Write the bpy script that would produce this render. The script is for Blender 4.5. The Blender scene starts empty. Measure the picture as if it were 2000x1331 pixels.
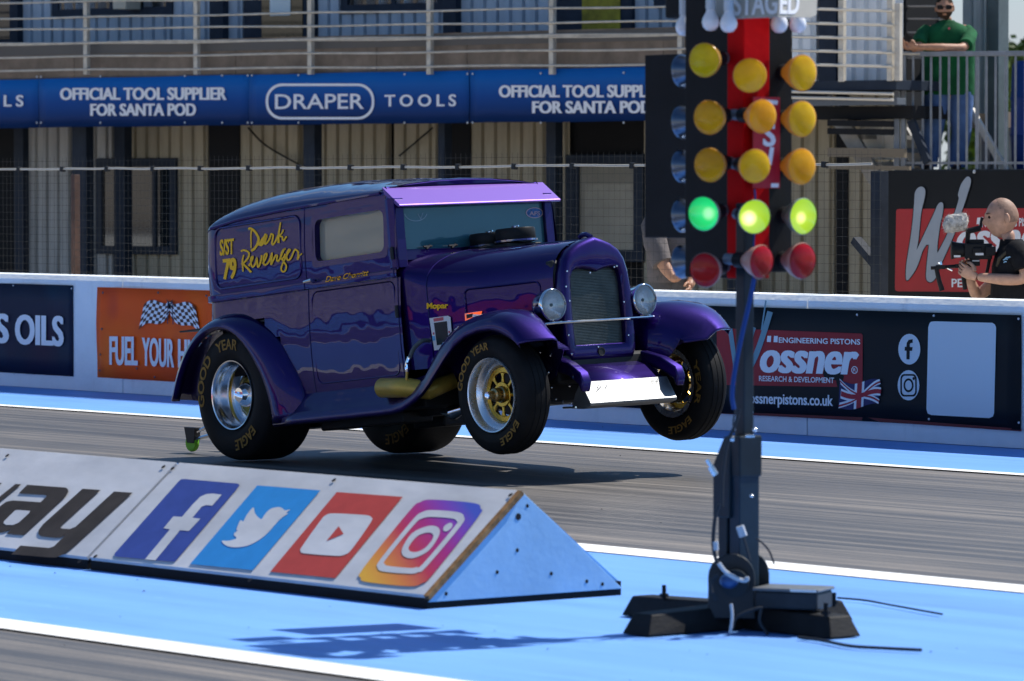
import bpy, bmesh, math, random
from mathutils import Vector, Matrix
R = math.radians
S = bpy.context.scene
COL = S.collection
rnd = random.Random(7)

# ------------------------------------------------------------------ camera
F_PX, CXP, CYP, CAM_H = 9000.0, 1000.0, 665.5, 1.6
PHI = math.atan(7210 / F_PX); ALT = math.atan((CYP - 370) / F_PX)
FWD0 = Vector((-math.cos(PHI), math.sin(PHI), 0)); RGT = Vector((math.sin(PHI), math.cos(PHI), 0)); UPZ = Vector((0, 0, 1))
FWD = FWD0 * math.cos(ALT) - UPZ * math.sin(ALT); UPC = FWD0 * math.sin(ALT) + UPZ * math.cos(ALT)
CAM = Vector((0, 0, CAM_H))
cd = bpy.data.cameras.new('camera'); co = bpy.data.objects.new('camera', cd); COL.objects.link(co)
cd.sensor_width = 36.0; cd.lens = 36.0 * F_PX / 2000.0
cd.clip_start = 0.5; cd.clip_end = 3000
co.matrix_world = Matrix(((RGT.x, UPC.x, -FWD.x, CAM.x), (RGT.y, UPC.y, -FWD.y, CAM.y), (RGT.z, UPC.z, -FWD.z, CAM.z), (0, 0, 0, 1)))
cd.dof.use_dof = True; cd.dof.focus_distance = 26.8; cd.dof.aperture_fstop = 6.3; cd.dof.aperture_blades = 9
S.camera = co

# ------------------------------------------------------------------ light
SUN_DIR = Vector((0.14, 0.73, 1.0)).normalized()
SUN_EL = math.asin(SUN_DIR.z); SUN_AZ = math.atan2(SUN_DIR.x, SUN_DIR.y)
W = bpy.data.worlds.new('World'); S.world = W; W.use_nodes = True
nt = W.node_tree; bg = nt.nodes['Background']
sky = nt.nodes.new('ShaderNodeTexSky'); sky.sky_type = 'NISHITA'; sky.sun_disc = False
sky.sun_elevation = SUN_EL; sky.sun_rotation = SUN_AZ; sky.air_density = 1.0; sky.dust_density = 0.25; sky.ozone_density = 3.0
geo = nt.nodes.new('ShaderNodeTexCoord'); nz = nt.nodes.new('ShaderNodeTexNoise'); mp = nt.nodes.new('ShaderNodeMapping')
mp.inputs['Scale'].default_value = (2.2, 2.2, 6.0); nz.inputs['Scale'].default_value = 1.6; nz.inputs['Detail'].default_value = 7; nz.inputs['Roughness'].default_value = .58
cr = nt.nodes.new('ShaderNodeValToRGB'); cr.color_ramp.elements[0].position = .58; cr.color_ramp.elements[1].position = .72
mx = nt.nodes.new('ShaderNodeMix'); mx.data_type = 'RGBA'; mx.inputs['B'].default_value = (5.0, 5.3, 5.8, 1)
nt.links.new(geo.outputs['Generated'], mp.inputs['Vector']); nt.links.new(mp.outputs['Vector'], nz.inputs['Vector'])
nt.links.new(nz.outputs['Fac'], cr.inputs['Fac']); 
hz = nt.nodes.new('ShaderNodeSeparateXYZ'); hr = nt.nodes.new('ShaderNodeValToRGB'); hm = nt.nodes.new('ShaderNodeMath'); hm.operation = 'MAXIMUM'   # pale haze low on the horizon
hr.color_ramp.elements[0].position = .035; hr.color_ramp.elements[0].color = (.85, .85, .85, 1); hr.color_ramp.elements[1].position = .085; hr.color_ramp.elements[1].color = (0, 0, 0, 1)
nt.links.new(geo.outputs['Generated'], hz.inputs[0]); nt.links.new(hz.outputs['Z'], hr.inputs[0]); nt.links.new(hr.outputs['Color'], hm.inputs[0]); nt.links.new(cr.outputs['Color'], hm.inputs[1]); nt.links.new(hm.outputs[0], mx.inputs['Factor'])
tn = nt.nodes.new('ShaderNodeMix'); tn.data_type = 'RGBA'; tn.blend_type = 'MULTIPLY'; tn.inputs['Factor'].default_value = 1; tn.inputs['B'].default_value = (.70, .95, 1.12, 1)
nt.links.new(sky.outputs['Color'], tn.inputs['A']); nt.links.new(tn.outputs['Result'], mx.inputs['A']); nt.links.new(mx.outputs['Result'], bg.inputs['Color'])
bg.inputs['Strength'].default_value = 0.085
sl = bpy.data.lights.new('sun', 'SUN'); sl.energy = 5.0; sl.angle = R(.53); sl.color = (1, .95, .87)
so = bpy.data.objects.new('sun', sl); COL.objects.link(so); so.rotation_euler = SUN_DIR.to_track_quat('Z', 'Y').to_euler(); so.location = (0, 0, 30)
S.view_settings.view_transform = 'Standard'; S.view_settings.look = 'None'; S.view_settings.exposure = 0.4; S.view_settings.gamma = 1
S.cycles.max_bounces = 8; S.cycles.transparent_max_bounces = 16; S.cycles.caustics_reflective = False; S.cycles.caustics_refractive = False

# ------------------------------------------------------------------ pixel rays -> points on real planes (2000 x 1331 photograph pixels)
def ray(x, y): return FWD + RGT * ((x - CXP) / F_PX) - UPC * ((y - CYP) / F_PX)
def on_plane(x, y, p, n):
    d = ray(x, y); return CAM + d * ((Vector(p) - CAM).dot(Vector(n)) / d.dot(Vector(n)))
def gnd(x, y, z=0.0): return on_plane(x, y, (0, 0, z), (0, 0, 1))
def ply(x, y, Y): return on_plane(x, y, (0, Y, 0), (0, 1, 0))
def plx(x, y, X): return on_plane(x, y, (X, 0, 0), (1, 0, 0))
def pdep(x, y, d): return on_plane(x, y, CAM + FWD0 * d, FWD0)

# ------------------------------------------------------------------ materials
MATS = {}
def mat(name, col, rough=.5, metal=0.0, var=.0, vscale=6.0, coat=0.0, bump=0.0, bscale=60.0, stretch=(1, 1, 1), emis=None, estr=0.0, spec=None, trans=0.0, coords='Object', alpha=None, rvar=0.0, detail=5.0, col2=None):
    if name in MATS: return MATS[name]
    m = bpy.data.materials.new(name); m.use_nodes = True; n = m.node_tree; b = n.nodes['Principled BSDF']; L = n.links
    b.inputs['Base Color'].default_value = (*col, 1); b.inputs['Roughness'].default_value = rough; b.inputs['Metallic'].default_value = metal
    b.inputs['Coat Weight'].default_value = coat; b.inputs['Coat Roughness'].default_value = .04
    if spec is None and not metal and not coat: spec = .12 if max(col) < .06 else .28
    if spec is not None: b.inputs['Specular IOR Level'].default_value = spec
    if trans: b.inputs['Transmission Weight'].default_value = trans
    if emis: b.inputs['Emission Color'].default_value = (*emis, 1); b.inputs['Emission Strength'].default_value = estr
    if var or bump or rvar:
        tc = n.nodes.new('ShaderNodeTexCoord'); mpn = n.nodes.new('ShaderNodeMapping'); mpn.inputs['Scale'].default_value = stretch
        L.new(tc.outputs[coords], mpn.inputs['Vector'])
    if var or rvar:
        z = n.nodes.new('ShaderNodeTexNoise'); z.inputs['Scale'].default_value = vscale; z.inputs['Detail'].default_value = detail; z.inputs['Roughness'].default_value = .62
        L.new(mpn.outputs['Vector'], z.inputs['Vector'])
        if var:
            r = n.nodes.new('ShaderNodeValToRGB'); r.color_ramp.elements[0].position = .3; r.color_ramp.elements[1].position = .7
            lo = col2 if col2 else tuple(max(0, c * (1 - var)) for c in col); hi = tuple(min(1, c * (1 + var * .6)) for c in col) if not col2 else col
            r.color_ramp.elements[0].color = (*lo, 1); r.color_ramp.elements[1].color = (*hi, 1)
            L.new(z.outputs['Fac'], r.inputs['Fac']); L.new(r.outputs['Color'], b.inputs['Base Color'])
        if rvar:
            mr = n.nodes.new('ShaderNodeMapRange'); mr.inputs['From Min'].default_value = .3; mr.inputs['From Max'].default_value = .7
            mr.inputs['To Min'].default_value = max(.02, rough - rvar); mr.inputs['To Max'].default_value = min(1, rough + rvar)
            L.new(z.outputs['Fac'], mr.inputs['Value']); L.new(mr.outputs['Result'], b.inputs['Roughness'])
    if bump:
        z2 = n.nodes.new('ShaderNodeTexNoise'); z2.inputs['Scale'].default_value = bscale; z2.inputs['Detail'].default_value = 4
        L.new(mpn.outputs['Vector'], z2.inputs['Vector']); bp = n.nodes.new('ShaderNodeBump'); bp.inputs['Strength'].default_value = bump; bp.inputs['Distance'].default_value = .02
        L.new(z2.outputs['Fac'], bp.inputs['Height']); L.new(bp.outputs['Normal'], b.inputs['Normal'])
    MATS[name] = m; return m

def glass(name, tint, refl_rough=.02, clear=.6):
    """thin pane: part clear, part mirror by Fresnel"""
    if name in MATS: return MATS[name]
    m = bpy.data.materials.new(name); m.use_nodes = True; n = m.node_tree; L = n.links
    out = n.nodes['Material Output']; n.nodes.remove(n.nodes['Principled BSDF'])
    t = n.nodes.new('ShaderNodeBsdfTransparent'); t.inputs['Color'].default_value = (*tint, 1)
    g = n.nodes.new('ShaderNodeBsdfGlossy'); g.inputs['Roughness'].default_value = refl_rough
    fr = n.nodes.new('ShaderNodeFresnel'); fr.inputs['IOR'].default_value = 1.5
    ma = n.nodes.new('ShaderNodeMath'); ma.operation = 'MULTIPLY_ADD'; ma.inputs[1].default_value = 1.6; ma.inputs[2].default_value = 1 - clear if clear < .5 else .02
    x = n.nodes.new('ShaderNodeMixShader'); L.new(fr.outputs[0], ma.inputs[0]); L.new(ma.outputs[0], x.inputs[0]); L.new(t.outputs[0], x.inputs[1]); L.new(g.outputs[0], x.inputs[2]); L.new(x.outputs[0], out.inputs[0])
    MATS[name] = m; return m

# ------------------------------------------------------------------ mesh builder
class MB:
    def __init__(s): s.v = []; s.f = []; s.T = None
    def add(s, vs, fs):
        b = len(s.v); s.v += [tuple(s.T @ Vector(p)) if s.T else tuple(p) for p in vs]; s.f += [tuple(b + i for i in f) for f in fs]; return s
    def box(s, x0, x1, y0, y1, z0, z1):
        return s.add([(x0, y0, z0), (x1, y0, z0), (x1, y1, z0), (x0, y1, z0), (x0, y0, z1), (x1, y0, z1), (x1, y1, z1), (x0, y1, z1)],
                     [(3, 2, 1, 0), (4, 5, 6, 7), (0, 1, 5, 4), (1, 2, 6, 5), (2, 3, 7, 6), (3, 0, 4, 7)])
    def quad(s, a, b, c, d): return s.add([a, b, c, d], [(0, 1, 2, 3)])
    def prism(s, poly, fn, d0, d1):
        """poly: 2D points; fn(u, v, d) -> 3D"""
        n = len(poly); vs = [fn(u, v, d0) for u, v in poly] + [fn(u, v, d1) for u, v in poly]
        return s.add(vs, [tuple(range(n - 1, -1, -1)), tuple(range(n, 2 * n))] + [(i, (i + 1) % n, n + (i + 1) % n, n + i) for i in range(n)])
    def loft(s, rings, closed=True, cap=False, loop=False):
        n = len(rings[0]); m = len(rings); vs = [p for r in rings for p in r]; fs = []
        for i in range(m if loop else m - 1):
            i2 = (i + 1) % m
            for j in range(n if closed else n - 1):
                k = (j + 1) % n; fs.append((i * n + j, i * n + k, i2 * n + k, i2 * n + j))
        if cap and closed: fs += [tuple(range(n - 1, -1, -1)), tuple((m - 1) * n + j for j in range(n))]
        return s.add(vs, fs)
    def tube(s, path, r, n=8, cap=True, closed=False):
        P = [Vector(p) for p in path]; rings = []; m = len(P)
        rr = r if isinstance(r, (list, tuple)) else [r] * m
        nrm = None
        for i in range(m):
            if closed: t = (P[(i + 1) % m] - P[i - 1]).normalized()
            else: t = (P[min(i + 1, m - 1)] - P[max(i - 1, 0)]).normalized()
            if nrm is None: nrm = t.orthogonal().normalized()
            nrm = (nrm - t * nrm.dot(t)).normalized(); bn = t.cross(nrm)
            rings.append([tuple(P[i] + nrm * (rr[i] * math.cos(2 * math.pi * k / n)) + bn * (rr[i] * math.sin(2 * math.pi * k / n))) for k in range(n)])
        return s.loft(rings, True, cap and not closed, closed)
    def bar(s, a, b, w, h=None):
        """square bar from a to b"""
        a, b = Vector(a), Vector(b); h = h or w; t = (b - a).normalized(); u = t.cross(Vector((0, 0, 1)))
        u = Vector((1, 0, 0)) if u.length < 1e-4 else u.normalized(); v = u.cross(t).normalized()
        q = [u * (i * w / 2) + v * (j * h / 2) for i, j in ((-1, -1), (1, -1), (1, 1), (-1, 1))]
        return s.loft([[tuple(a + k) for k in q], [tuple(b + k) for k in q]], True, True)
    def lathe(s, prof, o, axis, n=32, a0=0, full=True):
        """prof: (radius, along-axis) list"""
        o = Vector(o); ax = Vector(axis).normalized(); u = ax.orthogonal().normalized(); w = ax.cross(u); rings = []
        for k in range(n):
            a = a0 + 2 * math.pi * k / n; d = u * math.cos(a) + w * math.sin(a); rings.append([tuple(o + d * r + ax * h) for r, h in prof])
        return s.loft(rings, False, False, True)
    def disc(s, o, axis, r, n=24, r2=None):
        o = Vector(o); ax = Vector(axis).normalized(); u = ax.orthogonal().normalized(); w = ax.cross(u); r2 = r2 or r
        return s.add([tuple(o + u * (r * math.cos(2 * math.pi * k / n)) + w * (r2 * math.sin(2 * math.pi * k / n))) for k in range(n)], [tuple(range(n))])
    def sphere(s, o, r, nu=16, nv=10, sc=(1, 1, 1)):
        rings = []
        for i in range(nv + 1):
            a = math.pi * i / nv; rings.append([(o[0] + r * sc[0] * math.sin(a) * math.cos(2 * math.pi * j / nu), o[1] + r * sc[1] * math.sin(a) * math.sin(2 * math.pi * j / nu), o[2] - r * sc[2] * math.cos(a)) for j in range(nu)])
        return s.loft(rings)

MW = {}
def link(o, parent):
    COL.objects.link(o)
    if parent is not None: o.parent = parent
    return o
def tag(o, label=None, cat=None, group=None, kind=None):
    if label: o['label'] = label
    if cat: o['category'] = cat
    if group: o['group'] = group
    if kind: o['kind'] = kind
    return o
def obj(name, mb, m, parent=None, smooth=False, bevel=0.0, seg=2, solid=0.0, sub=0, angle=35, offset=-1.0, merge=True):
    """links one builder as ONE mesh object in its parent's space"""
    me = bpy.data.meshes.new(name); me.from_pydata(mb.v, [], mb.f)
    bm = bmesh.new(); bm.from_mesh(me)
    if merge: bmesh.ops.remove_doubles(bm, verts=bm.verts, dist=1e-6)
    bad = [f for f in bm.faces if f.calc_area() < 1e-12]
    if bad: bmesh.ops.delete(bm, geom=bad, context='FACES')
    bmesh.ops.recalc_face_normals(bm, faces=bm.faces)
    bm.to_mesh(me); bm.free()
    me.materials.append(m)
    o = link(bpy.data.objects.new(name, me), parent)
    if smooth:
        me.polygons.foreach_set('use_smooth', [True] * len(me.polygons))
        me.set_sharp_from_angle(angle=R(angle))
    if sub: q = o.modifiers.new('sub', 'SUBSURF'); q.levels = sub; q.render_levels = sub
    if solid: q = o.modifiers.new('solid', 'SOLIDIFY'); q.thickness = solid; q.offset = offset
    if bevel:
        q = o.modifiers.new('bevel', 'BEVEL'); q.width = bevel; q.segments = seg; q.limit_method = 'ANGLE'; q.angle_limit = R(40); q.harden_normals = False
    return o
def thing(name, label, cat, loc=(0, 0, 0), M=None, group=None, kind=None):
    o = bpy.data.objects.new(name, None); COL.objects.link(o); o.empty_display_size = .2
    o.matrix_world = M if M is not None else Matrix.Translation(Vector(loc))
    MW[o.name] = o.matrix_world.copy()
    return tag(o, label, cat, group, kind)
def into(t, p):
    """world point -> the thing's own space"""
    return MW[t.name].inverted() @ Vector(p)
def localise(mb, t):
    I = MW[t.name].inverted(); mb.v = [tuple(I @ Vector(p)) for p in mb.v]; return mb

# ------------------------------------------------------------------ lettering
_TX = {}
def text2d(body, bold=0.0, shear=0.0, spacing=1.0):
    k = (body, bold, shear, spacing)
    if k in _TX: return _TX[k]
    cu = bpy.data.curves.new('lettering_source', 'FONT'); cu.body = body; cu.offset = min(bold, .016); cu.shear = shear; cu.space_character = spacing; cu.resolution_u = 4
    ob = bpy.data.objects.new('lettering_source', cu); COL.objects.link(ob)
    dg = bpy.context.evaluated_depsgraph_get(); me = bpy.data.meshes.new_from_object(ob.evaluated_get(dg))
    vs = [(v.co.x, v.co.y) for v in me.vertices]; fs = [tuple(p.vertices) for p in me.polygons]
    bpy.data.objects.remove(ob); bpy.data.curves.remove(cu); bpy.data.meshes.remove(me)
    # heavier faces: copies shifted sideways, each a hair further out so no two share a plane
    extra = max(0.0, bold - .016); lay = [(0.0, 0)] if extra == 0 else ([(-extra, 0), (0.0, 1), (extra, 2)] if extra < .04 else [(-extra, 0), (-extra / 3, 1), (extra / 3, 2), (extra, 3)])
    V = []; Fc = []
    for dx, l in lay:
        b = len(V); V += [(x + dx, y, l) for x, y in vs]; Fc += [tuple(b + i for i in f) for f in fs]
    x0 = min(v[0] for v in V); x1 = max(v[0] for v in V)
    _TX[k] = (V, Fc, x0, x1); return _TX[k]
def letter(mb, body, fn, x0, x1, y0, h, bold=0.0, shear=0.0, spacing=1.0, cap=.72, step=.0004):
    """writes body so that it fills x0..x1, baseline y0, capital height h; fn(u, v, d) -> 3D"""
    V, Fc, a, b = text2d(body, bold, shear, spacing); sx = (x1 - x0) / (b - a); sy = h / cap
    mb.add([fn(x0 + (x - a) * sx, y0 + y * sy, l * step) for x, y, l in V], Fc); return mb
def stroke(mb, pts, w, fn, d=0.0, closed=False, taper=None):
    """a mitred flat brush stroke through 2D pts; fn(u, v, d) -> 3D"""
    P = [Vector(p) for p in pts]; n = len(P); vs = []
    for i in range(n):
        a = P[i - 1] if (i > 0 or closed) else P[i]; c = P[(i + 1) % n] if (i < n - 1 or closed) else P[i]
        t1 = (P[i] - a); t2 = (c - P[i]); t1 = t1.normalized() if t1.length > 1e-9 else t2.normalized(); t2 = t2.normalized() if t2.length > 1e-9 else t1
        t = t1 + t2; t = t.normalized() if t.length > 1e-6 else t1
        nn = Vector((-t.y, t.x)); m = max(.5, abs(nn.dot(Vector((-t1.y, t1.x))))); ww = (w if taper is None else w * taper[i]) / 2 / m
        a_, b_ = P[i] + nn * ww, P[i] - nn * ww; vs += [fn(a_.x, a_.y, d), fn(b_.x, b_.y, d)]
    fs = [(2 * i, 2 * i + 1, 2 * i + 3, 2 * i + 2) for i in range(n - 1)]
    if closed: fs.append((2 * n - 2, 2 * n - 1, 1, 0))
    mb.add(vs, fs); return mb
def smooth_path(pts, k=6, closed=False):
    """Catmull-Rom through pts (any dimension)"""
    P = [Vector(p) for p in pts]; n = len(P); out = []
    for i in range(n if closed else n - 1):
        p0 = P[i - 1] if (i > 0 or closed) else P[i] * 2 - P[i + 1]; p1 = P[i]; p2 = P[(i + 1) % n]; p3 = P[(i + 2) % n] if (i + 2 < n or closed) else P[i + 1] * 2 - P[i]
        for j in range(k):
            t = j / k; out.append(tuple(.5 * ((2 * p1) + (p2 - p0) * t + (2 * p0 - 5 * p1 + 4 * p2 - p3) * t * t + (3 * p1 - p0 - 3 * p2 + p3) * t ** 3)))
    if not closed: out.append(tuple(P[-1]))
    return out
def rrect(x0, x1, y0, y1, r, k=5):
    o = []
    for cx, cy, a in ((x1 - r, y1 - r, 0), (x0 + r, y1 - r, 90), (x0 + r, y0 + r, 180), (x1 - r, y0 + r, 270)):
        o += [(cx + r * math.cos(R(a + 90 * i / k)), cy + r * math.sin(R(a + 90 * i / k))) for i in range(k + 1)]
    return o
def fill(mb, poly, fn, d=0.0):
    """flat polygon, possibly concave, as triangles"""
    from mathutils.geometry import tessellate_polygon
    tr = tessellate_polygon([[Vector((u, v, 0)) for u, v in poly]]); mb.add([fn(u, v, d) for u, v in poly], [tuple(t) for t in tr]); return mb
def ring2d(mb, outer, inner, fn, d=0.0):
    n = len(outer); mb.add([fn(u, v, d) for u, v in outer] + [fn(u, v, d) for u, v in inner], [(i, (i + 1) % n, n + (i + 1) % n, n + i) for i in range(n)]); return mb
# ------------------------------------------------------------------ ground, track, painted strips
def crop(ox, oy, s, pts): return [(ox + x / s, oy + y / s) for x, y in pts]
def asphalt(name, y0, y1, rubber=1.0):
    m = bpy.data.materials.new(name); m.use_nodes = True; n = m.node_tree; L = n.links; b = n.nodes['Principled BSDF']
    tc = n.nodes.new('ShaderNodeTexCoord'); sp = n.nodes.new('ShaderNodeSeparateXYZ'); L.new(tc.outputs['Object'], sp.inputs[0])
    def noise(scale, st, det=4, ro=.6):
        q = n.nodes.new('ShaderNodeMapping'); q.inputs['Scale'].default_value = st; L.new(tc.outputs['Object'], q.inputs[0])
        z = n.nodes.new('ShaderNodeTexNoise'); z.inputs['Scale'].default_value = scale; z.inputs['Detail'].default_value = det; z.inputs['Roughness'].default_value = ro; L.new(q.outputs[0], z.inputs['Vector']); return z.outputs['Fac']
    def math_(op, a, c=None, d=None):
        q = n.nodes.new('ShaderNodeMath'); q.operation = op
        for i, x in enumerate((a, c, d)):
            if x is None: continue
            if isinstance(x, (int, float)): q.inputs[i].default_value = x
            else: L.new(x, q.inputs[i])
        return q.outputs[0]
    # distance from the lane's middle: the rubbered groove is darker, the edges stay bare
    mid = (y0 + y1) / 2; hw = (y1 - y0) / 2
    dist = math_('ABSOLUTE', math_('DIVIDE', math_('SUBTRACT', sp.outputs['Y'], mid), hw))
    groove = n.nodes.new('ShaderNodeValToRGB'); e = groove.color_ramp.elements; e[0].position = .0; e[0].color = (.55,) * 3 + (1,); e[1].position = 1.0; e[1].color = (1, 1, 1, 1)
    for ps, v in ((.22, .62), (.38, .42), (.55, .48), (.8, .62), (.93, .72)):
        k = e.new(ps); k.color = (v, v, v, 1)
    L.new(dist, groove.inputs[0])
    st = noise(1.0, (.05, 9, 1), 6, .65); st2 = noise(1.0, (.22, 34, 1), 5, .7); fi = noise(90, (1, 1, 1), 3)
    s = math_('ADD', math_('MULTIPLY', st, .55), math_('ADD', math_('MULTIPLY', st2, .5), math_('ADD', math_('MULTIPLY', fi, .16), math_('MULTIPLY', noise(1.0, (.5, 2.6, 1), 8, .7), .22))))
    t = math_('ADD', math_('MULTIPLY', groove.outputs['Color'], .62 * rubber), math_('SUBTRACT', math_('MULTIPLY', s, 2.5), 1.58))
    cr = n.nodes.new('ShaderNodeValToRGB'); c = cr.color_ramp.elements
    c[0].position = 0.0; c[0].color = (.022, .021, .022, 1); c[1].position = 1.0; c[1].color = (.27, .238, .205, 1)
    for ps, v in ((.25, (.040, .039, .040)), (.5, (.082, .078, .076)), (.75, (.155, .140, .127))):
        k = c.new(ps); k.color = (*v, 1)
    L.new(t, cr.inputs[0]); L.new(cr.outputs[0], b.inputs['Base Color'])
    mr = n.nodes.new('ShaderNodeMapRange'); mr.inputs['To Min'].default_value = .36; mr.inputs['To Max'].default_value = .72; L.new(t, mr.inputs['Value']); L.new(mr.outputs[0], b.inputs['Roughness'])
    bp = n.nodes.new('ShaderNodeBump'); bp.inputs['Strength'].default_value = .35; bp.inputs['Distance'].default_value = .004; L.new(math_('ADD', math_('MULTIPLY', fi, .6), st2), bp.inputs['Height']); L.new(bp.outputs[0], b.inputs['Normal'])
    return m
def paint(name, col, dirt=(.08, .1, .12), amount=.35, lines=True):
    """worn floor paint with streaks, scuffs and rubber specks"""
    m = bpy.data.materials.new(name); m.use_nodes = True; n = m.node_tree; L = n.links; b = n.nodes['Principled BSDF']; b.inputs['Roughness'].default_value = .55
    tc = n.nodes.new('ShaderNodeTexCoord')
    def noise(scale, st, det, lo, hi):
        q = n.nodes.new('ShaderNodeMapping'); q.inputs['Scale'].default_value = st; L.new(tc.outputs['Object'], q.inputs[0])
        z = n.nodes.new('ShaderNodeTexNoise'); z.inputs['Scale'].default_value = scale; z.inputs['Detail'].default_value = det; z.inputs['Roughness'].default_value = .65; L.new(q.outputs[0], z.inputs['Vector'])
        r = n.nodes.new('ShaderNodeMapRange'); r.inputs['From Min'].default_value = lo; r.inputs['From Max'].default_value = hi; L.new(z.outputs['Fac'], r.inputs['Value']); return r.outputs[0]
    def mixc(fac, a, bcol, k):
        q = n.nodes.new('ShaderNodeMath'); q.operation = 'MULTIPLY'; q.inputs[1].default_value = k; L.new(fac, q.inputs[0])
        x = n.nodes.new('ShaderNodeMix'); x.data_type = 'RGBA'; L.new(q.outputs[0], x.inputs['Factor']); x.inputs['B'].default_value = (*bcol, 1)
        if isinstance(a, tuple): x.inputs['A'].default_value = (*a, 1)
        else: L.new(a, x.inputs['A'])
        return x.outputs['Result']
    c = mixc(noise(1, (.35, 5, 1), 6, .35, .75), col, tuple(min(1, x * 1.22 + .02) for x in col), .8)
    c = mixc(noise(1, (.6, 2.2, 1), 7, .5, .8), c, tuple(x * .72 for x in col), .55)
    c = mixc(noise(38, (1, 1, 1), 2, .70, .76), c, dirt, amount)
    c = mixc(noise(1.0, (.3, 3.0, 1), 8, .64, .74), c, dirt, amount * .7)
    c = mixc(noise(1.0, (.12, 1.1, 1), 5, .56, .70), c, tuple(x * .62 for x in col), .5)
    c = mixc(noise(7, (.5, 1.6, 1), 6, .62, .70), c, tuple(min(1, x * 1.3 + .04) for x in col), .5)
    L.new(c, b.inputs['Base Color'])
    z = n.nodes.new('ShaderNodeTexNoise'); z.inputs['Scale'].default_value = 160; L.new(tc.outputs['Object'], z.inputs['Vector'])
    bp = n.nodes.new('ShaderNodeBump'); bp.inputs['Strength'].default_value = .25; bp.inputs['Distance'].default_value = .003; L.new(z.outputs['Fac'], bp.inputs['Height']); L.new(bp.outputs[0], b.inputs['Normal'])
    return m
def sheet(name, x0, x1, y0, y1, z, m):
    mb = MB(); mb.quad((x0, y0, z), (x1, y0, z), (x1, y1, z), (x0, y1, z)); o = obj(name, mb, m); o['kind'] = 'structure'; return o
sheet('apron', -160, 60, 20.5, 60, -.006, mat('pale_concrete_yard', (.44, .385, .31), .85, var=.25, vscale=1.2, bump=.2, bscale=20))
BLUE = paint('blue_track_paint', (.120, .305, .72)); WHITE = paint('white_line_paint', (.80, .80, .78), (.2, .19, .18), .5)
sheet('ground', -900, 700, -700, 900, -.012, mat('rough_ground', (.10, .105, .09), .9, var=.4, vscale=.8, bump=.4, bscale=30))
sheet('track_far', -160, 60, 13.15, 18.42, -.008, asphalt('rubbered_asphalt', 13.15, 18.42))
sheet('track_near', -160, 60, 4.0, 9.16, -.008, asphalt('near_asphalt', 4.0, 9.16))
sheet('runoff_far', -160, 60, 18.40, 20.5, -.004, BLUE)
sheet('median', -160, 60, 9.12, 13.18, -.004, BLUE)
sheet('runoff_near', -160, 60, 2.0, 4.04, -.004, BLUE)
for i, (a, c) in enumerate(((18.335, 18.455), (12.99, 13.245), (9.03, 9.24), (3.93, 4.13))):
    sheet('white_line', -160, 60, a, c, 0.0, WHITE)
# ------------------------------------------------------------------ concrete wall and its banners
YW = 20.22; WALL_H = .91
def stained_white():
    m = mat('painted_concrete', (.82, .86, .89), .7, var=.10, vscale=1.5, bump=.25, bscale=25)
    n = m.node_tree; L = n.links; b = n.nodes['Principled BSDF']; src = b.inputs['Base Color'].links[0].from_socket
    tc = n.nodes.new('ShaderNodeTexCoord')
    for sc, st, lo, hi, col, k in ((1, (3.2, 1, .55), .60, .78, (.30, .34, .38), .55), (1, (9, 1, 2.2), .68, .74, (.06, .09, .14), .75), (20, (1, 1, 1), .70, .78, (.2, .22, .25), .6)):
        q = n.nodes.new('ShaderNodeMapping'); q.inputs['Scale'].default_value = st; L.new(tc.outputs['Object'], q.inputs[0])
        z = n.nodes.new('ShaderNodeTexNoise'); z.inputs['Scale'].default_value = sc; z.inputs['Detail'].default_value = 8; z.inputs['Roughness'].default_value = .62; L.new(q.outputs[0], z.inputs['Vector'])
        r = n.nodes.new('ShaderNodeMapRange'); r.inputs['From Min'].default_value = lo; r.inputs['From Max'].default_value = hi; r.inputs['To Max'].default_value = k; L.new(z.outputs['Fac'], r.inputs['Value'])
        x = n.nodes.new('ShaderNodeMix'); x.data_type = 'RGBA'; x.inputs['B'].default_value = (*col, 1); L.new(r.outputs[0], x.inputs['Factor']); L.new(src, x.inputs['A']); src = x.outputs['Result']
    L.new(src, b.inputs['Base Color']); MATS[m.name] = m; return m
WALLM = stained_white()
t = thing('barrier_wall', 'long white painted concrete barrier wall along the far side of the track', 'wall', (-27, YW, 0))
seam_x = ply(1577, 700, YW).x
cuts = [seam_x + 3.98 * k for k in range(-14, 4)]
mb = MB()
for a, c in zip(cuts[:-1], cuts[1:]):
    x0, x1 = a + 27 + .006, c + 27 - .006; h = WALL_H; ch = .035
    sec = [(.0, 0), (.0, h - ch), (ch, h), (.40 - ch, h), (.40, h - ch), (.40, 0)]
    mb.loft([[(x, y, z) for y, z in sec] for x in (x0, x1)], True, True)
obj('wall_block', mb, WALLM, t)
mb = MB()
for sx in (seam_x,):
    for dx in (-.045, .05):
        for z in (.13, .18, .80): mb.disc((sx + 27 + dx, -.002, z), (0, -1, 0), .011, 10)
obj('bolt_hole', mb, mat('dark_hole', (.02, .02, .025), .8), t)
def banner(name, label, x0, x1, z0, z1, m, Y=YW, th=.006, wav=.004):
    """a printed sheet fixed on the wall; its own space is x along the wall, z up, face at y=0 towards the track"""
    t = thing(name, label, 'banner', (x0, Y - th - .004, 0))
    mb = MB(); n = 36; rings = []
    for i in range(n + 1):
        u = (x1 - x0) * i / n
        rings.append([(u, wav * math.sin(7 * u + z * 9) * math.sin(2.3 * u + 1), z) for z in [z0 + (z1 - z0) * j / 5 for j in range(6)]])
    mb.loft(rings, False); o = obj('sheet', mb, m, t, smooth=True, solid=th, offset=-1)
    return t
def on_banner(t, Y=YW, lift=.010):
    """maps photograph pixels onto the banner's face"""
    def fn(px, py, d=0.0):
        p = ply(px, py, Y - .010 - lift - d); return tuple(p - MW[t.name].translation)
    return fn
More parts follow.
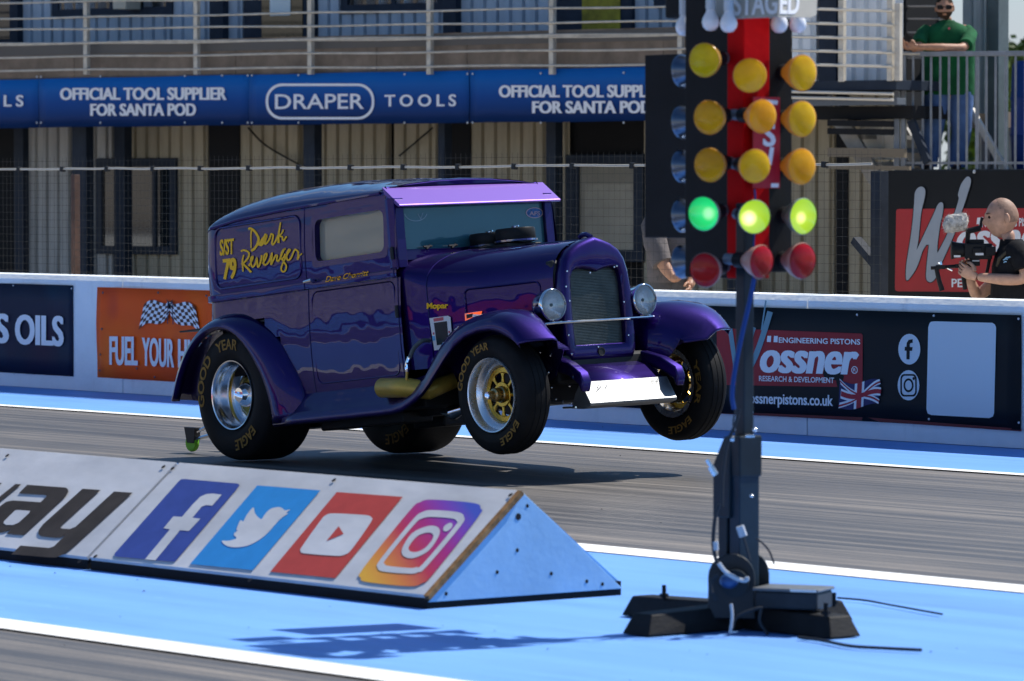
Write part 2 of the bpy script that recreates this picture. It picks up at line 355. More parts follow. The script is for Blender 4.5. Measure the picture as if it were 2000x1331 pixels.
def px_text(mb, fn, body, L, Rr, top, bold, shear=0.0, spacing=1.0, cap=.72):
    """baseline from L to Rr, capital top at pixel height top over L"""
    sl = (Rr[1] - L[1]) / (Rr[0] - L[0]); h = L[1] - top; grow = .00016
    letter(mb, body, lambda u, v, d: fn(u, L[1] + sl * (u - L[0]) - (v) * (1 + grow * (u - L[0])), d), L[0], Rr[0], 0, h, bold, shear, spacing, cap)
WX = lambda px, py: ply(px, py, YW).x
WZ = lambda px, py: ply(px, py, YW).z
LETTERW = mat('white_print', (.82, .83, .86), .6)
def marks(t, fn, pts, r=.008, col=(.55, .57, .6), nm='fixing_bolt'):
    mb = MB()
    for px, py in pts:
        p = Vector(fn(px, py, 0)); mb.lathe([(0, .006), (r * .7, .005), (r, 0)], p, (0, -1, 0), 8)
    obj(nm, mb, mat('bolt_' + nm + str(col[0]), col, .45, .6), t)
# navy banner: S OILS
def blotch(name, base, blobs, scale=1.4):
    m = bpy.data.materials.new(name); m.use_nodes = True; n = m.node_tree; L = n.links; b = n.nodes['Principled BSDF']; b.inputs['Roughness'].default_value = .5; b.inputs['Specular IOR Level'].default_value = .12
    tc = n.nodes.new('ShaderNodeTexCoord'); src = None
    for i, (col, lo, hi, off) in enumerate(blobs):
        q = n.nodes.new('ShaderNodeMapping'); q.inputs['Location'].default_value = off; L.new(tc.outputs['Object'], q.inputs[0])
        z = n.nodes.new('ShaderNodeTexNoise'); z.inputs['Scale'].default_value = scale; z.inputs['Detail'].default_value = 1.5; L.new(q.outputs[0], z.inputs['Vector'])
        r = n.nodes.new('ShaderNodeMapRange'); r.inputs['From Min'].default_value = lo; r.inputs['From Max'].default_value = hi; L.new(z.outputs['Fac'], r.inputs['Value'])
        x = n.nodes.new('ShaderNodeMix'); x.data_type = 'RGBA'; x.inputs['B'].default_value = (*col, 1); L.new(r.outputs[0], x.inputs['Factor'])
        if src is None: x.inputs['A'].default_value = (*base, 1)
        else: L.new(src, x.inputs['A'])
        src = x.outputs['Result']
    L.new(src, b.inputs['Base Color']); MATS[m.name] = m; return m
zt, zb = WZ(80, 556), WZ(80, 732)
t = banner('oil_banner', 'dark navy banner reading S OILS at the end of the white wall', WX(-170, 640), WX(144, 640), zb, zt,
           blotch('navy_print', (.012, .016, .04), [((.03, .012, .035), .5, .75, (0, 0, 0)), ((.01, .03, .06), .52, .7, (3, 1, 2)), ((.16, .012, .03), .66, .8, (7, 2, 1))], 1.6))
fn = on_banner(t); mb = MB(); px_text(mb, fn, 'OILS', (29, 671), (124.5, 675.5), 613, .052)
px_text(mb, fn, 'S', (-11, 668.5), (17.5, 669.5), 611.5, .052); obj('lettering', mb, LETTERW, t)
marks(t, fn, [(26, 558), (140, 564), (28, 730)])
# orange banner: flags and FUEL YOUR HUNGER
zt, zb = WZ(300, 564.5), WZ(300, 743.5)
t = banner('fuel_banner', 'orange banner with chequered flags reading FUEL YOUR HU, partly behind the purple car', WX(191, 650), WX(560, 660), zb, zt,
           blotch('orange_print', (.92, .105, .010), [((.96, .16, .012), .5, .75, (1, 0, 0)), ((.72, .075, .02), .52, .7, (3, 4, 2)), ((.60, .05, .04), .58, .72, (9, 2, 5))], 1.5), wav=.007)
fn = on_banner(t, lift=.016); mb = MB()
px_text(mb, fn, 'FUEL', (213.5, 711.5), (269, 713), 655.5, .046); px_text(mb, fn, 'YOUR', (277, 713), (340, 717), 658, .046); px_text(mb, fn, 'HUNGER', (347.5, 717), (455, 724), 661, .046)
obj('lettering', mb, LETTERW, t)
cw, cb = MB(), MB()
def chequer(ox, oy, flip):
    for i in range(9):
        for j in range(7):
            u = i / 8 - .5; v = j / 6 - .5
            def P(a, b_):
                x = (a + .5); wv = .16 * math.sin(x * 5.2 + .6); yy = -26 * (1 - x) * .75 + b_ * 52 * (.62 + .2 * x) + wv * 40 + 4
                xx = (a) * 50 + b_ * 9
                return (ox + (xx if not flip else -xx), oy + yy + (xx if not flip else -xx) * .06)
            a0, a1, b0, b1 = u - .0625, u + .0625, v - .083, v + .083
            q = [P(a0, b0), P(a1, b0), P(a1, b1), P(a0, b1)]
            fill(cw if (i + j) % 2 else cb, q, lambda x, y, d: fn(x, y, .001), 0)
chequer(304, 617, True); chequer(358, 620, False)
obj('flag_white_squares', cw, LETTERW, t); obj('flag_dark_squares', cb, mat('flag_dark', (.10, .035, .02), .6), t)
mb = MB(); stroke(mb, [(328, 590), (327, 633)], 1.6, lambda u, v, d: fn(u, v, .002)); stroke(mb, [(336, 590), (338, 634)], 1.6, lambda u, v, d: fn(u, v, .002)); obj('flag_pole', mb, mat('flag_pole_print', (.02, .03, .08), .6), t)
marks(t, fn, [(201, 572), (309, 572), (403, 578), (199, 643), (196, 693), (195, 724), (302, 737), (267, 720)], .010, (.10, .10, .11))
# black banner with the red panel
PISTON_BG = blotch('black_print', (.010, .012, .015), [((.022, .026, .03), .5, .8, (1, 0, 0)), ((.03, .02, .015), .62, .8, (3, 4, 2))], 1.2)
zt, zb = WZ(1700, 607), WZ(1700, 823.5)
x0, x1 = WX(1085, 700), WX(1997, 730)
t = banner('piston_banner', 'long black wall banner with a red ossner panel, union flag, round icons and pale card', x0, x1, zb, zt, PISTON_BG, wav=.003)
fn = on_banner(t, lift=.008)
K = lambda pts: crop(1420, 570, 3.448, pts)
RED = mat('red_print', (.33, .012, .022), .5, var=.15, vscale=2); DRED = mat('dark_red_print', (.13, .008, .014), .5)
mb = MB(); fill(mb, [(1400, 641), (1682, 652), (1685, 655), (1684.5, 757), (1400, 752)], lambda u, v, d: fn(u, v, 0)); obj('red_panel', mb, RED, t)
mb = MB(); fill(mb, [(1402, 804), (1700, 816), (1995, 838), (1995, 843), (1700, 823), (1402, 808)], lambda u, v, d: fn(u, v, 0)); obj('red_stripe', mb, DRED, t)
f2 = lambda u, v, d: fn(u, v, .002 + d)
mb = MB(); px_text(mb, f2, 'ENGINEERING PISTONS', (1521, 669.5), (1680, 673.5), 659, .02)
for a in (K([(272, 298), (297, 298), (295, 340), (268, 338)]), K([(316, 298), (342, 299), (340, 341), (313, 340)])): fill(mb, a, f2)
obj('small_lettering', mb, LETTERW, t)
mb = MB(); px_text(mb, f2, 'ossner', (1484, 726), (1678, 731), 662, .05, shear=.22); ring2d(mb, [(1669 + 6.2 * math.cos(a * .314), 723 + 7.4 * math.sin(a * .314)) for a in range(20)], [(1669 + 4.8 * math.cos(a * .314), 723 + 5.8 * math.sin(a * .314)) for a in range(20)], f2)
px_text(mb, f2, 'R', (1666.6, 726), (1671.6, 726), 719.5, .01); obj('large_lettering', mb, LETTERW, t)
mb = MB(); px_text(mb, f2, 'RESEARCH & DEVELOPMENT', (1482.5, 744.5), (1629, 748.5), 734, .014); obj('tagline', mb, LETTERW, t)
mb = MB(); px_text(mb, f2, 'wossnerpistons.co.uk', (1448, 787), (1627, 793), 766, .03); obj('web_address', mb, LETTERW, t)
mb = MB()
stroke(mb, K([(20, 250), (60, 520), (95, 500), (180, 240)]), 9, lambda u, v, d: fn(u, v, .003)); stroke(mb, smooth_path(K([(120, 560), (180, 460), (230, 330), (262, 230), (290, 135)]), 5), 11, lambda u, v, d: fn(u, v, .0035)); stroke(mb, K([(232, 260), (262, 60)]), 3, lambda u, v, d: fn(u, v, .004))
obj('swoosh_letter', mb, mat('pale_teal_print', (.16, .30, .36), .5), t)
# wavy union flag
def flagpt(s, q):
    x = 1640 + 78 * s; y = 741 + 56 * q + 7 * math.sin(s * 5.2) * (1 - .3 * q) + 10 * s * (.7 - q * 1.1); return (x + 3 * math.sin(q * 4), y)
def fpoly(mb, s0, s1, q0, q1, d, sk=0.0, n=8):
    for i in range(n):
        a, c = s0 + (s1 - s0) * i / n, s0 + (s1 - s0) * (i + 1) / n
        ka, kc = (sk * i / n, sk * (i + 1) / n)
        fill(mb, [flagpt(a, q0 + ka), flagpt(c, q0 + kc), flagpt(c, q1 + kc), flagpt(a, q1 + ka)], lambda u, v, dd: fn(u, v, d))
mb = MB(); fpoly(mb, 0, 1, 0, 1, .004, n=14); obj('flag_blue', mb, mat('flag_blue_print', (.012, .018, .11), .5), t)
mb = MB(); fpoly(mb, 0, 1, -.02, .18, .005, .84, 12); fpoly(mb, 0, 1, .82, 1.02, .0055, -.84, 12); fpoly(mb, 0, 1, .33, .67, .006, 0, 12); fpoly(mb, .38, .62, 0, 1, .0065, 0, 4); obj('flag_white', mb, LETTERW, t)
mb = MB(); fpoly(mb, 0, 1, .03, .10, .007, .84, 12); fpoly(mb, 0, 1, .90, .97, .0075, -.84, 12); fpoly(mb, 0, 1, .41, .59, .008, 0, 12); fpoly(mb, .44, .56, 0, 1, .0085, 0, 4); obj('flag_red', mb, mat('flag_red_print', (.40, .012, .03), .5), t)
# round social icons
def ell(cx, cy, rx, ry, n=28): return [(cx + rx * math.cos(2 * math.pi * i / n), cy + ry * math.sin(2 * math.pi * i / n)) for i in range(n)]
PALE = mat('pale_print', (.62, .68, .74), .55)
mb = MB(); fill(mb, ell(1776, 682.5, 21.5, 30), f2); obj('icon_disc', mb, PALE, t)
mb = MB(); fill(mb, ell(1774.4, 753, 21.2, 29.5), f2); obj('icon_disc', mb, PALE, t)
BLK = mat('black_print_mark', (.010, .012, .015), .5); f3 = lambda u, v, d: fn(u, v, .0035 + d)
mb = MB(); fill(mb, K([(1208, 456), (1208, 398), (1196, 398), (1197, 372), (1208, 372), (1210, 345), (1222, 325), (1250, 320), (1250, 345), (1236, 347), (1231, 355), (1231, 373), (1250, 374), (1246, 399), (1230, 399), (1229, 457)]), f3); obj('letter_mark', mb, BLK, t)
mb = MB(); o1 = [(1774.4 + x * 16, 753 + y * 22) for x, y in rrect(-1, 1, -1, 1, .45)]; i1 = [(1774.4 + x * 13, 753 + y * 18.6) for x, y in rrect(-1, 1, -1, 1, .42)]
ring2d(mb, o1, i1, f3); ring2d(mb, ell(1774.4, 753, 9.8, 13.6), ell(1774.4, 753, 6.6, 9.4), f3); fill(mb, ell(1784.5, 740, 2.4, 3.2, 12), f3); obj('camera_mark', mb, BLK, t)
mb = MB(); fill(mb, [(1420 + 0, 0)] and [(px, py) for px, py in [(1815, 633)] + [(1818, 629), (1825, 628), (1938, 631), (1943, 634), (1945.5, 640), (1941.5, 808), (1939, 814), (1932, 817), (1819, 811), (1812, 808), (1809.5, 800), (1813, 640)]], f2); obj('blank_card', mb, PALE, t)
marks(t, fn, [(1674, 615), (1989.5, 623), (1824, 617), (1814.5, 819), (1990, 826), (1470, 806)], .009, (.6, .62, .66))

# ------------------------------------------------------------------ wire mesh fence behind the wall
YF = 20.85
t = thing('wire_fence', 'thin wire mesh fence with a white tube along it behind the barrier wall', 'fence', (-27, YF, 0))
fx0, fx1 = -42 + 27, ply(1722, 400, YF).x + 27; zt = ply(600, 303, YF).z
mb = MB(); z = .62
while z < zt + .001:
    mb.bar((fx0, 0, z), (fx1, 0, z), .0020); z += .0605
x = fx0
while x < fx1:
    mb.bar((x, .005, .6), (x, .005, zt), .0012); x += .0605
obj('mesh', mb, mat('galvanised_wire', (.06, .057, .05), .7), t, merge=False)
mb = MB(); P = []; k = 0; x = fx0
rz = random.Random(3); zc = ply(700, 327.5, YF).z
while x < fx1 + .05:
    P.append((x, -.03, zc + rz.uniform(-.006, .006) - .003 * math.sin(x * 3.3))); x += .33
mb.tube(smooth_path(P, 3), .0085, 8); obj('tube', mb, mat('white_plastic_tube', (.46, .42, .35), .6), t, smooth=True)
mb = MB(); x = fx0 + .2
while x < fx1: mb.bar((x, -.03, zc - .02), (x + .004, -.03, zc + .02), .036); x += .66
obj('cable_tie', mb, mat('tie_black', (.03, .03, .03), .6), t)
PB = mat('fence_post_paint', (.03, .035, .045), .7, var=.3)
for nm, px, w, pm, ztop in (('post', 150, .055, mat('rusty_post', (.10, .055, .04), .7, var=.35, vscale=8), 1.72), ('post', 1717, .085, PB, 1.72)):
    x = ply(px, 450, YF + .12).x + 27; mb = MB(); mb.box(x - w / 2, x + w / 2, .08, .08 + w, 0, ztop); obj(nm, mb, pm, t, bevel=.004)
a = ply(1660, 455, YF + .12); c = ply(1716, 522, YF + .12); mb = MB(); d = (c - a).normalized() * .25
mb.bar(tuple(a + d * .3 - Vector((-27, YF, 0))), tuple(c - Vector((-27, YF, 0))), .07, .05); obj('brace', mb, PB, t)

# ------------------------------------------------------------------ big black board at the right
YB = 24.3
bx0 = ply(1726, 450, YB).x; bzt = ply(1850, 333, YB).z
t = thing('advert_board', 'tall black board with a big grey W on red behind the cameraman', 'board', (bx0, YB, 0))
mb = MB(); mb.box(0, 7.0, 0, .05, .05, bzt); obj('panel', mb, mat('board_black', (.010, .011, .013), .5, var=.35, vscale=.9), t, bevel=.004)
def fnb(px, py, d=0.0): return tuple(ply(px, py, YB - .004 - d) - Vector((bx0, YB, 0)))
B_ = lambda pts: crop(1680, 320, 4.4375, pts)
rr = B_([(330, 393), (1900, 383), (1900, 1120), (318, 1106), (304, 1096), (301, 1075), (312, 415), (318, 398)])
mb = MB(); fill(mb, rr, lambda u, v, d: fnb(u, v, 0)); obj('red_panel', mb, mat('board_red', (.42, .018, .022), .5, var=.12, vscale=2), t)
wp = B_(smooth_path([(470, 300), (475, 250), (500, 210), (535, 200), (562, 225), (560, 290), (530, 420), (515, 560), (505, 660), (490, 745)], 3) + smooth_path([(492, 745), (560, 600), (640, 430), (670, 360), (700, 335), (720, 355), (715, 430), (695, 520), (680, 620), (670, 700), (668, 775)], 3) +
        smooth_path([(672, 772), (700, 720), (760, 600), (800, 480), (840, 360), (855, 300), (848, 270), (870, 190), (900, 140), (930, 112), (955, 125), (958, 170), (935, 250), (900, 360), (860, 470), (820, 600), (770, 720), (720, 830), (680, 920), (655, 990), (620, 1025), (590, 1022), (572, 990), (575, 900), (585, 800), (595, 712), (588, 702)], 3) +
        smooth_path([(572, 705), (540, 760), (510, 850), (480, 920), (440, 980), (410, 1012), (397, 990), (400, 880), (418, 760), (440, 620), (458, 470), (468, 340)], 3))
mb = MB(); stroke(mb, wp, 3.2, lambda u, v, d: fnb(u, v, .002), closed=True); obj('letter_outline', mb, mat('outline_black', (.008, .008, .012), .5), t)
mb = MB(); fill(mb, wp, lambda u, v, d: fnb(u, v, .004)); obj('brush_letter', mb, mat('letter_grey', (.33, .37, .42), .5, var=.08), t)
mb = MB(); g = lambda u, v, d: fnb(u, v, .003 + d)
px_text(mb, g, 'ossner', (1868, 492), (2060, 488), 432, .04, shear=.2); px_text(mb, g, 'ENGINEERING PISTONS', (1912, 444), (2035, 441), 428, .022); fill(mb, B_([(1015, 470), (1068, 462), (1062, 520), (1008, 526)]), g)
px_text(mb, g, 'PE', (1858.5, 561), (1880, 561), 544.5, .018); obj('lettering', mb, LETTERW, t)
mb = MB()
for px, py in ((1730, 341), (1903, 336), (1725.8 + 3, 466)): mb.lathe([(0, .008), (.012, .006), (.016, 0)], fnb(px, py, 0), (0, -1, 0), 8)
obj('fixing_bolt', mb, mat('bolt_grey', (.5, .5, .5), .4, .7), t)

# ------------------------------------------------------------------ triangular marker boards on the median
Y0, Y1, YA = 10.72, 11.71, 11.18
XE = gnd(855, 1187).x; za = ply(1018, 958, YA).z
sl = Vector((0, YA - Y0, za - .05)); SLEN = sl.length; SN = Vector((0, -(za - .05), YA - Y0)).normalized()
def on_prism(t, lift=.004):
    def fn(px, py, d=0.0):
        return tuple(on_plane(px, py, Vector((0, Y0, .05)) + SN * (lift + d), SN) - MW[t.name].translation)
    return fn
xs = on_plane(248, 1008, (0, Y0, .05), SN).x
WB = mat('weathered_white_board', (.60, .60, .61), .48, var=.16, vscale=2.2, bump=.06, bscale=8, stretch=(1, 2, 2), rvar=.12)
WBM = WB.node_tree; 
PLY = mat('plywood_edge', (.28, .15, .06), .8, var=.55, vscale=30); TAR = mat('black_skirt', (.012, .012, .014), .7)
def marker(label, x0, x1, end=False):
    t = thing('marker_board', label, 'track marker', (x0, Y0, 0), group='triangular marker boards on the median')
    L = x1 - x0; e = .012
    mb = MB(); mb.T = None
    th = SN * .018; a = Vector((e, 0, .05)); b = Vector((L - (.03 if end else e), 0, .05)); up = Vector((0, YA - Y0, za - .05))
    mb.loft([[tuple(q - th), tuple(q), tuple(q + up), tuple(q + up - th)] for q in (a, b)], True, True); obj('front_panel', mb, WB, t, bevel=.002)
    mb = MB(); mb.loft([[(q, YA - Y0 + .02, za - .005), (q, Y1 - Y0, .04), (q, Y1 - Y0 - .03, .04), (q, YA - Y0, za - .03)] for q in (e, L - .03)], True, True); obj('rear_panel', mb, mat('marker_blue', (.13, .33, .66), .5, var=.2, vscale=5), t)
    mb = MB(); mb.box(.005, L - .02, .012, Y1 - Y0 - .01, -.004, .052); obj('skirt', mb, TAR, t)
    if end:
        mb = MB(); mb.prism([(.015, .022), (Y1 - Y0 - .004, .022), (YA - Y0 + .012, za - .004), (YA - Y0 - .004, za - .008)], lambda u, v, d: (L - .03 + d, u, v), .0, .014)
        obj('end_panel', mb, mat('marker_end_blue', (.30, .50, .70), .5, var=.10, vscale=5, bump=.06, bscale=30), t, bevel=.002)
        mb = MB(); q = Vector((L - .03 - .001, 0, .05)); w = Vector((.03, 0, 0)); mb.loft([[tuple(k - SN * .022), tuple(k - SN * .003), tuple(k + w - SN * .003), tuple(k + w - SN * .022)] for k in (q, q + up * .5, q + up * 1.0)], True, True); obj('raw_edge', mb, PLY, t)
        mb = MB()
        for u, v in ((.1, .05), (.35, .12), (.45, .20), (.42, .37), (.455, .33), (.50, .37), (.62, .10), (.80, .06), (.88, .045)): mb.disc((L - .0145, u, v * 1.0), (1, 0, 0), .008 if v != .33 else .014, 10)
        obj('screw_hole', mb, mat('dark_hole', (.02, .02, .025), .8), t)
    return t
tw = marker('white triangular marker board with black letters way', XE - 9.0, xs)
ti = marker('white triangular marker board with four social media icons and a blue end', xs, XE + .012, True)
fw = on_prism(tw); fi_ = on_prism(ti)
G1 = lambda pts: crop(0, 870, 5.12, pts); G2 = lambda pts: crop(200, 900, 4.5455, pts); G3 = lambda pts: crop(500, 920, 2.7778, pts)
DK = mat('dark_brown_print', (.055, .045, .038), .6, var=.25, vscale=9)
mb = MB(); w = lambda u, v, d: fw(u, v, 0)
# a: bar, stem, bowl
fill(mb, G1([(272, 395), (655, 423), (680, 440), (682, 468), (655, 515), (235, 900), (65, 885), (105, 840), (60, 862), (-40, 880), (-40, 640), (60, 565), (130, 552), (405, 570), (462, 515), (460, 500), (440, 494), (188, 480)]), w)
obj('lettering', mb, DK, tw)
mb = MB(); fill(mb, G1([(150, 652), (180, 647), (300, 657), (290, 680), (185, 775), (130, 797), (60, 797), (35, 780), (40, 760)]), lambda u, v, d: fw(u, v, .0015)); obj('letter_gap', mb, WB, tw)
mb = MB(); fill(mb, G1([(825, 435), (1005, 447), (612, 805), (600, 825), (625, 834), (700, 838), (755, 815), (1140, 462), (1325, 475), (720, 1030), (640, 1090), (560, 1122), (500, 1122), (112, 1090), (205, 1003), (490, 1027), (540, 1010), (660, 890), (610, 920), (560, 925), (410, 910), (382, 890), (385, 850), (430, 790)]), w)
fill(mb, G1([(155, 387), (212, 391), (-30, 590), (-60, 560)]), w); fill(mb, G1([(-20, 375), (20, 378), (-40, 430)]), w); obj('lettering', mb, DK, tw)
# icons
g0 = lambda u, v, d: fi_(u, v, 0); g1 = lambda u, v, d: fi_(u, v, .0015)
mb = MB(); fill(mb, G2(smooth_path([(680, 180), (700, 166), (725, 163)], 3) + [(1195, 203), (1213, 210), (1215, 225), (655, 885), (635, 897), (610, 897), (120, 852), (106, 842), (110, 822)]), g0); obj('blue_letter_tile', mb, mat('icon_navy', (.045, .075, .30), .5, var=.12, vscale=12), ti)
mb = MB(); fill(mb, G2([(630, 495), (706, 500), (800, 390), (870, 320), (920, 298), (975, 292), (1060, 302), (975, 400), (920, 395), (880, 410), (800, 507), (870, 516), (768, 625), (690, 618), (470, 885), (378, 876), (600, 610), (542, 600)]), g1); obj('white_letter', mb, WB, ti)
mb = MB(); fill(mb, G2([(1375, 220), (1935, 264), (1335, 973), (778, 918)]), g0); obj('light_blue_tile', mb, mat('icon_sky', (.03, .26, .62), .5, var=.08, vscale=12), ti)
mb = MB(); fill(mb, G2(smooth_path([(1058, 712), (1110, 712), (1155, 704), (1192, 688), (1170, 665), (1170, 645), (1200, 622), (1190, 612), (1205, 570), (1225, 530), (1250, 540), (1258, 525), (1290, 470), (1340, 415), (1352, 460), (1375, 495), (1412, 520), (1440, 480), (1490, 430), (1560, 412), (1600, 425), (1620, 442), (1668, 435), (1630, 465), (1650, 468), (1590, 510), (1540, 560), (1470, 640), (1390, 705), (1290, 755), (1190, 770), (1130, 765), (1085, 745)], 3, True)), g1); obj('bird_mark', mb, WB, ti)
mb = MB(); fill(mb, G3([(438, 115), (795, 141), (430, 582), (77, 547)]), g0); obj('red_tile', mb, mat('icon_red', (.50, .062, .045), .5, var=.1, vscale=12), ti)
mb = MB(); fill(mb, G3(smooth_path([(425, 231), (590, 240), (625, 252), (622, 280), (520, 425), (480, 455), (430, 461), (265, 448), (243, 435), (250, 410), (350, 270), (380, 240)], 4, True)), g1); obj('play_badge', mb, WB, ti)
mb = MB(); fill(mb, G3([(448, 300), (475, 342), (382, 380)]), lambda u, v, d: fi_(u, v, .003)); obj('play_triangle', mb, MATS['icon_red'], ti)
# camera icon, printed with a purple to yellow fade running along its diagonal
mg = bpy.data.materials.new('icon_fade'); mg.use_nodes = True; n = mg.node_tree; b = n.nodes['Principled BSDF']; b.inputs['Roughness'].default_value = .5
tc = n.nodes.new('ShaderNodeTexCoord'); q = n.nodes.new('ShaderNodeVectorMath'); q.operation = 'DOT_PRODUCT'; n.links.new(tc.outputs['Object'], q.inputs[0])
pa, pb = Vector(fi_(*G3([(600, 600)])[0])), Vector(fi_(*G3([(1200, 190)])[0])); dv = (pb - pa) / (pb - pa).length_squared; q.inputs[1].default_value = dv
ad = n.nodes.new('ShaderNodeMath'); ad.operation = 'SUBTRACT'; ad.inputs[1].default_value = pa.dot(dv); n.links.new(q.outputs['Value'], ad.inputs[0])
cr = n.nodes.new('ShaderNodeValToRGB'); e = cr.color_ramp.elements; e[0].color = (.78, .40, .03, 1); e[1].color = (.06, .09, .48, 1); e[0].position = .02; e[1].position = .95
for ps, cc in ((.22, (.72, .22, .04)), (.42, (.55, .035, .07)), (.62, (.42, .02, .20)), (.80, (.22, .05, .42))):
    k = e.new(ps); k.color = (*cc, 1)
n.links.new(ad.outputs[0], cr.inputs[0]); n.links.new(cr.outputs[0], b.inputs['Base Color'])
mb = MB(); fill(mb, G3(smooth_path([(960, 156), (1185, 175), (1218, 205), (1205, 250), (960, 560), (900, 610), (830, 626), (600, 603), (568, 580), (580, 530), (830, 220), (890, 170)], 4, True)), g0); obj('fade_tile', mb, mg, ti)
oo = G3(smooth_path([(955, 213), (1095, 224), (1128, 250), (1110, 300), (925, 520), (880, 550), (830, 558), (690, 546), (660, 525), (675, 480), (850, 265), (900, 225)], 4, True)); ii = G3(smooth_path([(955, 250), (1060, 258), (1088, 272), (1075, 305), (905, 505), (870, 522), (835, 527), (725, 517), (698, 505), (708, 475), (860, 290), (905, 258)], 4, True))
mb = MB(); ring2d(mb, oo, ii, g1)
e1 = G3(smooth_path([(930, 300), (985, 305), (995, 345), (940, 430), (860, 472), (805, 465), (792, 425), (845, 340)], 4, True)); e2 = G3(smooth_path([(930, 335), (960, 345), (955, 375), (915, 420), (870, 440), (835, 435), (830, 410), (875, 355)], 4, True)); ring2d(mb, e1, e2, g1)
fill(mb, G3(smooth_path([(1050, 282), (1066, 290), (1060, 310), (1035, 328), (1016, 322), (1022, 300)], 4, True)), g1); obj('camera_mark', mb, WB, ti)
def screws(t, fn, pts):
    mb = MB()
    for px, py in pts:
        c0 = Vector(fn(px, py, .001)); mb.disc(c0, SN, .011, 10)
    obj('screw', mb, mat('dark_hole', (.02, .02, .025), .8), t)
screws(tw, fw, [(14, 890), (319, 912), (155, 1097)]); screws(ti, fi_, [(337, 915), (652, 938), (997, 967), (488, 1133), (833, 1168), (186, 1087)])
# ------------------------------------------------------------------ two storey cabin building, set at an angle behind the fence
psi = R(52.4)
BU = (RGT * math.sin(psi) - FWD0 * math.cos(psi)).normalized()      # along the front, to the right
BN = (-FWD0 * math.sin(psi) - RGT * math.cos(psi)).normalized()      # out of the front
_o = CAM + ray(630, 400) * 54; BO = Vector((_o.x, _o.y, 0))
BM = Matrix(((BU.x, -BN.x, 0, BO.x), (BU.y, -BN.y, 0, BO.y), (0, 0, 1, 0), (0, 0, 0, 1)))
BI = BM.inverted()
def bp(px, py, off=0.0):
    """photograph pixel -> (along, up) on the plane off metres in front of the building's front"""
    q = BI @ on_plane(px, py, BO + BN * off, BN); return q.x, q.z
def bx(px, off=0.0, py=300): return bp(px, py, off)[0]
def bz(px, py, off=0.0): return bp(px, py, off)[1]
def corr(mb, x0, x1, z0, z1, y, pitch=.186, depth=.045, gap=.05):
    pts = []; x = x0
    while x < x1:
        e = min(x + pitch, x1); pts += [(x, y), (max(x, e - gap), y), (max(x, e - gap * .72), y + depth), (e - gap * .28 if e - gap * .28 > x else e, y + depth)]; x = e
    mb.loft([[(a, b, z0) for a, b in pts], [(a, b, z1) for a, b in pts]], False); return mb
UP_PAINT = mat('cabin_paint_blue_grey', (.43, .50, .58), .5, var=.14, vscale=3, stretch=(3, 3, .5))
LO_PAINT = mat('cabin_paint_beige', (.43, .38, .28), .6, var=.22, vscale=2.2, stretch=(3, 3, .5))
LO_GREY = mat('cabin_paint_grey', (.42, .42, .41), .6, var=.25, vscale=3, stretch=(4, 4, .4))
STEEL = mat('dark_blue_steel', (.028, .038, .058), .55, var=.2); DARK = mat('dark_recess', (.018, .019, .022), .8)
GLASSD = mat('dark_window_glass', (.012, .018, .024), .06, spec=.8)
cabin = thing('cabin_building', 'long two storey cabin building with beige lower walls, blue grey upper walls and dark columns', 'building', M=BM)
ZF = bz(630, 84)                       # upper floor level
ZB = bz(630, 243, 1.35)                # underside of the banner
XL, XR = bx(-760), bx(1745)
mb = MB(); mb.box(XL, bx(1330), .12, 5.0, 0, ZF + 2.75); mb.box(bx(1330), XR, .12, .8, 0, ZF + 2.745); obj('inner_core', mb, DARK, cabin)
mb = MB(); mb.box(XL, XR, -1.30, .12, ZF - .12, ZF); obj('balcony_deck', mb, mat('deck_grey', (.16, .15, .14), .8), cabin)
mb = MB(); mb.box(XL, bx(1330), -.5, 5.2, ZF + 2.75, ZF + 2.95); obj('roof', mb, mat('roof_grey', (.3, .31, .32), .6), cabin, bevel=.01)
# lower walls
def seg(px0, px1, paint_mb): corr(paint_mb, bx(px0), bx(px1), .0, ZF - .12, 0)
lo, gr = MB(), MB()
for a, c in ((-760, -520), (-480, -120), (245, 411), (470, 592), (615, 760), (770, 857), (921, 1066), (1085, 1110), (1258, 1420), (1460, 1636), (1658, 1745)): seg(a, c, lo)
for a, c in ((-100, -20), (52, 141), (168, 224)): seg(a, c, gr)
obj('lower_wall', lo, LO_PAINT, cabin); obj('lower_wall', gr, LO_GREY, cabin)
for a, c, y in ((140, 168, -.9), (592, 614, -.9), (855, 868, -.9), (1066, 1085, -.55), (1420, 1460, -.3), (222, 243, -.5)):
    mb = MB(); mb.box(bx(a, -y), bx(c, -y), y, y + .14, 0, ZF - .12); obj('column', mb, STEEL, cabin, bevel=.006)
mb = MB(); a = bx(40); mb.box(a - .02, a + .14, -.1, .1, 0, ZF - .12); obj('column', mb, STEEL, cabin, bevel=.006)
def window(px0, py0, px1, py1, wall_y=0.0, bars=(), fr=.07, gm=GLASSD, fm=STEEL, nm='window'):
    x0, z1 = bp(px0, py0, -wall_y); x1, z0 = bp(px1, py1, -wall_y); mb = MB(); y = wall_y - .03
    for q in ((x0, x1, z0, z0 + fr), (x0, x1, z1 - fr, z1), (x0, x0 + fr, z0 + fr, z1 - fr), (x1 - fr, x1, z0 + fr, z1 - fr)): mb.box(q[0], q[1], y, y + .09, q[2], q[3])
    for b in bars:
        xb = bp(b, py0, -wall_y)[0]; mb.box(xb - .03, xb + .03, y + .004, y + .08, z0 + fr, z1 - fr)
    o = obj(nm, mb, fm, cabin, bevel=.003)
    mb = MB(); mb.box(x0 + fr * .8, x1 - fr * .8, y + .03, y + .05, z0 + fr * .8, z1 - fr * .8); obj('pane', mb, gm, o)
    return o
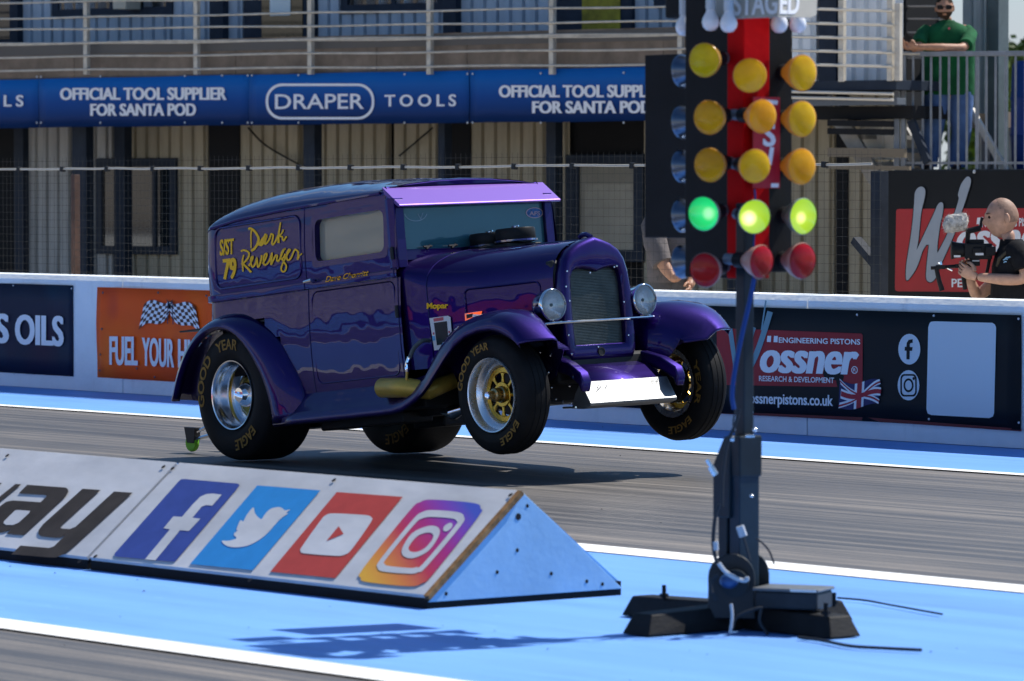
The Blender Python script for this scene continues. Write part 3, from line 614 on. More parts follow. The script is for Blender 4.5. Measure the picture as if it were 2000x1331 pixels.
# big lower window with painted panels for its reflections, and the boarded one on the right
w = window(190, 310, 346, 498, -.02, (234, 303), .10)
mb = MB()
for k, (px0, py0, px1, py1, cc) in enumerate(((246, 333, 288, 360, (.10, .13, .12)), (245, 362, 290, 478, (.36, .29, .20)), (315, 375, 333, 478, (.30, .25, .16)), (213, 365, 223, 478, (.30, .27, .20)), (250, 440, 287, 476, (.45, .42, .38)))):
    x0, z1 = bp(px0, py0, .02); x1, z0 = bp(px1, py1, .02); m2 = MB(); m2.box(x0, x1, -.018, -.012 + .0005 * k, z0, z1); obj('painted_reflection', m2, mat('reflection_tint_%d' % k, cc, .6, var=.35, vscale=5), w)
w = window(1108, 303, 1258, 512, -.02, (1128,), .13, mat('boarded_pane', (.27, .25, .20), .4, var=.15, vscale=2))
mb = MB(); x0, z1 = bp(1143, 360, .02); x1, z0 = bp(1238, 490, .02); mb.box(x0, x1, -.022, -.004, z0, z1); obj('blind', mb, mat('pale_blind', (.40, .37, .30), .6, var=.12), w)
for a, c in ((-20, 42), (411, 470), (868, 921), (1636, 1658)):
    x0, x1 = bx(a), bx(c); mb = MB(); mb.box(x0, x1, -.03, .03, 0, ZF - .14); obj('doorway', mb, DARK, cabin)
# cables sagging under the balcony
mb = MB(); mb.tube(smooth_path([(bx(485, .1), -.1, bz(485, 250, .1)), (bx(520, .1), -.1, bz(520, 285, .1)), (bx(590, .1), -.1, bz(590, 325, .1))], 4), .012, 6); mb.tube([(bx(845, .1), -.1, bz(845, 250, .1)), (bx(780, .1), -.1, bz(780, 305, .1))], .01, 6); obj('cable', mb, mat('cable_black', (.02, .02, .02), .6), cabin)
# upper walls
up = MB()
for a, c in ((-760, -420), (-380, -60), (44, 105), (105, 338), (338, 420), (447, 480), (622, 668), (668, 875), (900, 1092), (1240, 1420), (1420, 1600)):
    corr(up, bx(a), bx(c), ZF, ZF + 2.75, 0)
obj('upper_wall', up, UP_PAINT, cabin)
for a, c in ((420, 447), (875, 901), (30, 46)):
    mb = MB(); mb.box(bx(a), bx(c), -.10, .06, ZF, ZF + 2.75); obj('column', mb, STEEL, cabin, bevel=.006)
window(104, -170, 339, 29, 0, (220,), .10); window(668, -170, 870, 22, 0, (770,), .10); window(1280, -160, 1420, 10, 0, (), .1)
def door(px0, px1, py1, panel, pane_box=None, glassm=GLASSD):
    x0, z0 = bp(px0, py1); x1 = bx(px1); z1 = ZF + 2.1; z0 = ZF + .01; mb = MB(); mb.box(x0, x1, -.06, .05, z0, z1); o = obj('door', mb, panel, cabin, bevel=.006)
    if pane_box:
        a, zt = bp(pane_box[0], pane_box[1], .06); c, zb_ = bp(pane_box[2], pane_box[3], .06); mb = MB(); mb.box(a, c, -.072, -.062, max(zb_, ZF + .05), zt); obj('pane', mb, glassm, o)
    return o
d1 = door(482, 620, 80, STEEL, (512, -150, 592, 78), mat('brown_reflecting_glass', (.05, .042, .02), .08, spec=.8, var=.5, vscale=3))
a, zt = bp(527, -8, .08); c, zb_ = bp(567, 30, .08); mb = MB(); mb.box(a, c, -.082, -.076, zb_, zt); obj('paper_notice', mb, mat('paper', (.75, .82, .82), .7), d1)
d2 = door(1093, 1240, 66, STEEL, (1138, -150, 1212, 64), mat('yellow_door_print', (.32, .27, .02), .5, var=.6, vscale=4))
d3 = door(-60, 42, 80, STEEL, (-30, -150, 36, 76))
# brown boards behind the lower rails
mb = MB(); xs_ = [XL] + [bx(p, 1.25) for p in (150, 465, 740, 917, 1085, 1300)] + [XR]
for a, c in zip(xs_[:-1], xs_[1:]): mb.box(a + .004, c - .004, -1.29, -1.25, bz(630, 150, 1.3), ZF + .02)
obj('edge_board', mb, mat('weathered_plywood', (.25, .195, .15), .8, var=.4, vscale=3.2, stretch=(1, 1, .8)), cabin)
mb = MB(); mb.box(XL, XR, -1.27, -1.17, ZB + .05, bz(630, 148, 1.2)); obj('edge_beam', mb, DARK, cabin)
# items seen against the upper wall
mb = MB(); a, zt = bp(222, -10, .3); c, zb_ = bp(248, 18, .3); mb.box(a, c, -.32, -.05, zb_, zt); obj('lamp_box', mb, mat('cream_plastic', (.55, .5, .4), .5), cabin, bevel=.01)

# ------------------------------------------------------------------ blue fascia banner
OB = 1.34
bt = thing('tool_banner', 'long blue banner below the balcony reading OFFICIAL TOOL SUPPLIER FOR SANTA POD and DRAPER TOOLS', 'banner', M=BM @ Matrix.Translation((0, -OB, 0)))
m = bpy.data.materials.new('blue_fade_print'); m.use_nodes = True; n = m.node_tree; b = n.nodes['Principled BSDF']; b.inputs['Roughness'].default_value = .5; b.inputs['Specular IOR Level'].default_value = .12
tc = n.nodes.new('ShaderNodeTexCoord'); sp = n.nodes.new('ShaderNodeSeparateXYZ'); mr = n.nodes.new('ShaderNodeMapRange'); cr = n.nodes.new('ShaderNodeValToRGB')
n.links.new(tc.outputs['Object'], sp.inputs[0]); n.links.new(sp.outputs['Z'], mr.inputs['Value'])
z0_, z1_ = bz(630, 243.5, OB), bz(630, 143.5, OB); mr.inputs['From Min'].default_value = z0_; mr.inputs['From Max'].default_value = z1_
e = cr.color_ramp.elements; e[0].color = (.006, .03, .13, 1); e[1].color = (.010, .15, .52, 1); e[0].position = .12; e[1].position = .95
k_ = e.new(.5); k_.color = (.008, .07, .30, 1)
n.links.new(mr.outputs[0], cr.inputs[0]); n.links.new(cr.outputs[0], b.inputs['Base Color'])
seams = [-750, -340, 76, 487, 917, 1362]
mb = MB()
for a, c in zip(seams[:-1], seams[1:]):
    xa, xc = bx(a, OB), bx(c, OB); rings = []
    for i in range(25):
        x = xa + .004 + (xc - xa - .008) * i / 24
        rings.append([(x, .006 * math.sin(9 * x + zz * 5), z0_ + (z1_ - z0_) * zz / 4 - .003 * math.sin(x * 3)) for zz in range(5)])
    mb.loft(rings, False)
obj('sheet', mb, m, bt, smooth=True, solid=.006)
def fbt(px, py, d=0.0):
    u, w_ = bp(px, py, OB + .016 + d); return (u, -.016 - d, w_)
mb = MB(); BW = mat('banner_white', (.84, .86, .92), .6)
for x0, x1, y, x2, x3, y2 in ((117, 443, 195, 176, 383, 226), (974, 1303, 190, 1039, 1262 + 12, 221)):
    px_text(mb, fbt, 'OFFICIAL TOOL SUPPLIER', (x0, y), (x1, y), y - 23.5, .056); px_text(mb, fbt, 'FOR SANTA POD', (x2, y2), (x3, y2), y2 - 23.5, .056)
px_text(mb, fbt, 'DRAPER', (537, 213), (711, 212.5), 183.5, .012)
px_text(mb, fbt, 'TOOLS', (751, 208), (891, 207.5), 185, .03, spacing=1.5); px_text(mb, fbt, 'TOOLS', (-96, 208), (46, 208), 186, .03, spacing=1.5)
o_ = [(x, y) for x, y in rrect(519, 731, 163.5, 234, 32, 8)]; i_ = [(x, y) for x, y in rrect(524, 726, 168.5, 229, 28, 8)]
ring2d(mb, o_, i_, fbt); obj('lettering', mb, BW, bt)
mb = MB()
for a in (72, 80, 196, 361, 434, 484, 492, 583, 790, 913, 923, 1056, 1218):
    for y in (240, 151 - a * .007):
        p = fbt(a, y, .001); mb.lathe([(0, .008), (.010, .006), (.014, 0)], p, (0, -1, 0), 8)
obj('fixing_bolt', mb, mat('bolt_white', (.6, .62, .66), .4, .3), bt)

# ------------------------------------------------------------------ balcony railing
OR_ = 1.42
rl = thing('balcony_railing', 'grey steel railing of thin rails along the balcony of the cabin building', 'railing', M=BM @ Matrix.Translation((0, -OR_, 0)))
GALV = mat('galvanised_steel', (.60, .55, .47), .5, .15, var=.25, vscale=9)
prow = [-660, -455, -250, -45, 170, 385, 607.5, 840, 1079, 1330, 1560]
for a in prow:
    x = bx(a, OR_); mb = MB(); mb.box(x - .03, x + .03, -.03, .03, bz(a, 146, OR_), ZF + 1.12); obj('post', mb, GALV, rl, bevel=.004)
mb = MB()
for ya, yb in ((37, 13.6), (59, 42.5), (86, 67), (88, 70), (113, 97), (138.5, 126.5), (6, -14)):
    za_, zb_ = bz(0, ya, OR_ + .04), bz(1260, yb, OR_ + .04); xa, xb = bx(0, OR_), bx(1260, OR_); sl_ = (zb_ - za_) / (xb - xa); x = XL; P = []
    while x < bx(1720, OR_):
        P.append((x, -.045, za_ + sl_ * (x - xa) + .006 * math.sin(x * 2.1 + ya))); x += .6
    mb.tube(P, .0125, 6)
obj('rail', mb, GALV, rl, smooth=True)

# ------------------------------------------------------------------ white cabin, steel landing and stairs at the right
WC = mat('white_cabin_paint', (.80, .83, .85), .45, var=.15, vscale=3, stretch=(3, 3, .4))
BM2 = BM @ Matrix.Translation((0, -2.2, 0))
def b2(px, py, off=2.2): return bp(px, py, off)
wc = thing('white_cabin', 'white ribbed cabin with a dark doorway above the steel landing', 'cabin', M=BM2)
z0_ = b2(1700, 157)[1]; x0_, x1_ = b2(1546, 100)[0], b2(1762, 100)[0]
mb = MB(); corr(mb, b2(1650, 80)[0], x1_, z0_, z0_ + 2.6, 0, .15, .05, .07); corr(mb, x0_, b2(1597, 80)[0], z0_, z0_ + 2.6, 0, .15, .05, .07); obj('wall', mb, WC, wc)
mb = MB(); mb.box(x0_, x1_, .07, .7, z0_, z0_ + 2.6); obj('inner_core', mb, DARK, wc)
mb = MB(); mb.box(b2(1600, 80)[0], b2(1634, 80)[0], -.01, .05, z0_, z0_ + 2.1); obj('door', mb, STEEL, wc)
ld = thing('steel_landing', 'dark blue steel landing with pale rails above the stairs', 'landing', M=BM @ Matrix.Translation((0, -3.0, 0)))
b3 = lambda px, py: bp(px, py, 3.0)
x0_, x1_ = b3(1545, 160)[0], b3(1750, 160)[0]
for nm, ya, yb, mm, y_ in (('deck', 158, 177, STEEL, 0), ('lower_beam', 193, 206, mat('grey_blue_steel', (.12, .14, .17), .5), .02)):
    mb = MB(); mb.box(x0_, x1_, y_, 1.0 if nm == 'deck' else .18, b3(1660, yb)[1], b3(1660, ya)[1]); obj(nm, mb, mm, ld, bevel=.004)
mb = MB(); mb.box(x0_, x1_, .3, 1.0, b3(1660, 232)[1], b3(1660, 207)[1]); obj('under_deck_shade', mb, DARK, ld)  # dark block puts the shade below the landing into its colour
mb = MB()
for y in (-14, 18, 46, 73, 100, 127, 180.5, 192): mb.tube([(x0_, -.05, b3(1545, y - 1)[1]), (x1_, -.05, b3(1790, y + 3)[1])], .016, 6)
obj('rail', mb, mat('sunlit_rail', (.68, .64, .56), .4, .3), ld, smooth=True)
mb = MB()
for y in (8, 33, 60, 86, 111): mb.tube([(x0_, .9, b3(1545, y)[1]), (x1_, .9, b3(1790, y - 2)[1])], .011, 6)
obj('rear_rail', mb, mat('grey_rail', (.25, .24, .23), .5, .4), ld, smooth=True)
for px in (1645, 1740, 1755): 
    x = b3(px, 80)[0]; mb = MB(); mb.box(x - .03, x + .03, -.03, .03, b3(1660, 160)[1], b3(1660, 0)[1] if px != 1755 else b3(1660, 10)[1]); obj('post', mb, GALV, ld, bevel=.004)
st = thing('steel_stairs', 'grey steel stairs going down behind the wire fence', 'stairs', M=BM @ Matrix.Translation((0, -2.6, 0)))
b4 = lambda px, py: bp(px, py, 2.6)
def sbar(mb, p, q, y, w, h):
    a = b4(*p); c = b4(*q); mb.bar((a[0], y, a[1]), (c[0], y, c[1]), w, h)
GSTR = mat('stringer_grey', (.30, .29, .27), .6, .2, var=.25, vscale=6)
for y in (0, 1.0):
    mb = MB(); sbar(mb, (1630, 215), (1712, 352), y, .05, .17); obj('stringer', mb, GSTR, st, bevel=.003)
mb = MB()
for px, py in ((1645, 243), (1660, 268), (1676, 294), (1692, 320)):
    a = b4(px, py); mb.box(a[0] - .12, a[0] + .16, .03, .97, a[1] - .02, a[1] + .02)
obj('tread', mb, GSTR, st)
mb = MB(); sbar(mb, (1640, 241), (1765, 243), -.2, .05, .06); sbar(mb, (1640, 257), (1765, 259), -.2, .05, .06); obj('cross_beam', mb, DARK, st)
mb = MB(); corr(mb, b4(1655, 270)[0], b4(1745, 270)[0], b4(1700, 312)[1], b4(1700, 226)[1], .25, .3, .02, .05); obj('back_panel', mb, mat('pale_panel', (.78, .76, .70), .6, var=.2, vscale=2), st)
mb = MB(); sbar(mb, (1640, 298), (1790, 300), -.2, .05, .09); sbar(mb, (1640, 327), (1800, 329), -.22, .06, .04); obj('low_rail', mb, mat('brown_rail', (.2, .165, .12), .7), st)
mb = MB(); sbar(mb, (1780, 236), (1812, 318), .0, .05, .08); obj('diagonal_strut', mb, STEEL, st)
# corner of another cabin, its steel column and the far stair handrail
cc = thing('end_cabin', 'silver ribbed end wall of a cabin with a dark steel corner column at the right', 'cabin', M=BM @ Matrix.Translation((0, -1.2, 0)))
b5 = lambda px, py: bp(px, py, 1.2)
mb = MB(); corr(mb, b5(1880, 100)[0], b5(1934, 100)[0], b5(1900, 222)[1], b5(1900, -60)[1], 0, .13, .05, .05); obj('wall', mb, mat('silver_wall', (.50, .55, .58), .4, .2, var=.2, vscale=4, stretch=(3, 3, .4)), cc)
mb = MB(); mb.box(b5(1934, 100)[0], b5(1955, 100)[0], -.05, .15, 0, b5(1900, -60)[1]); obj('column', mb, mat('green_grey_steel', (.10, .13, .14), .5, .2, var=.2), cc, bevel=.005)
mb = MB(); mb.box(b5(1880, 100)[0], b5(1950, 100)[0], .1, .3, b5(1900, 250)[1], b5(1900, 219)[1]); obj('sill_panel', mb, mat('weathered_plywood', (.25, .195, .15), .8), cc)
mb = MB(); mb.box(b5(1880, 100)[0], b5(1955, 100)[0], .31, .5, .0, b5(1900, 222)[1]); obj('back_panel', mb, mat('pale_panel', (.78, .76, .70), .6), cc)
hr = thing('stair_handrail', 'pale sloping handrail behind the legs of the man in green', 'handrail', M=BM @ Matrix.Translation((0, -1.8, 0)))
b6 = lambda px, py: bp(px, py, 1.8)
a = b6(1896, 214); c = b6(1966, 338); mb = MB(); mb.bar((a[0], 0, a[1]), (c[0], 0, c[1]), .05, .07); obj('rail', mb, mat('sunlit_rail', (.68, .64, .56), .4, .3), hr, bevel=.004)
mb = MB()
for k in range(6):
    q = Vector(a).lerp(Vector(c), (k + .5) / 6); mb.box(q.x - .015, q.x + .015, .06, .09, q.y - .9, q.y)
obj('baluster', mb, mat('grey_rail', (.25, .24, .23), .5, .4), hr)

# ------------------------------------------------------------------ raised viewing platform with its railing (stands behind the advert board)
ZD = 46.0
pg = gnd(1880, 640); 
PO = CAM + ray(1765, 330) * ZD; PO.z = 0
PU = (gnd(2000, 600) - gnd(1720, 597)).normalized() * 1.0
PU = (RGT * .985 - FWD0 * .17).normalized(); PN = Vector((PU.y, -PU.x, 0)); PN = PN if PN.dot(FWD0) < 0 else -PN
PM = Matrix(((PU.x, -PN.x, 0, PO.x), (PU.y, -PN.y, 0, PO.y), (0, 0, 1, 0), (0, 0, 0, 1))); PI_ = PM.inverted()
def pp(px, py, off=0.0):
    q = PI_ @ on_plane(px, py, PO + PN * off, PN); return q.x, q.z
pf = thing('viewing_platform', 'raised dark viewing platform behind the black board', 'platform', M=PM)
ztop = pp(1880, 331)[1]; mb = MB(); mb.box(pp(1748, 330)[0], pp(2200, 330)[0], -.03, 3.2, ztop - .18, ztop); obj('deck', mb, mat('platform_dark', (.03, .032, .036), .7), pf, bevel=.004)
mb = MB()
for px in (1752, 1900, 2150):
    for y in (.05, 2.9): x = pp(px, 330)[0]; mb.box(x, x + .12, y, y + .12, 0, ztop - .18)
obj('leg', mb, STEEL, pf)
pr = thing('platform_railing', 'grey steel railing with upright bars in front of the man in green', 'railing', M=PM)
RG = mat('platform_rail_grey', (.22, .24, .275), .45, .4, var=.25, vscale=7)
for px0, px1, pyt in ((1746, 1757, 116), (1760, 1769, 102)):
    mb = MB(); mb.box(pp(px0, 200)[0], pp(px1, 200)[0], -.02, .07, ztop, pp(px0, pyt)[1]); obj('post', mb, RG, pr, bevel=.004)
zr0, zr1 = pp(1765, 101)[1], pp(2000, 97)[1]; xa, xb = pp(1758, 100)[0], pp(2060, 100)[0]
mb = MB(); mb.box(xa, xb, 0, .05, zr0 - .05, zr0); obj('top_rail', mb, RG, pr, bevel=.006)
for k, px in enumerate((1783, 1802, 1818, 1836, 1853, 1871, 1888, 1908, 1926, 1944, 1964, 1983, 2002, 2020)):
    x = pp(px, 200)[0]; w_ = .022 if px not in (1908,) else .034; mb = MB(); mb.box(x - w_ / 2, x + w_ / 2, .012, .012 + w_, ztop, zr0 - .05); o = obj('bar', mb, RG, pr)
mb = MB(); mb.box(xa, xb, .015, .04, ztop + .05, ztop + .075); obj('bottom_rail', mb, RG, pr)
mb = MB(); q = pp(1778, 106); mb.tube([(q[0] - .1, -.05, q[1]), (q[0] + .1, -.05, q[1])], .012, 6); obj('clip', mb, GALV, pr)
# blue barrel on the platform
bb = thing('plastic_barrel', 'tall blue plastic barrel on the platform at the right edge', 'barrel', M=PM @ Matrix.Translation((pp(2012, 300)[0] + .06, .75, ztop)))
hb = pp(2000, 120, -.75)[1] - ztop
mb = MB(); mb.lathe([(0, 0), (.27, 0), (.29, .04), (.30, hb * .3), (.31, hb * .32), (.30, hb * .34), (.30, hb * .64), (.31, hb * .66), (.30, hb * .68), (.29, hb - .05), (.26, hb), (0, hb)], (0, 0, 0), (0, 0, 1), 28); obj('shell', mb, mat('barrel_blue', (.012, .05, .26), .4, var=.2, vscale=6), bb, smooth=True)
mb = MB(); mb.lathe([(.0, .012), (.05, .012), (.055, 0)], (.12, 0, hb), (0, 0, 1), 16); obj('cap', mb, mat('barrel_cap', (.02, .02, .025), .5), bb)

# ------------------------------------------------------------------ trees beyond
def leaf_tree(name, label, base, h, r, seed, col, n=2600, group=None):
    q = random.Random(seed); t = thing(name, label, 'tree', base, group=group)
    mb = MB(); P = [(0, 0, 0), (.1, .05, h * .25), (-.05, .1, h * .5), (.05, 0, h * .8)]; mb.tube(P, [.22, .17, .12, .04], 8)
    cl = []
    for k in range(26):
        a = q.uniform(0, 6.283); el = q.uniform(-.3, 1.0); rr = r * q.uniform(.35, .95); c = Vector((math.cos(a) * rr * math.cos(el * .9), math.sin(a) * rr * math.cos(el * .9), h * .58 + h * .36 * math.sin(el * 1.3))); cl.append((c, q.uniform(.22, .42) * r))
        if k % 2 == 0: s_ = Vector((0, 0, h * q.uniform(.25, .5))); mb.tube([tuple(s_), tuple(s_.lerp(c, .5) + Vector((0, 0, .2))), tuple(c)], [.07, .045, .015], 5)
    obj('trunk', mb, mat('bark', (.09, .07, .05), .9, var=.4), t)
    mb = MB()
    for i in range(n):
        c, cr_ = cl[i % len(cl)]; d = Vector((q.gauss(0, 1), q.gauss(0, 1), q.gauss(0, .8))); d = d.normalized() * cr_ * (q.random() ** .4); p = c + d
        u = Vector((q.gauss(0, 1), q.gauss(0, 1), q.gauss(0, 1))).normalized(); v = u.orthogonal().normalized(); s_ = q.uniform(.10, .2)
        mb.add([tuple(p - u * s_), tuple(p + v * s_ * .55), tuple(p + u * s_), tuple(p - v * s_ * .55)], [(0, 1, 2, 3)])
    obj('crown', mb, mat(col[0], col[1], .55, var=.45, vscale=.9), t, merge=False)
    return t
for i, (px, dep, h, r, s, c) in enumerate(((1990, 92, 4.1, 1.5, 1, ('leaf_bright', (.16, .20, .035))), (2050, 99, 4.6, 2.0, 2, ('leaf_mid', (.085, .125, .03))), (1960, 120, 3.9, 2.0, 5, ('leaf_mid', (.085, .125, .03))))):
    p = CAM + ray(px, 370) * dep; leaf_tree('leafy_tree', ('bright green bushy tree behind the blue barrel', 'taller darker tree at the right edge beyond the railing', 'low distant tree beside the dark corner column')[i], (p.x, p.y, 0), h, r, s, c, 3400, 'trees beyond the platform')
p = CAM + ray(1990, 370) * 80; sheet('lawn', p.x - 30, p.x + 30, p.y - 12, p.y + 30, -.004, mat('lawn_green', (.10, .16, .03), .9, var=.4, vscale=3))

# ------------------------------------------------------------------ the near side of the track, behind and beside the camera (mirrored in the paint)
t = thing('near_barrier', 'dark navy barrier wall on the near side of the track', 'wall', (-20, 1.75, 0))
mb = MB(); mb.box(-50, 40, -.35, 0, 0, .82); obj('wall_block', mb, mat('near_wall_navy', (.014, .02, .045), .6, var=.3), t, bevel=.03)
for k, (a, c, cc_) in enumerate(((-34, -27, 'red_print'), (-25, -19, 'marker_blue'), (-17, -11, 'red_print'), (-9, -2, 'orange_print'), (0, 7, 'white_print'))):
    mb = MB(); mb.box(a, c, .0, .012, .12, .72); obj('printed_sheet', mb, MATS[cc_], t)
bk = MB()
rings = [[(x, -3, 0), (x, -8, 1.2), (x, -16, 4.4 + .5 * math.sin(x * .05)), (x, -30, 8.5), (x, -45, 9.0)] for x in range(-160, 70, 6)]
bk.loft(rings, False); o = obj('unseen_bounce_bank', bk, mat('bounce_bank_pale', (.38, .34, .29), .9, var=.5, vscale=.9), smooth=True); o['kind'] = 'structure'  # unseen bank, made taller and paler to bounce warm light at the scene
# ------------------------------------------------------------------ the drag strip start lights on their stand
TB = Vector((-12.60, 11.18, 0))
tl = thing('start_light_tree', 'tall black and red start light stand with amber, lit green and red lamps', 'start lights', TB)
q = pdep(1452, 300, 16.72); XEd, YEd = q.x, q.y
def L_(p): return tuple(Vector(p) - TB)
def zat(px, py, X=None, Y=None): return (ply(px, py, Y) if Y is not None else plx(px, py, X)).z
BLKP = mat('stand_black_paint', (.008, .0085, .010), .6, spec=.15, var=.3, vscale=5, bump=.05); REDP = mat('stand_red_paint', (.46, .004, .006), .6, spec=.04, var=.2, vscale=4, bump=.08, bscale=25)
POLE = mat('pole_dark_blue', (.010, .020, .029), .45, spec=.25, var=.35, vscale=7); GREYST = mat('lamp_stem_grey', (.16, .19, .23), .45, .2)
def wbox(name, x0, x1, y0, y1, z0, z1, m, bev=.003, par=None):
    mb = MB(); mb.box(x0 - TB.x, x1 - TB.x, y0 - TB.y, y1 - TB.y, z0, z1); return obj(name, mb, m, par or tl, bevel=bev)
zt = 2.36
wbox('spine', XEd - .089, XEd, YEd, YEd + .126, zat(1440, 544, Y=YEd), zt, REDP)
xB = ply(1340, 300, YEd + .02).x
wbox('shade_board', xB, XEd - .09, YEd + .015, YEd + .03, zat(1380, 543, Y=YEd), zt + .05, BLKP)
yD = plx(1545, 300, XEd - .02).y
wbox('shade_board', XEd - .03, XEd - .015, YEd + .127, yD, zat(1525, 532, X=XEd), zat(1525, 36, X=XEd), BLKP)
xA0, xA1 = ply(1263, 300, YEd + .22).x, ply(1352, 300, YEd + .22).x
wbox('shade_board', xA0, xA1, YEd + .21, YEd + .225, zat(1300, 465, Y=YEd + .22), zat(1300, 107, Y=YEd + .22), BLKP)
# red letter plate
pm = MB(); a = plx(1500, 190, XEd + .035); c = plx(1523, 368, XEd + .035); pm.box(XEd + .03 - TB.x, XEd + .036 - TB.x, plx(1470, 200, XEd + .03).y - TB.y, c.y - TB.y, c.z, a.z); pl_ = obj('letter_plate', pm, mat('plate_red', (.40, .012, .03), .45), tl)
def fpl(px, py, d=0.0): return L_(plx(px, py, XEd + .0372 + d))
mb = MB(); stroke(mb, [(1519, 201), (1497, 199), (1495, 232)], 8, fpl); letter(mb, 'S', lambda u, v, d: fpl(u, 285 - v, d + .0005), 1490, 1515, 0, 46, .04); stroke(mb, [(1508, 288), (1503, 322)], 8, lambda u, v, d: fpl(u, v, .001)); stroke(mb, [(1506, 362.5), (1521, 362.5)], 8, fpl); obj('lettering', mb, mat('sign_white', (.75, .76, .78), .5), pl_)
# lamps
def glow_glass(name, col, k=.55):
    m = mat(name, col, .16, spec=.5, var=.32, vscale=11, bump=.12, bscale=22); n = m.node_tree; b = n.nodes['Principled BSDF']; out = n.nodes['Material Output']
    tr = n.nodes.new('ShaderNodeBsdfTranslucent'); tr.inputs['Color'].default_value = (*col, 1); x = n.nodes.new('ShaderNodeMixShader'); x.inputs[0].default_value = k
    n.links.new(b.outputs[0], x.inputs[1]); n.links.new(tr.outputs[0], x.inputs[2]); n.links.new(x.outputs[0], out.inputs[0]); return m
AMB = glow_glass('amber_lens', (.86, .60, .010), .5); AMB2 = glow_glass('orange_lens', (.95, .50, .010), .5)
REDL = glow_glass('red_lens', (.55, .006, .012), .4)
AMBODY = glow_glass('amber_lamp_body', (.72, .42, .12), .5); REDBODY = mat('pink_lamp_body', (.42, .22, .18), .35); SILV = mat('silver_reflector', (.13, .16, .21), .28, 1.0); GRNBODY = mat('green_tint_body', (.28, .36, .30), .3, .3)
SOCK = mat('lamp_socket_black', (.014, .014, .016), .5)
def lit(name, edge, mid, hot, off, k=1.0):
    """a lit coloured lamp: the burner shines through the lens off to one side"""
    m = bpy.data.materials.new(name); m.use_nodes = True; n = m.node_tree; b = n.nodes['Principled BSDF']; b.inputs['Base Color'].default_value = (*[c * .3 for c in edge], 1); b.inputs['Roughness'].default_value = .15; b.inputs['Coat Weight'].default_value = .5
    tc = n.nodes.new('ShaderNodeTexCoord'); d = n.nodes.new('ShaderNodeVectorMath'); d.operation = 'DISTANCE'; d.inputs[1].default_value = off; n.links.new(tc.outputs['Object'], d.inputs[0])
    r = n.nodes.new('ShaderNodeValToRGB'); e = r.color_ramp.elements; e[0].position = .012; e[0].color = (*hot, 1); e[1].position = .095; e[1].color = (*edge, 1); x = e.new(.034); x.color = (*mid, 1)
    n.links.new(d.outputs['Value'], r.inputs[0]); n.links.new(r.outputs[0], b.inputs['Emission Color']); b.inputs['Emission Strength'].default_value = k; return m
ALAMP = []
def lamp(px, py, pos, ang, tilt, lens, body, dia=.118, stem=.12):
    ax = (-FWD0 * math.cos(R(ang)) + RGT * math.sin(R(ang))); ax = (ax * math.cos(R(tilt)) + UPZ * math.sin(R(tilt))).normalized()
    c = Vector(pos); r = dia / 2; s = dia / .118
    o = Vector(L_(c)); mb = MB(); mb.lathe([(r * .985, .0), (r * 1.02, -.004 * s), (r * .99, -.012 * s), (r * .86, -.034 * s), (r * .60, -.062 * s), (r * .42, -.078 * s), (r * .36, -.088 * s)], o, ax, 28); lp = obj('lamp', mb, body, tl, smooth=True, angle=60)
    mb = MB(); mb.lathe([(0, .010), (r * .4, .0085), (r * .75, .005), (r * .93, .0), (r * .985, -.004)], o, ax, 28)
    lm = lens if not callable(lens) else lens(o, ax); obj('lens', mb, lm, lp, smooth=True, angle=80)
    mb = MB(); mb.lathe([(r * .37, -.084 * s), (r * .46, -.086 * s), (r * .46, -.125 * s), (r * .34, -.128 * s)], o, ax, 16); obj('socket', mb, SOCK, lp, smooth=True)
    mb = MB(); mb.lathe([(.0, -.126 * s), (.021, -.127 * s), (.021, -.127 * s - stem), (0, -.127 * s - stem)], o, ax, 14); obj('stem', mb, GREYST, lp, smooth=True)
    return lp
YL = YEd - .16; XM = XEd + .14; XR_ = XEd + .10
def greenA(o, ax): return lit('green_lit_lens', (.0, .22, .045), (.01, .50, .13), (.55, 1.0, .6), tuple(Vector(o) + RGT * .028 + UPZ * .002), 1.15)
def greenB(o, ax): return lit('lime_lit_lens', (.14, .30, .0), (.34, .52, .02), (1.7, 1.7, .7), tuple(Vector(o) - RGT * .024 - UPZ * .004), 1.1)
for py, l, b in ((118, glow_glass('yellow_lens', (.74, .66, .008), .5), AMBODY), (230, AMB2, AMBODY), (323, AMB2, AMBODY), (418, greenA, GRNBODY), (528, REDL, REDBODY)):
    px = {118: 1375, 230: 1384, 323: 1385, 418: 1373, 528: 1376}[py]; lamp(px, py, ply(px, py, YL), -30, -4, l, b, .124, .04)
for px, py, l, b in ((1465, 148, AMB, AMBODY), (1490, 228, AMB2, AMBODY), (1475, 325, AMB, AMBODY), (1474, 424, greenB, GRNBODY), (1488, 512, REDL, REDBODY)):
    lamp(px, py, plx(px, py, XM), {1465: 8, 1490: 33, 1475: 22, 1474: 18, 1488: 42}[px], -3, l, b, .122, .05)
for px, py, l, b in ((1569, 143, AMB, AMBODY), (1568, 233, AMB, AMBODY), (1567, 326, AMB2, AMBODY), (1570, 423, greenB, GRNBODY), (1568, 510, REDL, REDBODY)):
    lamp(px, py, plx(px, py, XR_), 38, -2, l, b, .132, .10)
for py in (140, 240, 326, 422, 512):
    p = ply(1330, py, YEd + .10); lamp(1330, py, p, -128, -4, SILV, SILV, .125, .03)
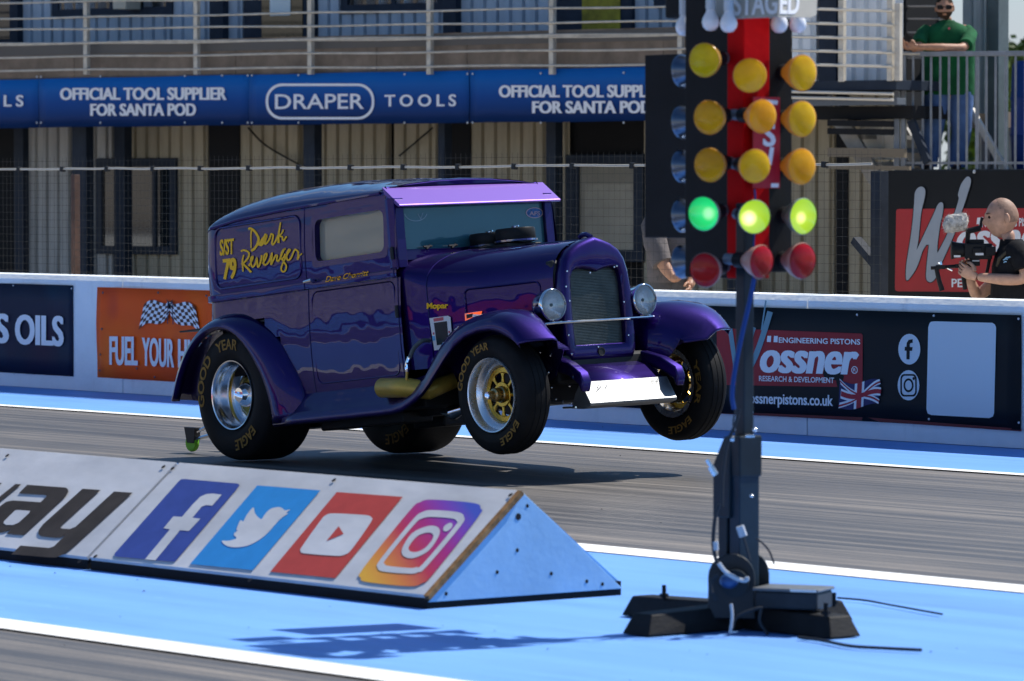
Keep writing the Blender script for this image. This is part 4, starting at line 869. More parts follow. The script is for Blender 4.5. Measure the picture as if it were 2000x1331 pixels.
# white marker bulbs and their holders under the sign
BULB = mat('white_bulb', (.80, .79, .80), .25, coat=.4); HOLD = mat('bulb_holder_white', (.55, .58, .6), .5)
for px, py, p in ((1336, 52, ply(1336, 52, YEd + .05)), (1388, 42, ply(1388, 42, YL + .05)), (1423, 45, ply(1423, 45, YL + .05)), (1522, 46, plx(1522, 46, XEd + .05)), (1558, 46, plx(1558, 46, XEd + .05))):
    mb = MB(); mb.lathe([(0, -.036), (.016, -.033), (.028, -.020), (.032, -.004), (.029, .012), (.018, .032), (.014, .045)], L_(p), (0, 0, 1), 20); bo = obj('bulb', mb, BULB, tl, smooth=True, angle=80)
    mb = MB(); mb.lathe([(.015, .043), (.018, .045), (.018, .10), (0, .10)], L_(p), (0, 0, 1), 16); obj('bulb_holder', mb, HOLD, bo, smooth=True)
# STAGED sign: a folded plate, one half towards the stand's shaded side
SIG = mat('sign_grey_beige', (.40, .38, .33), .5, var=.12, vscale=5); a0 = plx(1520, 30, XEd + .277); ce = Vector((a0.x, a0.y, a0.z))
wl = (1520 - 1388) / 539 / .625; wr = (1602 - 1520) / 539 / .78; th = .30
dl = Vector((-1, -.0, 0)); dr = Vector((0, 1, 0)); upl = Vector((-.34, .34, .94)); upr = upl
zb = zat(1520, 33, X=a0.x); base = Vector((a0.x, a0.y, zb))
def sgl(u, v, d=0.0): return L_(base + dl * u + upl * v + Vector((0, -1, .36)).normalized() * d)
def sgr(u, v, d=0.0): return L_(base + dr * u + upr * v + Vector((1, 0, .36)).normalized() * d)
mb = MB(); mb.prism([(0, 0), (wl - .10, 0), (wl - .035, .02), (wl, .07), (wl, .3), (0, .3)], sgl, -.004, 0); mb.prism([(0.0, 0), (wr - .04, 0), (wr - .012, .012), (wr, .3), (0, .3)], sgr, -.004, 0); sg = obj('sign_plate', mb, SIG, tl)
mb = MB(); s1 = wl / (1520 - 1388)
letter(mb, 'STAG', lambda u, v, d: sgl(-u, v, .002 + d), -(1519 - 1437) * s1, -.002, .012, .088, .04)
letter(mb, 'ED', lambda u, v, d: sgr(u, v, .002 + d), .004, (1561 - 1520) * wr / 82, .012, .088, .04); obj('lettering', mb, mat('sign_white', (.75, .76, .78), .5), sg)
mb = MB(); p = ply(1318, 20, YEd + .1); mb.box(p.x - .06 - TB.x, p.x + .07 - TB.x, p.y - TB.y, p.y + .1 - TB.y, p.z - .03, p.z + .14); obj('lamp_shroud', mb, BLKP, tl, bevel=.01)
# pole, column and bracket
cx_, cy_ = XEd - .045, YEd + .06
pc = pdep(1454.5, 700, 16.74); cx_, cy_ = pc.x, pc.y
z1 = zat(1454, 850, Y=cy_); wbox('pole', cx_ - .024, cx_ + .024, cy_ - .024, cy_ + .024, z1 - .25, 1.55, POLE, .004)
pl2 = pdep(1441, 1000, 16.74); lx, ly = pl2.x, pl2.y
wbox('column', lx - .052, lx - .004, ly - .05, ly + .05, .12, z1 - .06, POLE, .004); wbox('column', lx + .006, lx + .062, ly - .046, ly + .05, .1, z1 + .0, mat('column_blue', (.009, .026, .045), .45, spec=.25, var=.3, vscale=6), .004)
wbox('bracket', lx - .01, lx + .066, ly - .05, ly + .06, z1 - .15, z1 + .0, POLE, .006)
mb = MB(); mb.loft([[(lx - TB.x + a, ly - TB.y + b, z1 - .30) for a, b in ((-.07, -.06), (.02, -.06), (.02, .06), (-.07, .06))], [(lx - TB.x + a, ly - TB.y + b, z1 - .11) for a, b in ((-.07, -.06), (.02, -.06), (.02, .06), (-.07, .06))], [(lx - TB.x + a, ly - TB.y + b, z1 - .005) for a, b in ((-.02, -.05), (.02, -.05), (.02, .05), (-.02, .05))]], True, True); obj('gusset', mb, POLE, tl, bevel=.004)
CH = mat('bright_clamp', (.75, .76, .78), .25, .9)
def tcam(px, py, dep): return L_(pdep(px, py, dep))
mb = MB(); mb.tube([tcam(1381, 898, 16.6), tcam(1390, 912, 16.6)], .008, 8); mb.tube([tcam(1388, 912, 16.6), tcam(1398, 928, 16.6)], .012, 8); mb.tube([tcam(1425, 857, 16.62), tcam(1434, 858, 16.62)], .010, 8); mb.tube([tcam(1456, 852, 16.62), tcam(1474, 852, 16.62)], .006, 8); mb.sphere(tcam(1474, 840, 16.62), .009, 10, 6); mb.sphere(tcam(1468, 969, 16.6), .007, 10, 6); obj('clamp_handle', mb, CH, tl, smooth=True)
# hinge at the foot
hp = pdep(1440, 1135, 16.72); hx, hy = hp.x - TB.x, hp.y - TB.y; hz = hp.z
mb = MB()
for off, rr, px_ in ((-.07, .085, -.015), (.06, .092, .02)):
    pts = [(px_ - rr, -.13), (px_ + rr, -.13)] + [(px_ + rr * math.cos(R(a)), .02 + rr * math.sin(R(a))) for a in range(0, 181, 15)]
    mb.prism(pts, lambda u, v, d: tuple(Vector((hx, hy, hz)) + Vector((.72, .69, 0)) * u + UPZ * v + Vector((.69, -.72, 0)) * d), -off - .01, -off + .01)
obj('hinge_plate', mb, mat('hinge_dark', (.014, .018, .022), .45, .3, var=.3), tl, bevel=.003)
mb = MB(); mb.tube([tuple(Vector((hx, hy, hz)) + Vector((.69, -.72, 0)) * d) for d in (-.12, .12)], .05, 16); obj('winch_drum', mb, POLE, tl, smooth=True)
mb = MB(); mb.sphere(tcam(1424, 1135, 16.55), .035, 14, 8, (1, 1, .8)); obj('winch_motor', mb, mat('motor_blue', (.02, .07, .2), .35, .2), tl, smooth=True)
# feet: four long trapezoid beams
FOOT = mat('foot_black', (.012, .0125, .014), .65, spec=.2, var=.45, vscale=9, bump=.1)
def foot(c, d, ln):
    d = Vector(d).normalized(); s = Vector((-d.y, d.x, 0)); c = Vector(c) - TB; mb = MB()
    e = c + d * ln
    mb.loft([[tuple(c + s * .075), tuple(c - s * .075), tuple(c - s * .055 + UPZ * .088), tuple(c + s * .055 + UPZ * .088)], [tuple(e + s * .075), tuple(e - s * .075), tuple(e - d * .035 - s * .05 + UPZ * .075), tuple(e - d * .035 + s * .05 + UPZ * .075)]], True, True); o = obj('foot', mb, FOOT, tl, bevel=.006); return e
C0 = Vector((-12.60, 11.19, 0))
for d, ln in (((0, -1), .53), ((1, 0), .54), ((0, 1), .47), ((-1, 0), .62)):
    e = foot(C0 + Vector((d[0], d[1], 0)) * .05, (d[0], d[1], 0), ln - .05)
def bolt(px, py0, py1, dep):
    a, c = Vector(tcam(px, py1, dep)), Vector(tcam(px, py0, dep)); mb = MB(); mb.tube([tuple(a), tuple(c)], .008, 8); mb.lathe([(0, .012), (.017, .012), (.017, 0), (0, 0)], tuple(a.lerp(c, .2)), (0, 0, 1), 6); obj('levelling_bolt', mb, BLKP, tl)
bolt(1297, 1143, 1172, 17.1); bolt(1613, 1178, 1206, 16.4); bolt(1629, 1158, 1185, 16.9)
# control box on the foot, slightly open pale lid edge
bc = pdep(1550, 1185, 16.62); 
t2 = thing('control_box', 'flat dark grey control box lying on the feet of the start light stand', 'box', M=Matrix.Translation((bc.x, bc.y, .089)) @ Matrix.Rotation(R(28), 4, 'Z'))
mb = MB(); mb.box(-.12, .12, -.085, .085, .0, .062); obj('case', mb, mat('box_dark', (.03, .036, .042), .4, var=.3, vscale=8), t2, bevel=.008)
mb = MB(); mb.box(-.127, .127, -.092, .092, .063, .075); obj('lid', mb, mat('box_lid_grey', (.15, .155, .16), .38, var=.2, vscale=8), t2, bevel=.006)
mb = MB(); mb.box(.02, .12, -.0935, -.0925, .065, .0735); obj('bright_edge', mb, mat('bright_edge', (.8, .8, .78), .4), t2)
# cables
CBL = mat('cable_grey_black', (.03, .034, .04), .5); CBP = mat('cable_pale', (.45, .47, .50), .45)
def cable(name, label, P, r, m): 
    o = P[0]; t = MB(); t.tube(smooth_path([tuple(Vector(p) - Vector(o)) for p in P], 6), r, 7); k = obj(name, t, m, None, smooth=True); k.location = o; tag(k, label, 'cable'); return k
G = lambda px, py: tuple(gnd(px, py, .008))
cable('ground_cable', 'dark cable running from the start light feet to the right across the blue paint', [G(1560, 1245), G(1605, 1251), G(1660, 1262), G(1720, 1266), G(1800, 1270)], .006, CBL)
cable('ground_cable', 'thin cable leaving the control box towards the right edge', [G(1636, 1168), G(1690, 1173), G(1740, 1182), G(1840, 1200)], .004, CBL)
mb = MB()
for P, r in (([(1405, 985), (1397, 1010), (1393, 1060), (1398, 1092), (1408, 1110)], .007), ([(1402, 1122), (1390, 1135), (1389, 1155), (1400, 1172)], .008), ([(1476, 1052), (1490, 1062), (1503, 1078), (1512, 1102)], .004), ([(1447, 1035), (1456, 1065), (1464, 1095)], .006), ([(1430, 1230), (1440, 1205), (1475, 1190), (1490, 1188)], .006), ([(1486, 1190), (1484, 1215), (1500, 1240)], .006), ([(1437, 850), (1432, 830), (1436, 800)], .003)):
    mb.tube(smooth_path([tcam(x, y, 16.52) for x, y in P], 5), r, 6)
obj('cable', mb, CBL, tl, smooth=True)
mb = MB(); mb.tube(smooth_path([tcam(x, y, 16.5) for x, y in ((1404, 1100), (1415, 1115), (1432, 1127), (1450, 1134), (1459, 1133), (1458, 1127))], 5), .008, 7); mb.tube([tcam(1445, 1028, 16.5), tcam(1452, 1048, 16.5)], .015, 8); mb.tube([tcam(1397, 1058, 16.52), tcam(1398, 1075, 16.52)], .011, 8); mb.tube(smooth_path([tcam(x, y, 16.5) for x, y in ((1428, 1180), (1430, 1205), (1426, 1238))], 5), .006, 6); obj('pale_cable', mb, CBP, tl, smooth=True)
mb = MB(); mb.tube(smooth_path([tcam(x, y, 16.6) for x, y in ((1473, 545), (1464, 590), (1450, 650), (1436, 720), (1430, 770), (1434, 800))], 6), .009, 7); mb.tube(smooth_path([tcam(x, y, 16.70) for x, y in ((1474, 370), (1475, 390), (1473, 450), (1471, 545))], 4), .004, 7); obj('blue_cable', mb, mat('cable_blue', (.006, .045, .20), .6), tl, smooth=True)
mb = MB(); mb.tube(smooth_path([tcam(x, y, 16.6) for x, y in ((1445, 800), (1436, 830), (1420, 870), (1412, 930), (1410, 990))], 5), .006, 6); obj('cable', mb, CBL, tl, smooth=True)
# loose rubber crumbs and grit on the paint and the lanes
q = random.Random(21); mb = MB()
for k in range(170):
    x = q.uniform(-24, -9); y = q.choice((q.uniform(9.3, 13.0), q.uniform(9.3, 10.7), q.uniform(13.2, 20.1), q.uniform(8.0, 9.0))); s_ = q.uniform(.002, .0065) * (1.4 if q.random() < .1 else 1); a = q.uniform(0, 6.28)
    if 10.6 < y < 11.7 and x < -13.7: continue
    P = [(x + s_ * q.uniform(.6, 1.4) * math.cos(a + i * 1.257), y + s_ * q.uniform(.6, 1.4) * math.sin(a + i * 1.257)) for i in range(5)]; z0 = .0
    mb.add([(u, v, z0) for u, v in P] + [(x, y, z0 + s_ * q.uniform(.4, .9))], [(i, (i + 1) % 5, 5) for i in range(5)])
o = obj('rubber_crumbs', mb, mat('rubber_crumb', (.02, .022, .026), .8), merge=False); tag(o, 'scattered dark rubber crumbs on the blue paint and the lanes', 'debris', kind='stuff')
# ------------------------------------------------------------------ the purple drag car, rear tyres planted and nose up
PITCH, ROLL = R(5.7), R(1.5)
AX0 = Vector((-22.2, 16.35, 0))
CM = Matrix.Translation((AX0.x, AX0.y, .375)) @ Matrix.Rotation(-PITCH, 4, 'Y') @ Matrix.Translation((0, -.62, 0)) @ Matrix.Rotation(ROLL, 4, 'X') @ Matrix.Translation((0, .62, -.375))
CI = CM.inverted(); CR = CM.to_3x3()
def sm(t): t = min(1, max(0, t)); return t * t * (3 - 2 * t)
def wy(y, wide=False):
    """the far side as the photograph shows it: cab a little narrower, fenders out over the far wheels"""
    if y <= 0: return y
    return y + .13 * sm((y - .3) / .3) if wide else y - .05 * min(1, y / .6)
_plain_obj = obj; WARP = [True]
def obj(name, mb, *a, **k):
    """car parts: drawn on narrower planes first, then set to the car's true track width"""
    if WARP[0]: mb.v = [(x, wy(y, 'fender' in name or name == 'wheel_well'), z) for x, y, z in mb.v]
    return _plain_obj(name, mb, *a, **k)
def cl(px, py, y):
    q = CI @ on_plane(px, py, CM @ Vector((0, wy(y), 0)), CR @ Vector((0, 1, 0))); return q.x, q.z
def clx(px, py, x):
    q = CI @ on_plane(px, py, CM @ Vector((x, 0, 0)), CR @ Vector((1, 0, 0))); return (q.y if q.y < 0 else q.y / (1 - .05 / .6)), q.z
def clz(px, py, z):
    q = CI @ on_plane(px, py, CM @ Vector((0, 0, z)), CR @ Vector((0, 0, 1))); return q.x, q.y
car = thing('drag_car', 'glossy deep purple vintage sedan drag car lifting its front wheels, lettered Dark Revenger', 'car', M=CM)
# candy paint: deep violet metallic base under a clear lacquer, very slightly wavy panels
PT = bpy.data.materials.new('purple_metallic_paint'); PT.use_nodes = True; n = PT.node_tree; b = n.nodes['Principled BSDF']
b.inputs['Base Color'].default_value = (.0150, .0040, .098, 1); b.inputs['Metallic'].default_value = .97; b.inputs['Roughness'].default_value = .50
b.inputs['Coat Weight'].default_value = 1; b.inputs['Coat Roughness'].default_value = .015; b.inputs['Coat IOR'].default_value = 1.34
tc = n.nodes.new('ShaderNodeTexCoord'); z = n.nodes.new('ShaderNodeTexNoise'); z.inputs['Scale'].default_value = 3.0; z.inputs['Detail'].default_value = 1.8
n.links.new(tc.outputs['Object'], z.inputs['Vector']); bp_ = n.nodes.new('ShaderNodeBump'); bp_.inputs['Strength'].default_value = .26; bp_.inputs['Distance'].default_value = .03; n.links.new(z.outputs['Fac'], bp_.inputs['Height']); n.links.new(bp_.outputs[0], b.inputs['Coat Normal'])
z2 = n.nodes.new('ShaderNodeTexNoise'); z2.inputs['Scale'].default_value = 900; z2.inputs['Detail'].default_value = 1; n.links.new(tc.outputs['Object'], z2.inputs['Vector']); bp2 = n.nodes.new('ShaderNodeBump'); bp2.inputs['Strength'].default_value = .12; bp2.inputs['Distance'].default_value = .002; n.links.new(z2.outputs['Fac'], bp2.inputs['Height']); n.links.new(bp2.outputs[0], b.inputs['Normal'])
VIS = mat('sunlit_purple_paint', (.115, .062, .27), .42, .9, coat=.8)  # body purple lightened for the visor, sun put into the colour
CBLK = mat('chassis_black', (.010, .010, .012), .55, .2, var=.3, vscale=8); RUB = mat('tyre_rubber', (.012, .012, .013), .62, var=.35, vscale=6, bump=.05, bscale=40); INT = mat('interior_black', (.010, .010, .012), .8)
CHR = mat('chrome', (.80, .81, .83), .07, 1.0); CHR2 = mat('spun_rim', (.78, .79, .82), .17, 1.0); POL = mat('polished_alloy', (.74, .75, .78), .14, 1.0, rvar=.05, vscale=14); GOLD = mat('gold_anodised', (.60, .36, .05), .24, 1.0, rvar=.06, vscale=20); GPIPE = mat('gold_pipe_paint', (.50, .33, .055), .42, .35, var=.15, vscale=10)
YEL = mat('yellow_vinyl', (.98, .52, .005), .5); GOLDL = mat('tyre_gold_lettering', (.27, .15, .03), .7, var=.4, vscale=30)
def lerp_tab(t, x):
    if x <= t[0][0]: return t[0][1]
    for (a, u), (c, v) in zip(t[:-1], t[1:]):
        if x <= c: return u + (v - u) * (x - a) / (c - a)
    return t[-1][1]
ZD_ = [(-.30, 1.345), (-.27, 1.37), (-.2, 1.39), (.08, 1.418), (.55, 1.432), (1.53, 1.438), (1.7, 1.435)]
ZC_ = [(-.30, 1.425), (-.29, 1.452), (-.27, 1.48), (-.24, 1.503), (-.2, 1.522), (-.1, 1.552), (0, 1.568), (.3, 1.584), (.7, 1.574), (1.1, 1.545), (1.45, 1.508), (1.62, 1.485)]
HW_ = [(-.30, .50), (-.296, .54), (-.285, .575), (-.265, .60), (-.235, .615), (-.19, .62), (1.62, .62)]
def hw(x, zz):
    w = lerp_tab(HW_, x)
    if zz > .97: w -= .028 * (zz - .97) / .47
    if zz > .99: w -= .010 * ((zz - 1.2) / .22) ** 2
    if zz < .95: w -= .018 * ((zz - .62) / .33) ** 2
    if .950 < zz < .992: w += .009
    return w
ROWS = [.28, .42, .56, .70, .82, .90, .948, .953, .970, .989, .994, 1.03, 1.08, 1.15, 1.22, 1.29, 1.36, 1.40]
XS = [-.30, -.296, -.285, -.265, -.235, -.19, -.12, 0, .15, .3, .45, .6, .70, .736, .742, .748, .82, .95, 1.1, 1.25, 1.4, 1.52, 1.56, 1.592, 1.598, 1.604, 1.62]
WX0, WX1, WZ0, WZ1 = .82, 1.52, 1.08, 1.36
def ring_at(x):
    zd, zc = lerp_tab(ZD_, x), lerp_tab(ZC_, x); g = .012 if abs(x - .742) < .001 or abs(x - 1.598) < .001 else 0
    side = []
    for k, zz in enumerate(ROWS):
        z_ = min(zz, zd - .003 * (len(ROWS) - k)); side.append((x, -(hw(x, z_) - (g if z_ < 1.41 else 0)), z_))
    w = hw(x, zd); arc = [(x, -(w + .006), zd)] + [(x, -(w + .004) * c_, zd + .004 + (zc - zd - .004) * max(0, 1 - c_ ** 2.4) ** .62) for c_ in (.985, .96, .92, .85, .75, .6, .4, .2)]
    half = side + arc; return half + [(x, 0, zc)] + [(p[0], -p[1], p[2]) for p in reversed(half)]
RG_ = [ring_at(x) for x in XS]; nr = len(RG_[0]); mb = MB(); vs = [p for r_ in RG_ for p in r_]; fs = []
for i in range(len(XS) - 1):
    for j in range(nr - 1):
        jj = min(j, nr - 2 - j); xm = (XS[i] + XS[i + 1]) / 2
        if xm > 1.53 and jj >= len(ROWS) - 2: continue
        if jj < len(ROWS) - 1 and ((xm < .45 and ROWS[jj + 1] < .71) or (xm < .3 and ROWS[jj + 1] < .83)): continue
        if WX0 < xm < WX1 and jj < len(ROWS) - 1 and WZ0 - .001 <= ROWS[jj] and ROWS[jj + 1] <= WZ1 + .001: continue
        fs.append((i * nr + j, i * nr + j + 1, (i + 1) * nr + j + 1, (i + 1) * nr + j))
fs.append(tuple(range(nr))); mb.add(vs, fs)
body = obj('body', mb, PT, car, smooth=True, angle=32)
# windscreen surround and roof front
mb = MB()
for s in (-1, 1):
    mb.loft([[(1.585, s * .625, z_), (1.615, s * .60, z_), (1.615, s * .535, z_), (1.56, s * .535, z_), (1.56, s * .625, z_)] for z_ in (1.0, 1.395)], True, True)
mb.loft([[(1.54, y, 1.36), (1.598, y, 1.36), (1.598, y, 1.385), (1.54, y, 1.42)] for y in (-.60, -.3, 0, .3, .60)], True, True)
mb.loft([[(1.555, y, 1.04), (1.598, y, 1.04), (1.598, y, 1.103), (1.555, y, 1.105)] for y in (-.6, -.3, 0, .3, .6)], True, True); obj('windscreen_frame', mb, PT, car, smooth=True, angle=30, bevel=.004)
WSG = bpy.data.materials.new('hazy_blue_screen'); WSG.use_nodes = True; n = WSG.node_tree; b = n.nodes['Principled BSDF']; out = n.nodes['Material Output']
b.inputs['Base Color'].default_value = (.075, .22, .265, 1); b.inputs['Roughness'].default_value = .08; b.inputs['Coat Weight'].default_value = 1
tr = n.nodes.new('ShaderNodeBsdfTransparent'); tr.inputs['Color'].default_value = (.30, .58, .66, 1); tl2 = n.nodes.new('ShaderNodeBsdfTranslucent'); tl2.inputs['Color'].default_value = (.10, .30, .38, 1); a1 = n.nodes.new('ShaderNodeMixShader'); a1.inputs[0].default_value = .38; a2 = n.nodes.new('ShaderNodeMixShader'); a2.inputs[0].default_value = .62
n.links.new(tr.outputs[0], a1.inputs[1]); n.links.new(tl2.outputs[0], a1.inputs[2]); n.links.new(a1.outputs[0], a2.inputs[1]); n.links.new(b.outputs[0], a2.inputs[2]); n.links.new(a2.outputs[0], out.inputs[0])
mb = MB(); mb.box(1.586, 1.590, -.538, .538, 1.10, 1.365); ws = obj('windscreen', mb, WSG, car)
def fws(px, py, d=0.0): y, z_ = clx(px, py, 1.592 + d); return (1.592 + d, y, z_)
mb = MB(); fill(mb, [(1044 + 17 * math.cos(a * .35), 416 + 10.5 * math.sin(a * .35)) for a in range(18)], fws); st_ = obj('round_sticker', mb, mat('sticker_blue', (.05, .16, .40), .5, var=.5, vscale=60), ws)
mb = MB(); ring2d(mb, [(1044 + 17 * math.cos(a * .35), 416 + 10.5 * math.sin(a * .35)) for a in range(18)], [(1044 + 15 * math.cos(a * .35), 416 + 9 * math.sin(a * .35)) for a in range(18)], lambda u, v, d: fws(u, v, .001)); letter(mb, 'AFS', lambda u, v, d: fws(u, 421 - v, .0012 + d), 1034, 1055, 0, 8, .02); obj('sticker_print', mb, mat('sticker_red_white', (.62, .40, .42), .5), st_)
mb = MB(); pts = [(812 + 22 * math.cos(R(a)), 415 + 17 * math.sin(R(a))) for a in range(10, 171, 10)]; stroke(mb, pts, 1.6, fws); stroke(mb, [(816, 418), (822, 428), (826, 416)], 1.5, fws); obj('faint_emblem', mb, mat('faint_white', (.30, .40, .48), .5), ws)
# sun visor across the top of the screen
mb = MB(); vt = [(1.49, 1.452), (1.615, 1.366), (1.612, 1.352), (1.60, 1.35)]
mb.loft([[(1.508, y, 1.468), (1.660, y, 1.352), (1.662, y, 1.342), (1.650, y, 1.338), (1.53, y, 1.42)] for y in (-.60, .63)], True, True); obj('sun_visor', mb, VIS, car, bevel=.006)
mb = MB(); mb.loft([[(1.45, y, 1.512 - .06 * (y / .58) ** 2), (1.508, y, 1.505 - .045 * (y / .58) ** 2), (1.522, y, 1.496 - .04 * (y / .58) ** 2), (1.515, y, 1.468), (1.46, y, 1.44)] for y in (-.575, -.55, -.4, -.2, 0, .2, .4, .55, .575)], True, True); obj('roof_lip', mb, PT, car, smooth=True, angle=40, bevel=.006)
# bead round the rear quarter panel, drip rail, door handle, hinges
def ybody(x, z_, d=.0): return -(hw(x, z_) + d)
mb = MB(); P = [(x, ybody(x, z_, .001), z_) for x, z_ in smooth_path(rrect(-.16, .70, 1.025, 1.385, .06, 4), 1, True)]; mb.tube(P, .008, 6, closed=True)
mb.tube([(x, -(hw(x, lerp_tab(ZD_, x)) + .012), lerp_tab(ZD_, x) - .002) for x in [-.19 + 1.67 * k / 20 for k in range(21)]], .010, 6); mb.tube([(x, hw(x, lerp_tab(ZD_, x)) + .012, lerp_tab(ZD_, x) - .002) for x in [-.19 + 1.67 * k / 20 for k in range(21)]], .010, 6)
P = [(x, ybody(x, z_, .001), z_) for x, z_ in rrect(.775, 1.565, .40, .93, .05, 4)]; mb.tube(P, .004, 5, closed=True); obj('body_moulding', mb, PT, car, smooth=True)
mb = MB(); h0 = cl(599, 551, -.64); h1 = cl(614, 547, -.64); mb.tube([(h0[0], -.66, h0[1]), (h1[0], -.66, h1[1])], [.008, .011], 8); mb.tube([(h1[0] - .01, -.62, h1[1]), (h1[0] - .01, -.665, h1[1])], .007, 8); obj('door_handle', mb, CHR, car, smooth=True)
mb = MB()
for z_ in (.72, 1.05): mb.tube([(1.60, -.632, z_), (1.60, -.632, z_ + .07)], .011, 8)
obj('door_hinge', mb, CBLK, car, smooth=True)
# side windows: clear plastic with reflected light mixed in as flat beige colour
LEX = bpy.data.materials.new('reflection_tinted_pane'); LEX.use_nodes = True; n = LEX.node_tree; out = n.nodes['Material Output']; n.nodes.remove(n.nodes['Principled BSDF'])
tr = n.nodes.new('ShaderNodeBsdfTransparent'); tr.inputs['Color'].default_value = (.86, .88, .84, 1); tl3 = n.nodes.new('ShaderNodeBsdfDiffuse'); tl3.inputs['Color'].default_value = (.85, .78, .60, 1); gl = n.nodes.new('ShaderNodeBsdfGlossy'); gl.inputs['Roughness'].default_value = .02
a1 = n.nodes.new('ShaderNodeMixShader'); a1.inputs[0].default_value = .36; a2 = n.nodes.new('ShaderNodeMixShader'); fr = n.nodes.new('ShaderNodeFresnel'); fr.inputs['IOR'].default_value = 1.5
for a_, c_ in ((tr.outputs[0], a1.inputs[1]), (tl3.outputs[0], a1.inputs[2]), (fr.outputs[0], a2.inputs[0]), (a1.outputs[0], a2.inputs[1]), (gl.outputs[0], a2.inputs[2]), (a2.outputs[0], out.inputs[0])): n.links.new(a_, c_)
for s in (-1, 1):
    w1, w0 = hw(1.1, WZ1), hw(1.1, WZ0); yf = lambda z_, d: s * (w0 + (w1 - w0) * (z_ - WZ0) / (WZ1 - WZ0) + d)
    o_ = rrect(WX0 - .012, WX1 + .012, WZ0 - .012, WZ1 + .012, .03, 4); i_ = rrect(WX0 + .022, WX1 - .02, WZ0 + .022, WZ1 - .018, .045, 4); N_ = len(o_); mb = MB()
    mb.add([(x, yf(z_, .002), z_) for x, z_ in o_] + [(x, yf(z_, .002), z_) for x, z_ in i_] + [(x, yf(z_, -.045), z_) for x, z_ in i_], [(k, (k + 1) % N_, N_ + (k + 1) % N_, N_ + k) for k in range(N_)] + [(N_ + k, N_ + (k + 1) % N_, 2 * N_ + (k + 1) % N_, 2 * N_ + k) for k in range(N_)]); wf = obj('window_frame', mb, PT, car, smooth=True, angle=30)
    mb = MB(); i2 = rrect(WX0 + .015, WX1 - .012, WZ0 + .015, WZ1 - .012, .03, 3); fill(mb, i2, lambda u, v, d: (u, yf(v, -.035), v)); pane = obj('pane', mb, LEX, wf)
    if s < 0:
        def fwin(px, py, d=0.0): x, z_ = cl(px, py, -(w1 - .03)); return (x, yf(z_, -.033 + d), z_)
        mb = MB(); fill(mb, [(610, 428), (621, 426), (622, 452), (612, 454)], fwin); a_ = obj('window_sticker', mb, mat('sticker_white', (.62, .58, .64), .5), wf); mb = MB(); fill(mb, [(611, 429), (620, 428), (620, 433), (611, 434)], lambda u, v, d: fwin(u, v, .001)); fill(mb, [(614, 438), (617, 438), (618, 451), (615, 452)], lambda u, v, d: fwin(u, v, .001)); obj('sticker_print', mb, mat('sticker_dark', (.16, .05, .12), .5), a_)
        mb = MB(); fill(mb, [(709, 507), (719, 495), (724.5, 505)], fwin); a_ = obj('window_sticker', mb, mat('sticker_orange_red', (.55, .09, .05), .5), wf); mb = MB(); stroke(mb, [(714, 504), (719, 498), (721, 504)], 1.5, lambda u, v, d: fwin(u, v, .001)); obj('sticker_print', mb, mat('sticker_dark', (.16, .05, .12), .5), a_)
        mb = MB(); letter(mb, 'Vision of Soul', lambda u, v, d: fwin(u, 518 - (u - 619) * .10 - v, .001 + d), 619, 659, 0, 9, .02, shear=.3); obj('window_lettering', mb, mat('lime_yellow_vinyl', (.55, .55, .03), .5), wf)
# cowl and bonnet
def hood_ring(x, w, zt, zs, zb=.42, e=2.5):
    half = [(x, -w * .97, zb), (x, -w * .99, zb + (zs - zb) * .5), (x, -w, zs)] + [(x, -w * c_, zs + (zt - zs) * max(0, 1 - c_ ** e) ** (1 / e)) for c_ in (.995, .975, .94, .88, .8, .68, .52, .35, .17)]
    return half + [(x, 0, zt)] + [(p[0], -p[1], p[2]) for p in reversed(half)]
def hsec(x):
    return hood_ring(x, lerp_tab([(1.56, .60), (1.64, .575), (1.74, .525), (1.85, .48), (2.05, .41), (2.3, .335), (2.56, .268)], x), lerp_tab([(1.56, 1.085), (1.75, 1.085), (2.1, 1.068), (2.56, 1.052)], x), lerp_tab([(1.56, .97), (1.64, .92), (1.75, .86), (2.1, .80), (2.56, .80)], x))
mb = MB(); mb.loft([hsec(x) for x in (1.555, 1.59, 1.63, 1.67, 1.71, 1.744)], False); mb.loft([hsec(1.744), [(p[0] + .003, p[1] * .982, p[2] - .006) for p in hsec(1.744)], [(p[0] - .003, p[1] * .982, p[2] - .006) for p in hsec(1.756)]], False); obj('cowl', mb, PT, car, smooth=True, angle=40)
mb = MB(); mb.loft([hsec(x) for x in (1.752, 1.80, 1.9, 2.0, 2.1, 2.2, 2.3, 2.4, 2.5, 2.56)], False); hood = obj('bonnet', mb, PT, car, smooth=True, angle=40)
mb = MB(); mb.tube([(x, 0, hsec(x)[12][2] + .001) for x in (1.76, 1.9, 2.1, 2.3, 2.5)], .006, 6); obj('centre_hinge', mb, PT, car, smooth=True)
# raised panel on the near bonnet side
mb = MB()
for s in (-1, 1):
    P = []
    for x, z_ in rrect(1.98, 2.47, .62, .84, .03, 3):
        w = lerp_tab([(1.85, .48), (2.05, .41), (2.3, .335), (2.56, .268)], x); P.append((x, s * (w + .001), z_ if z_ < .8 else .80 + (z_ - .8)))
    mb.tube(P, .006, 5, closed=True)
obj('bonnet_moulding', mb, PT, car, smooth=True)
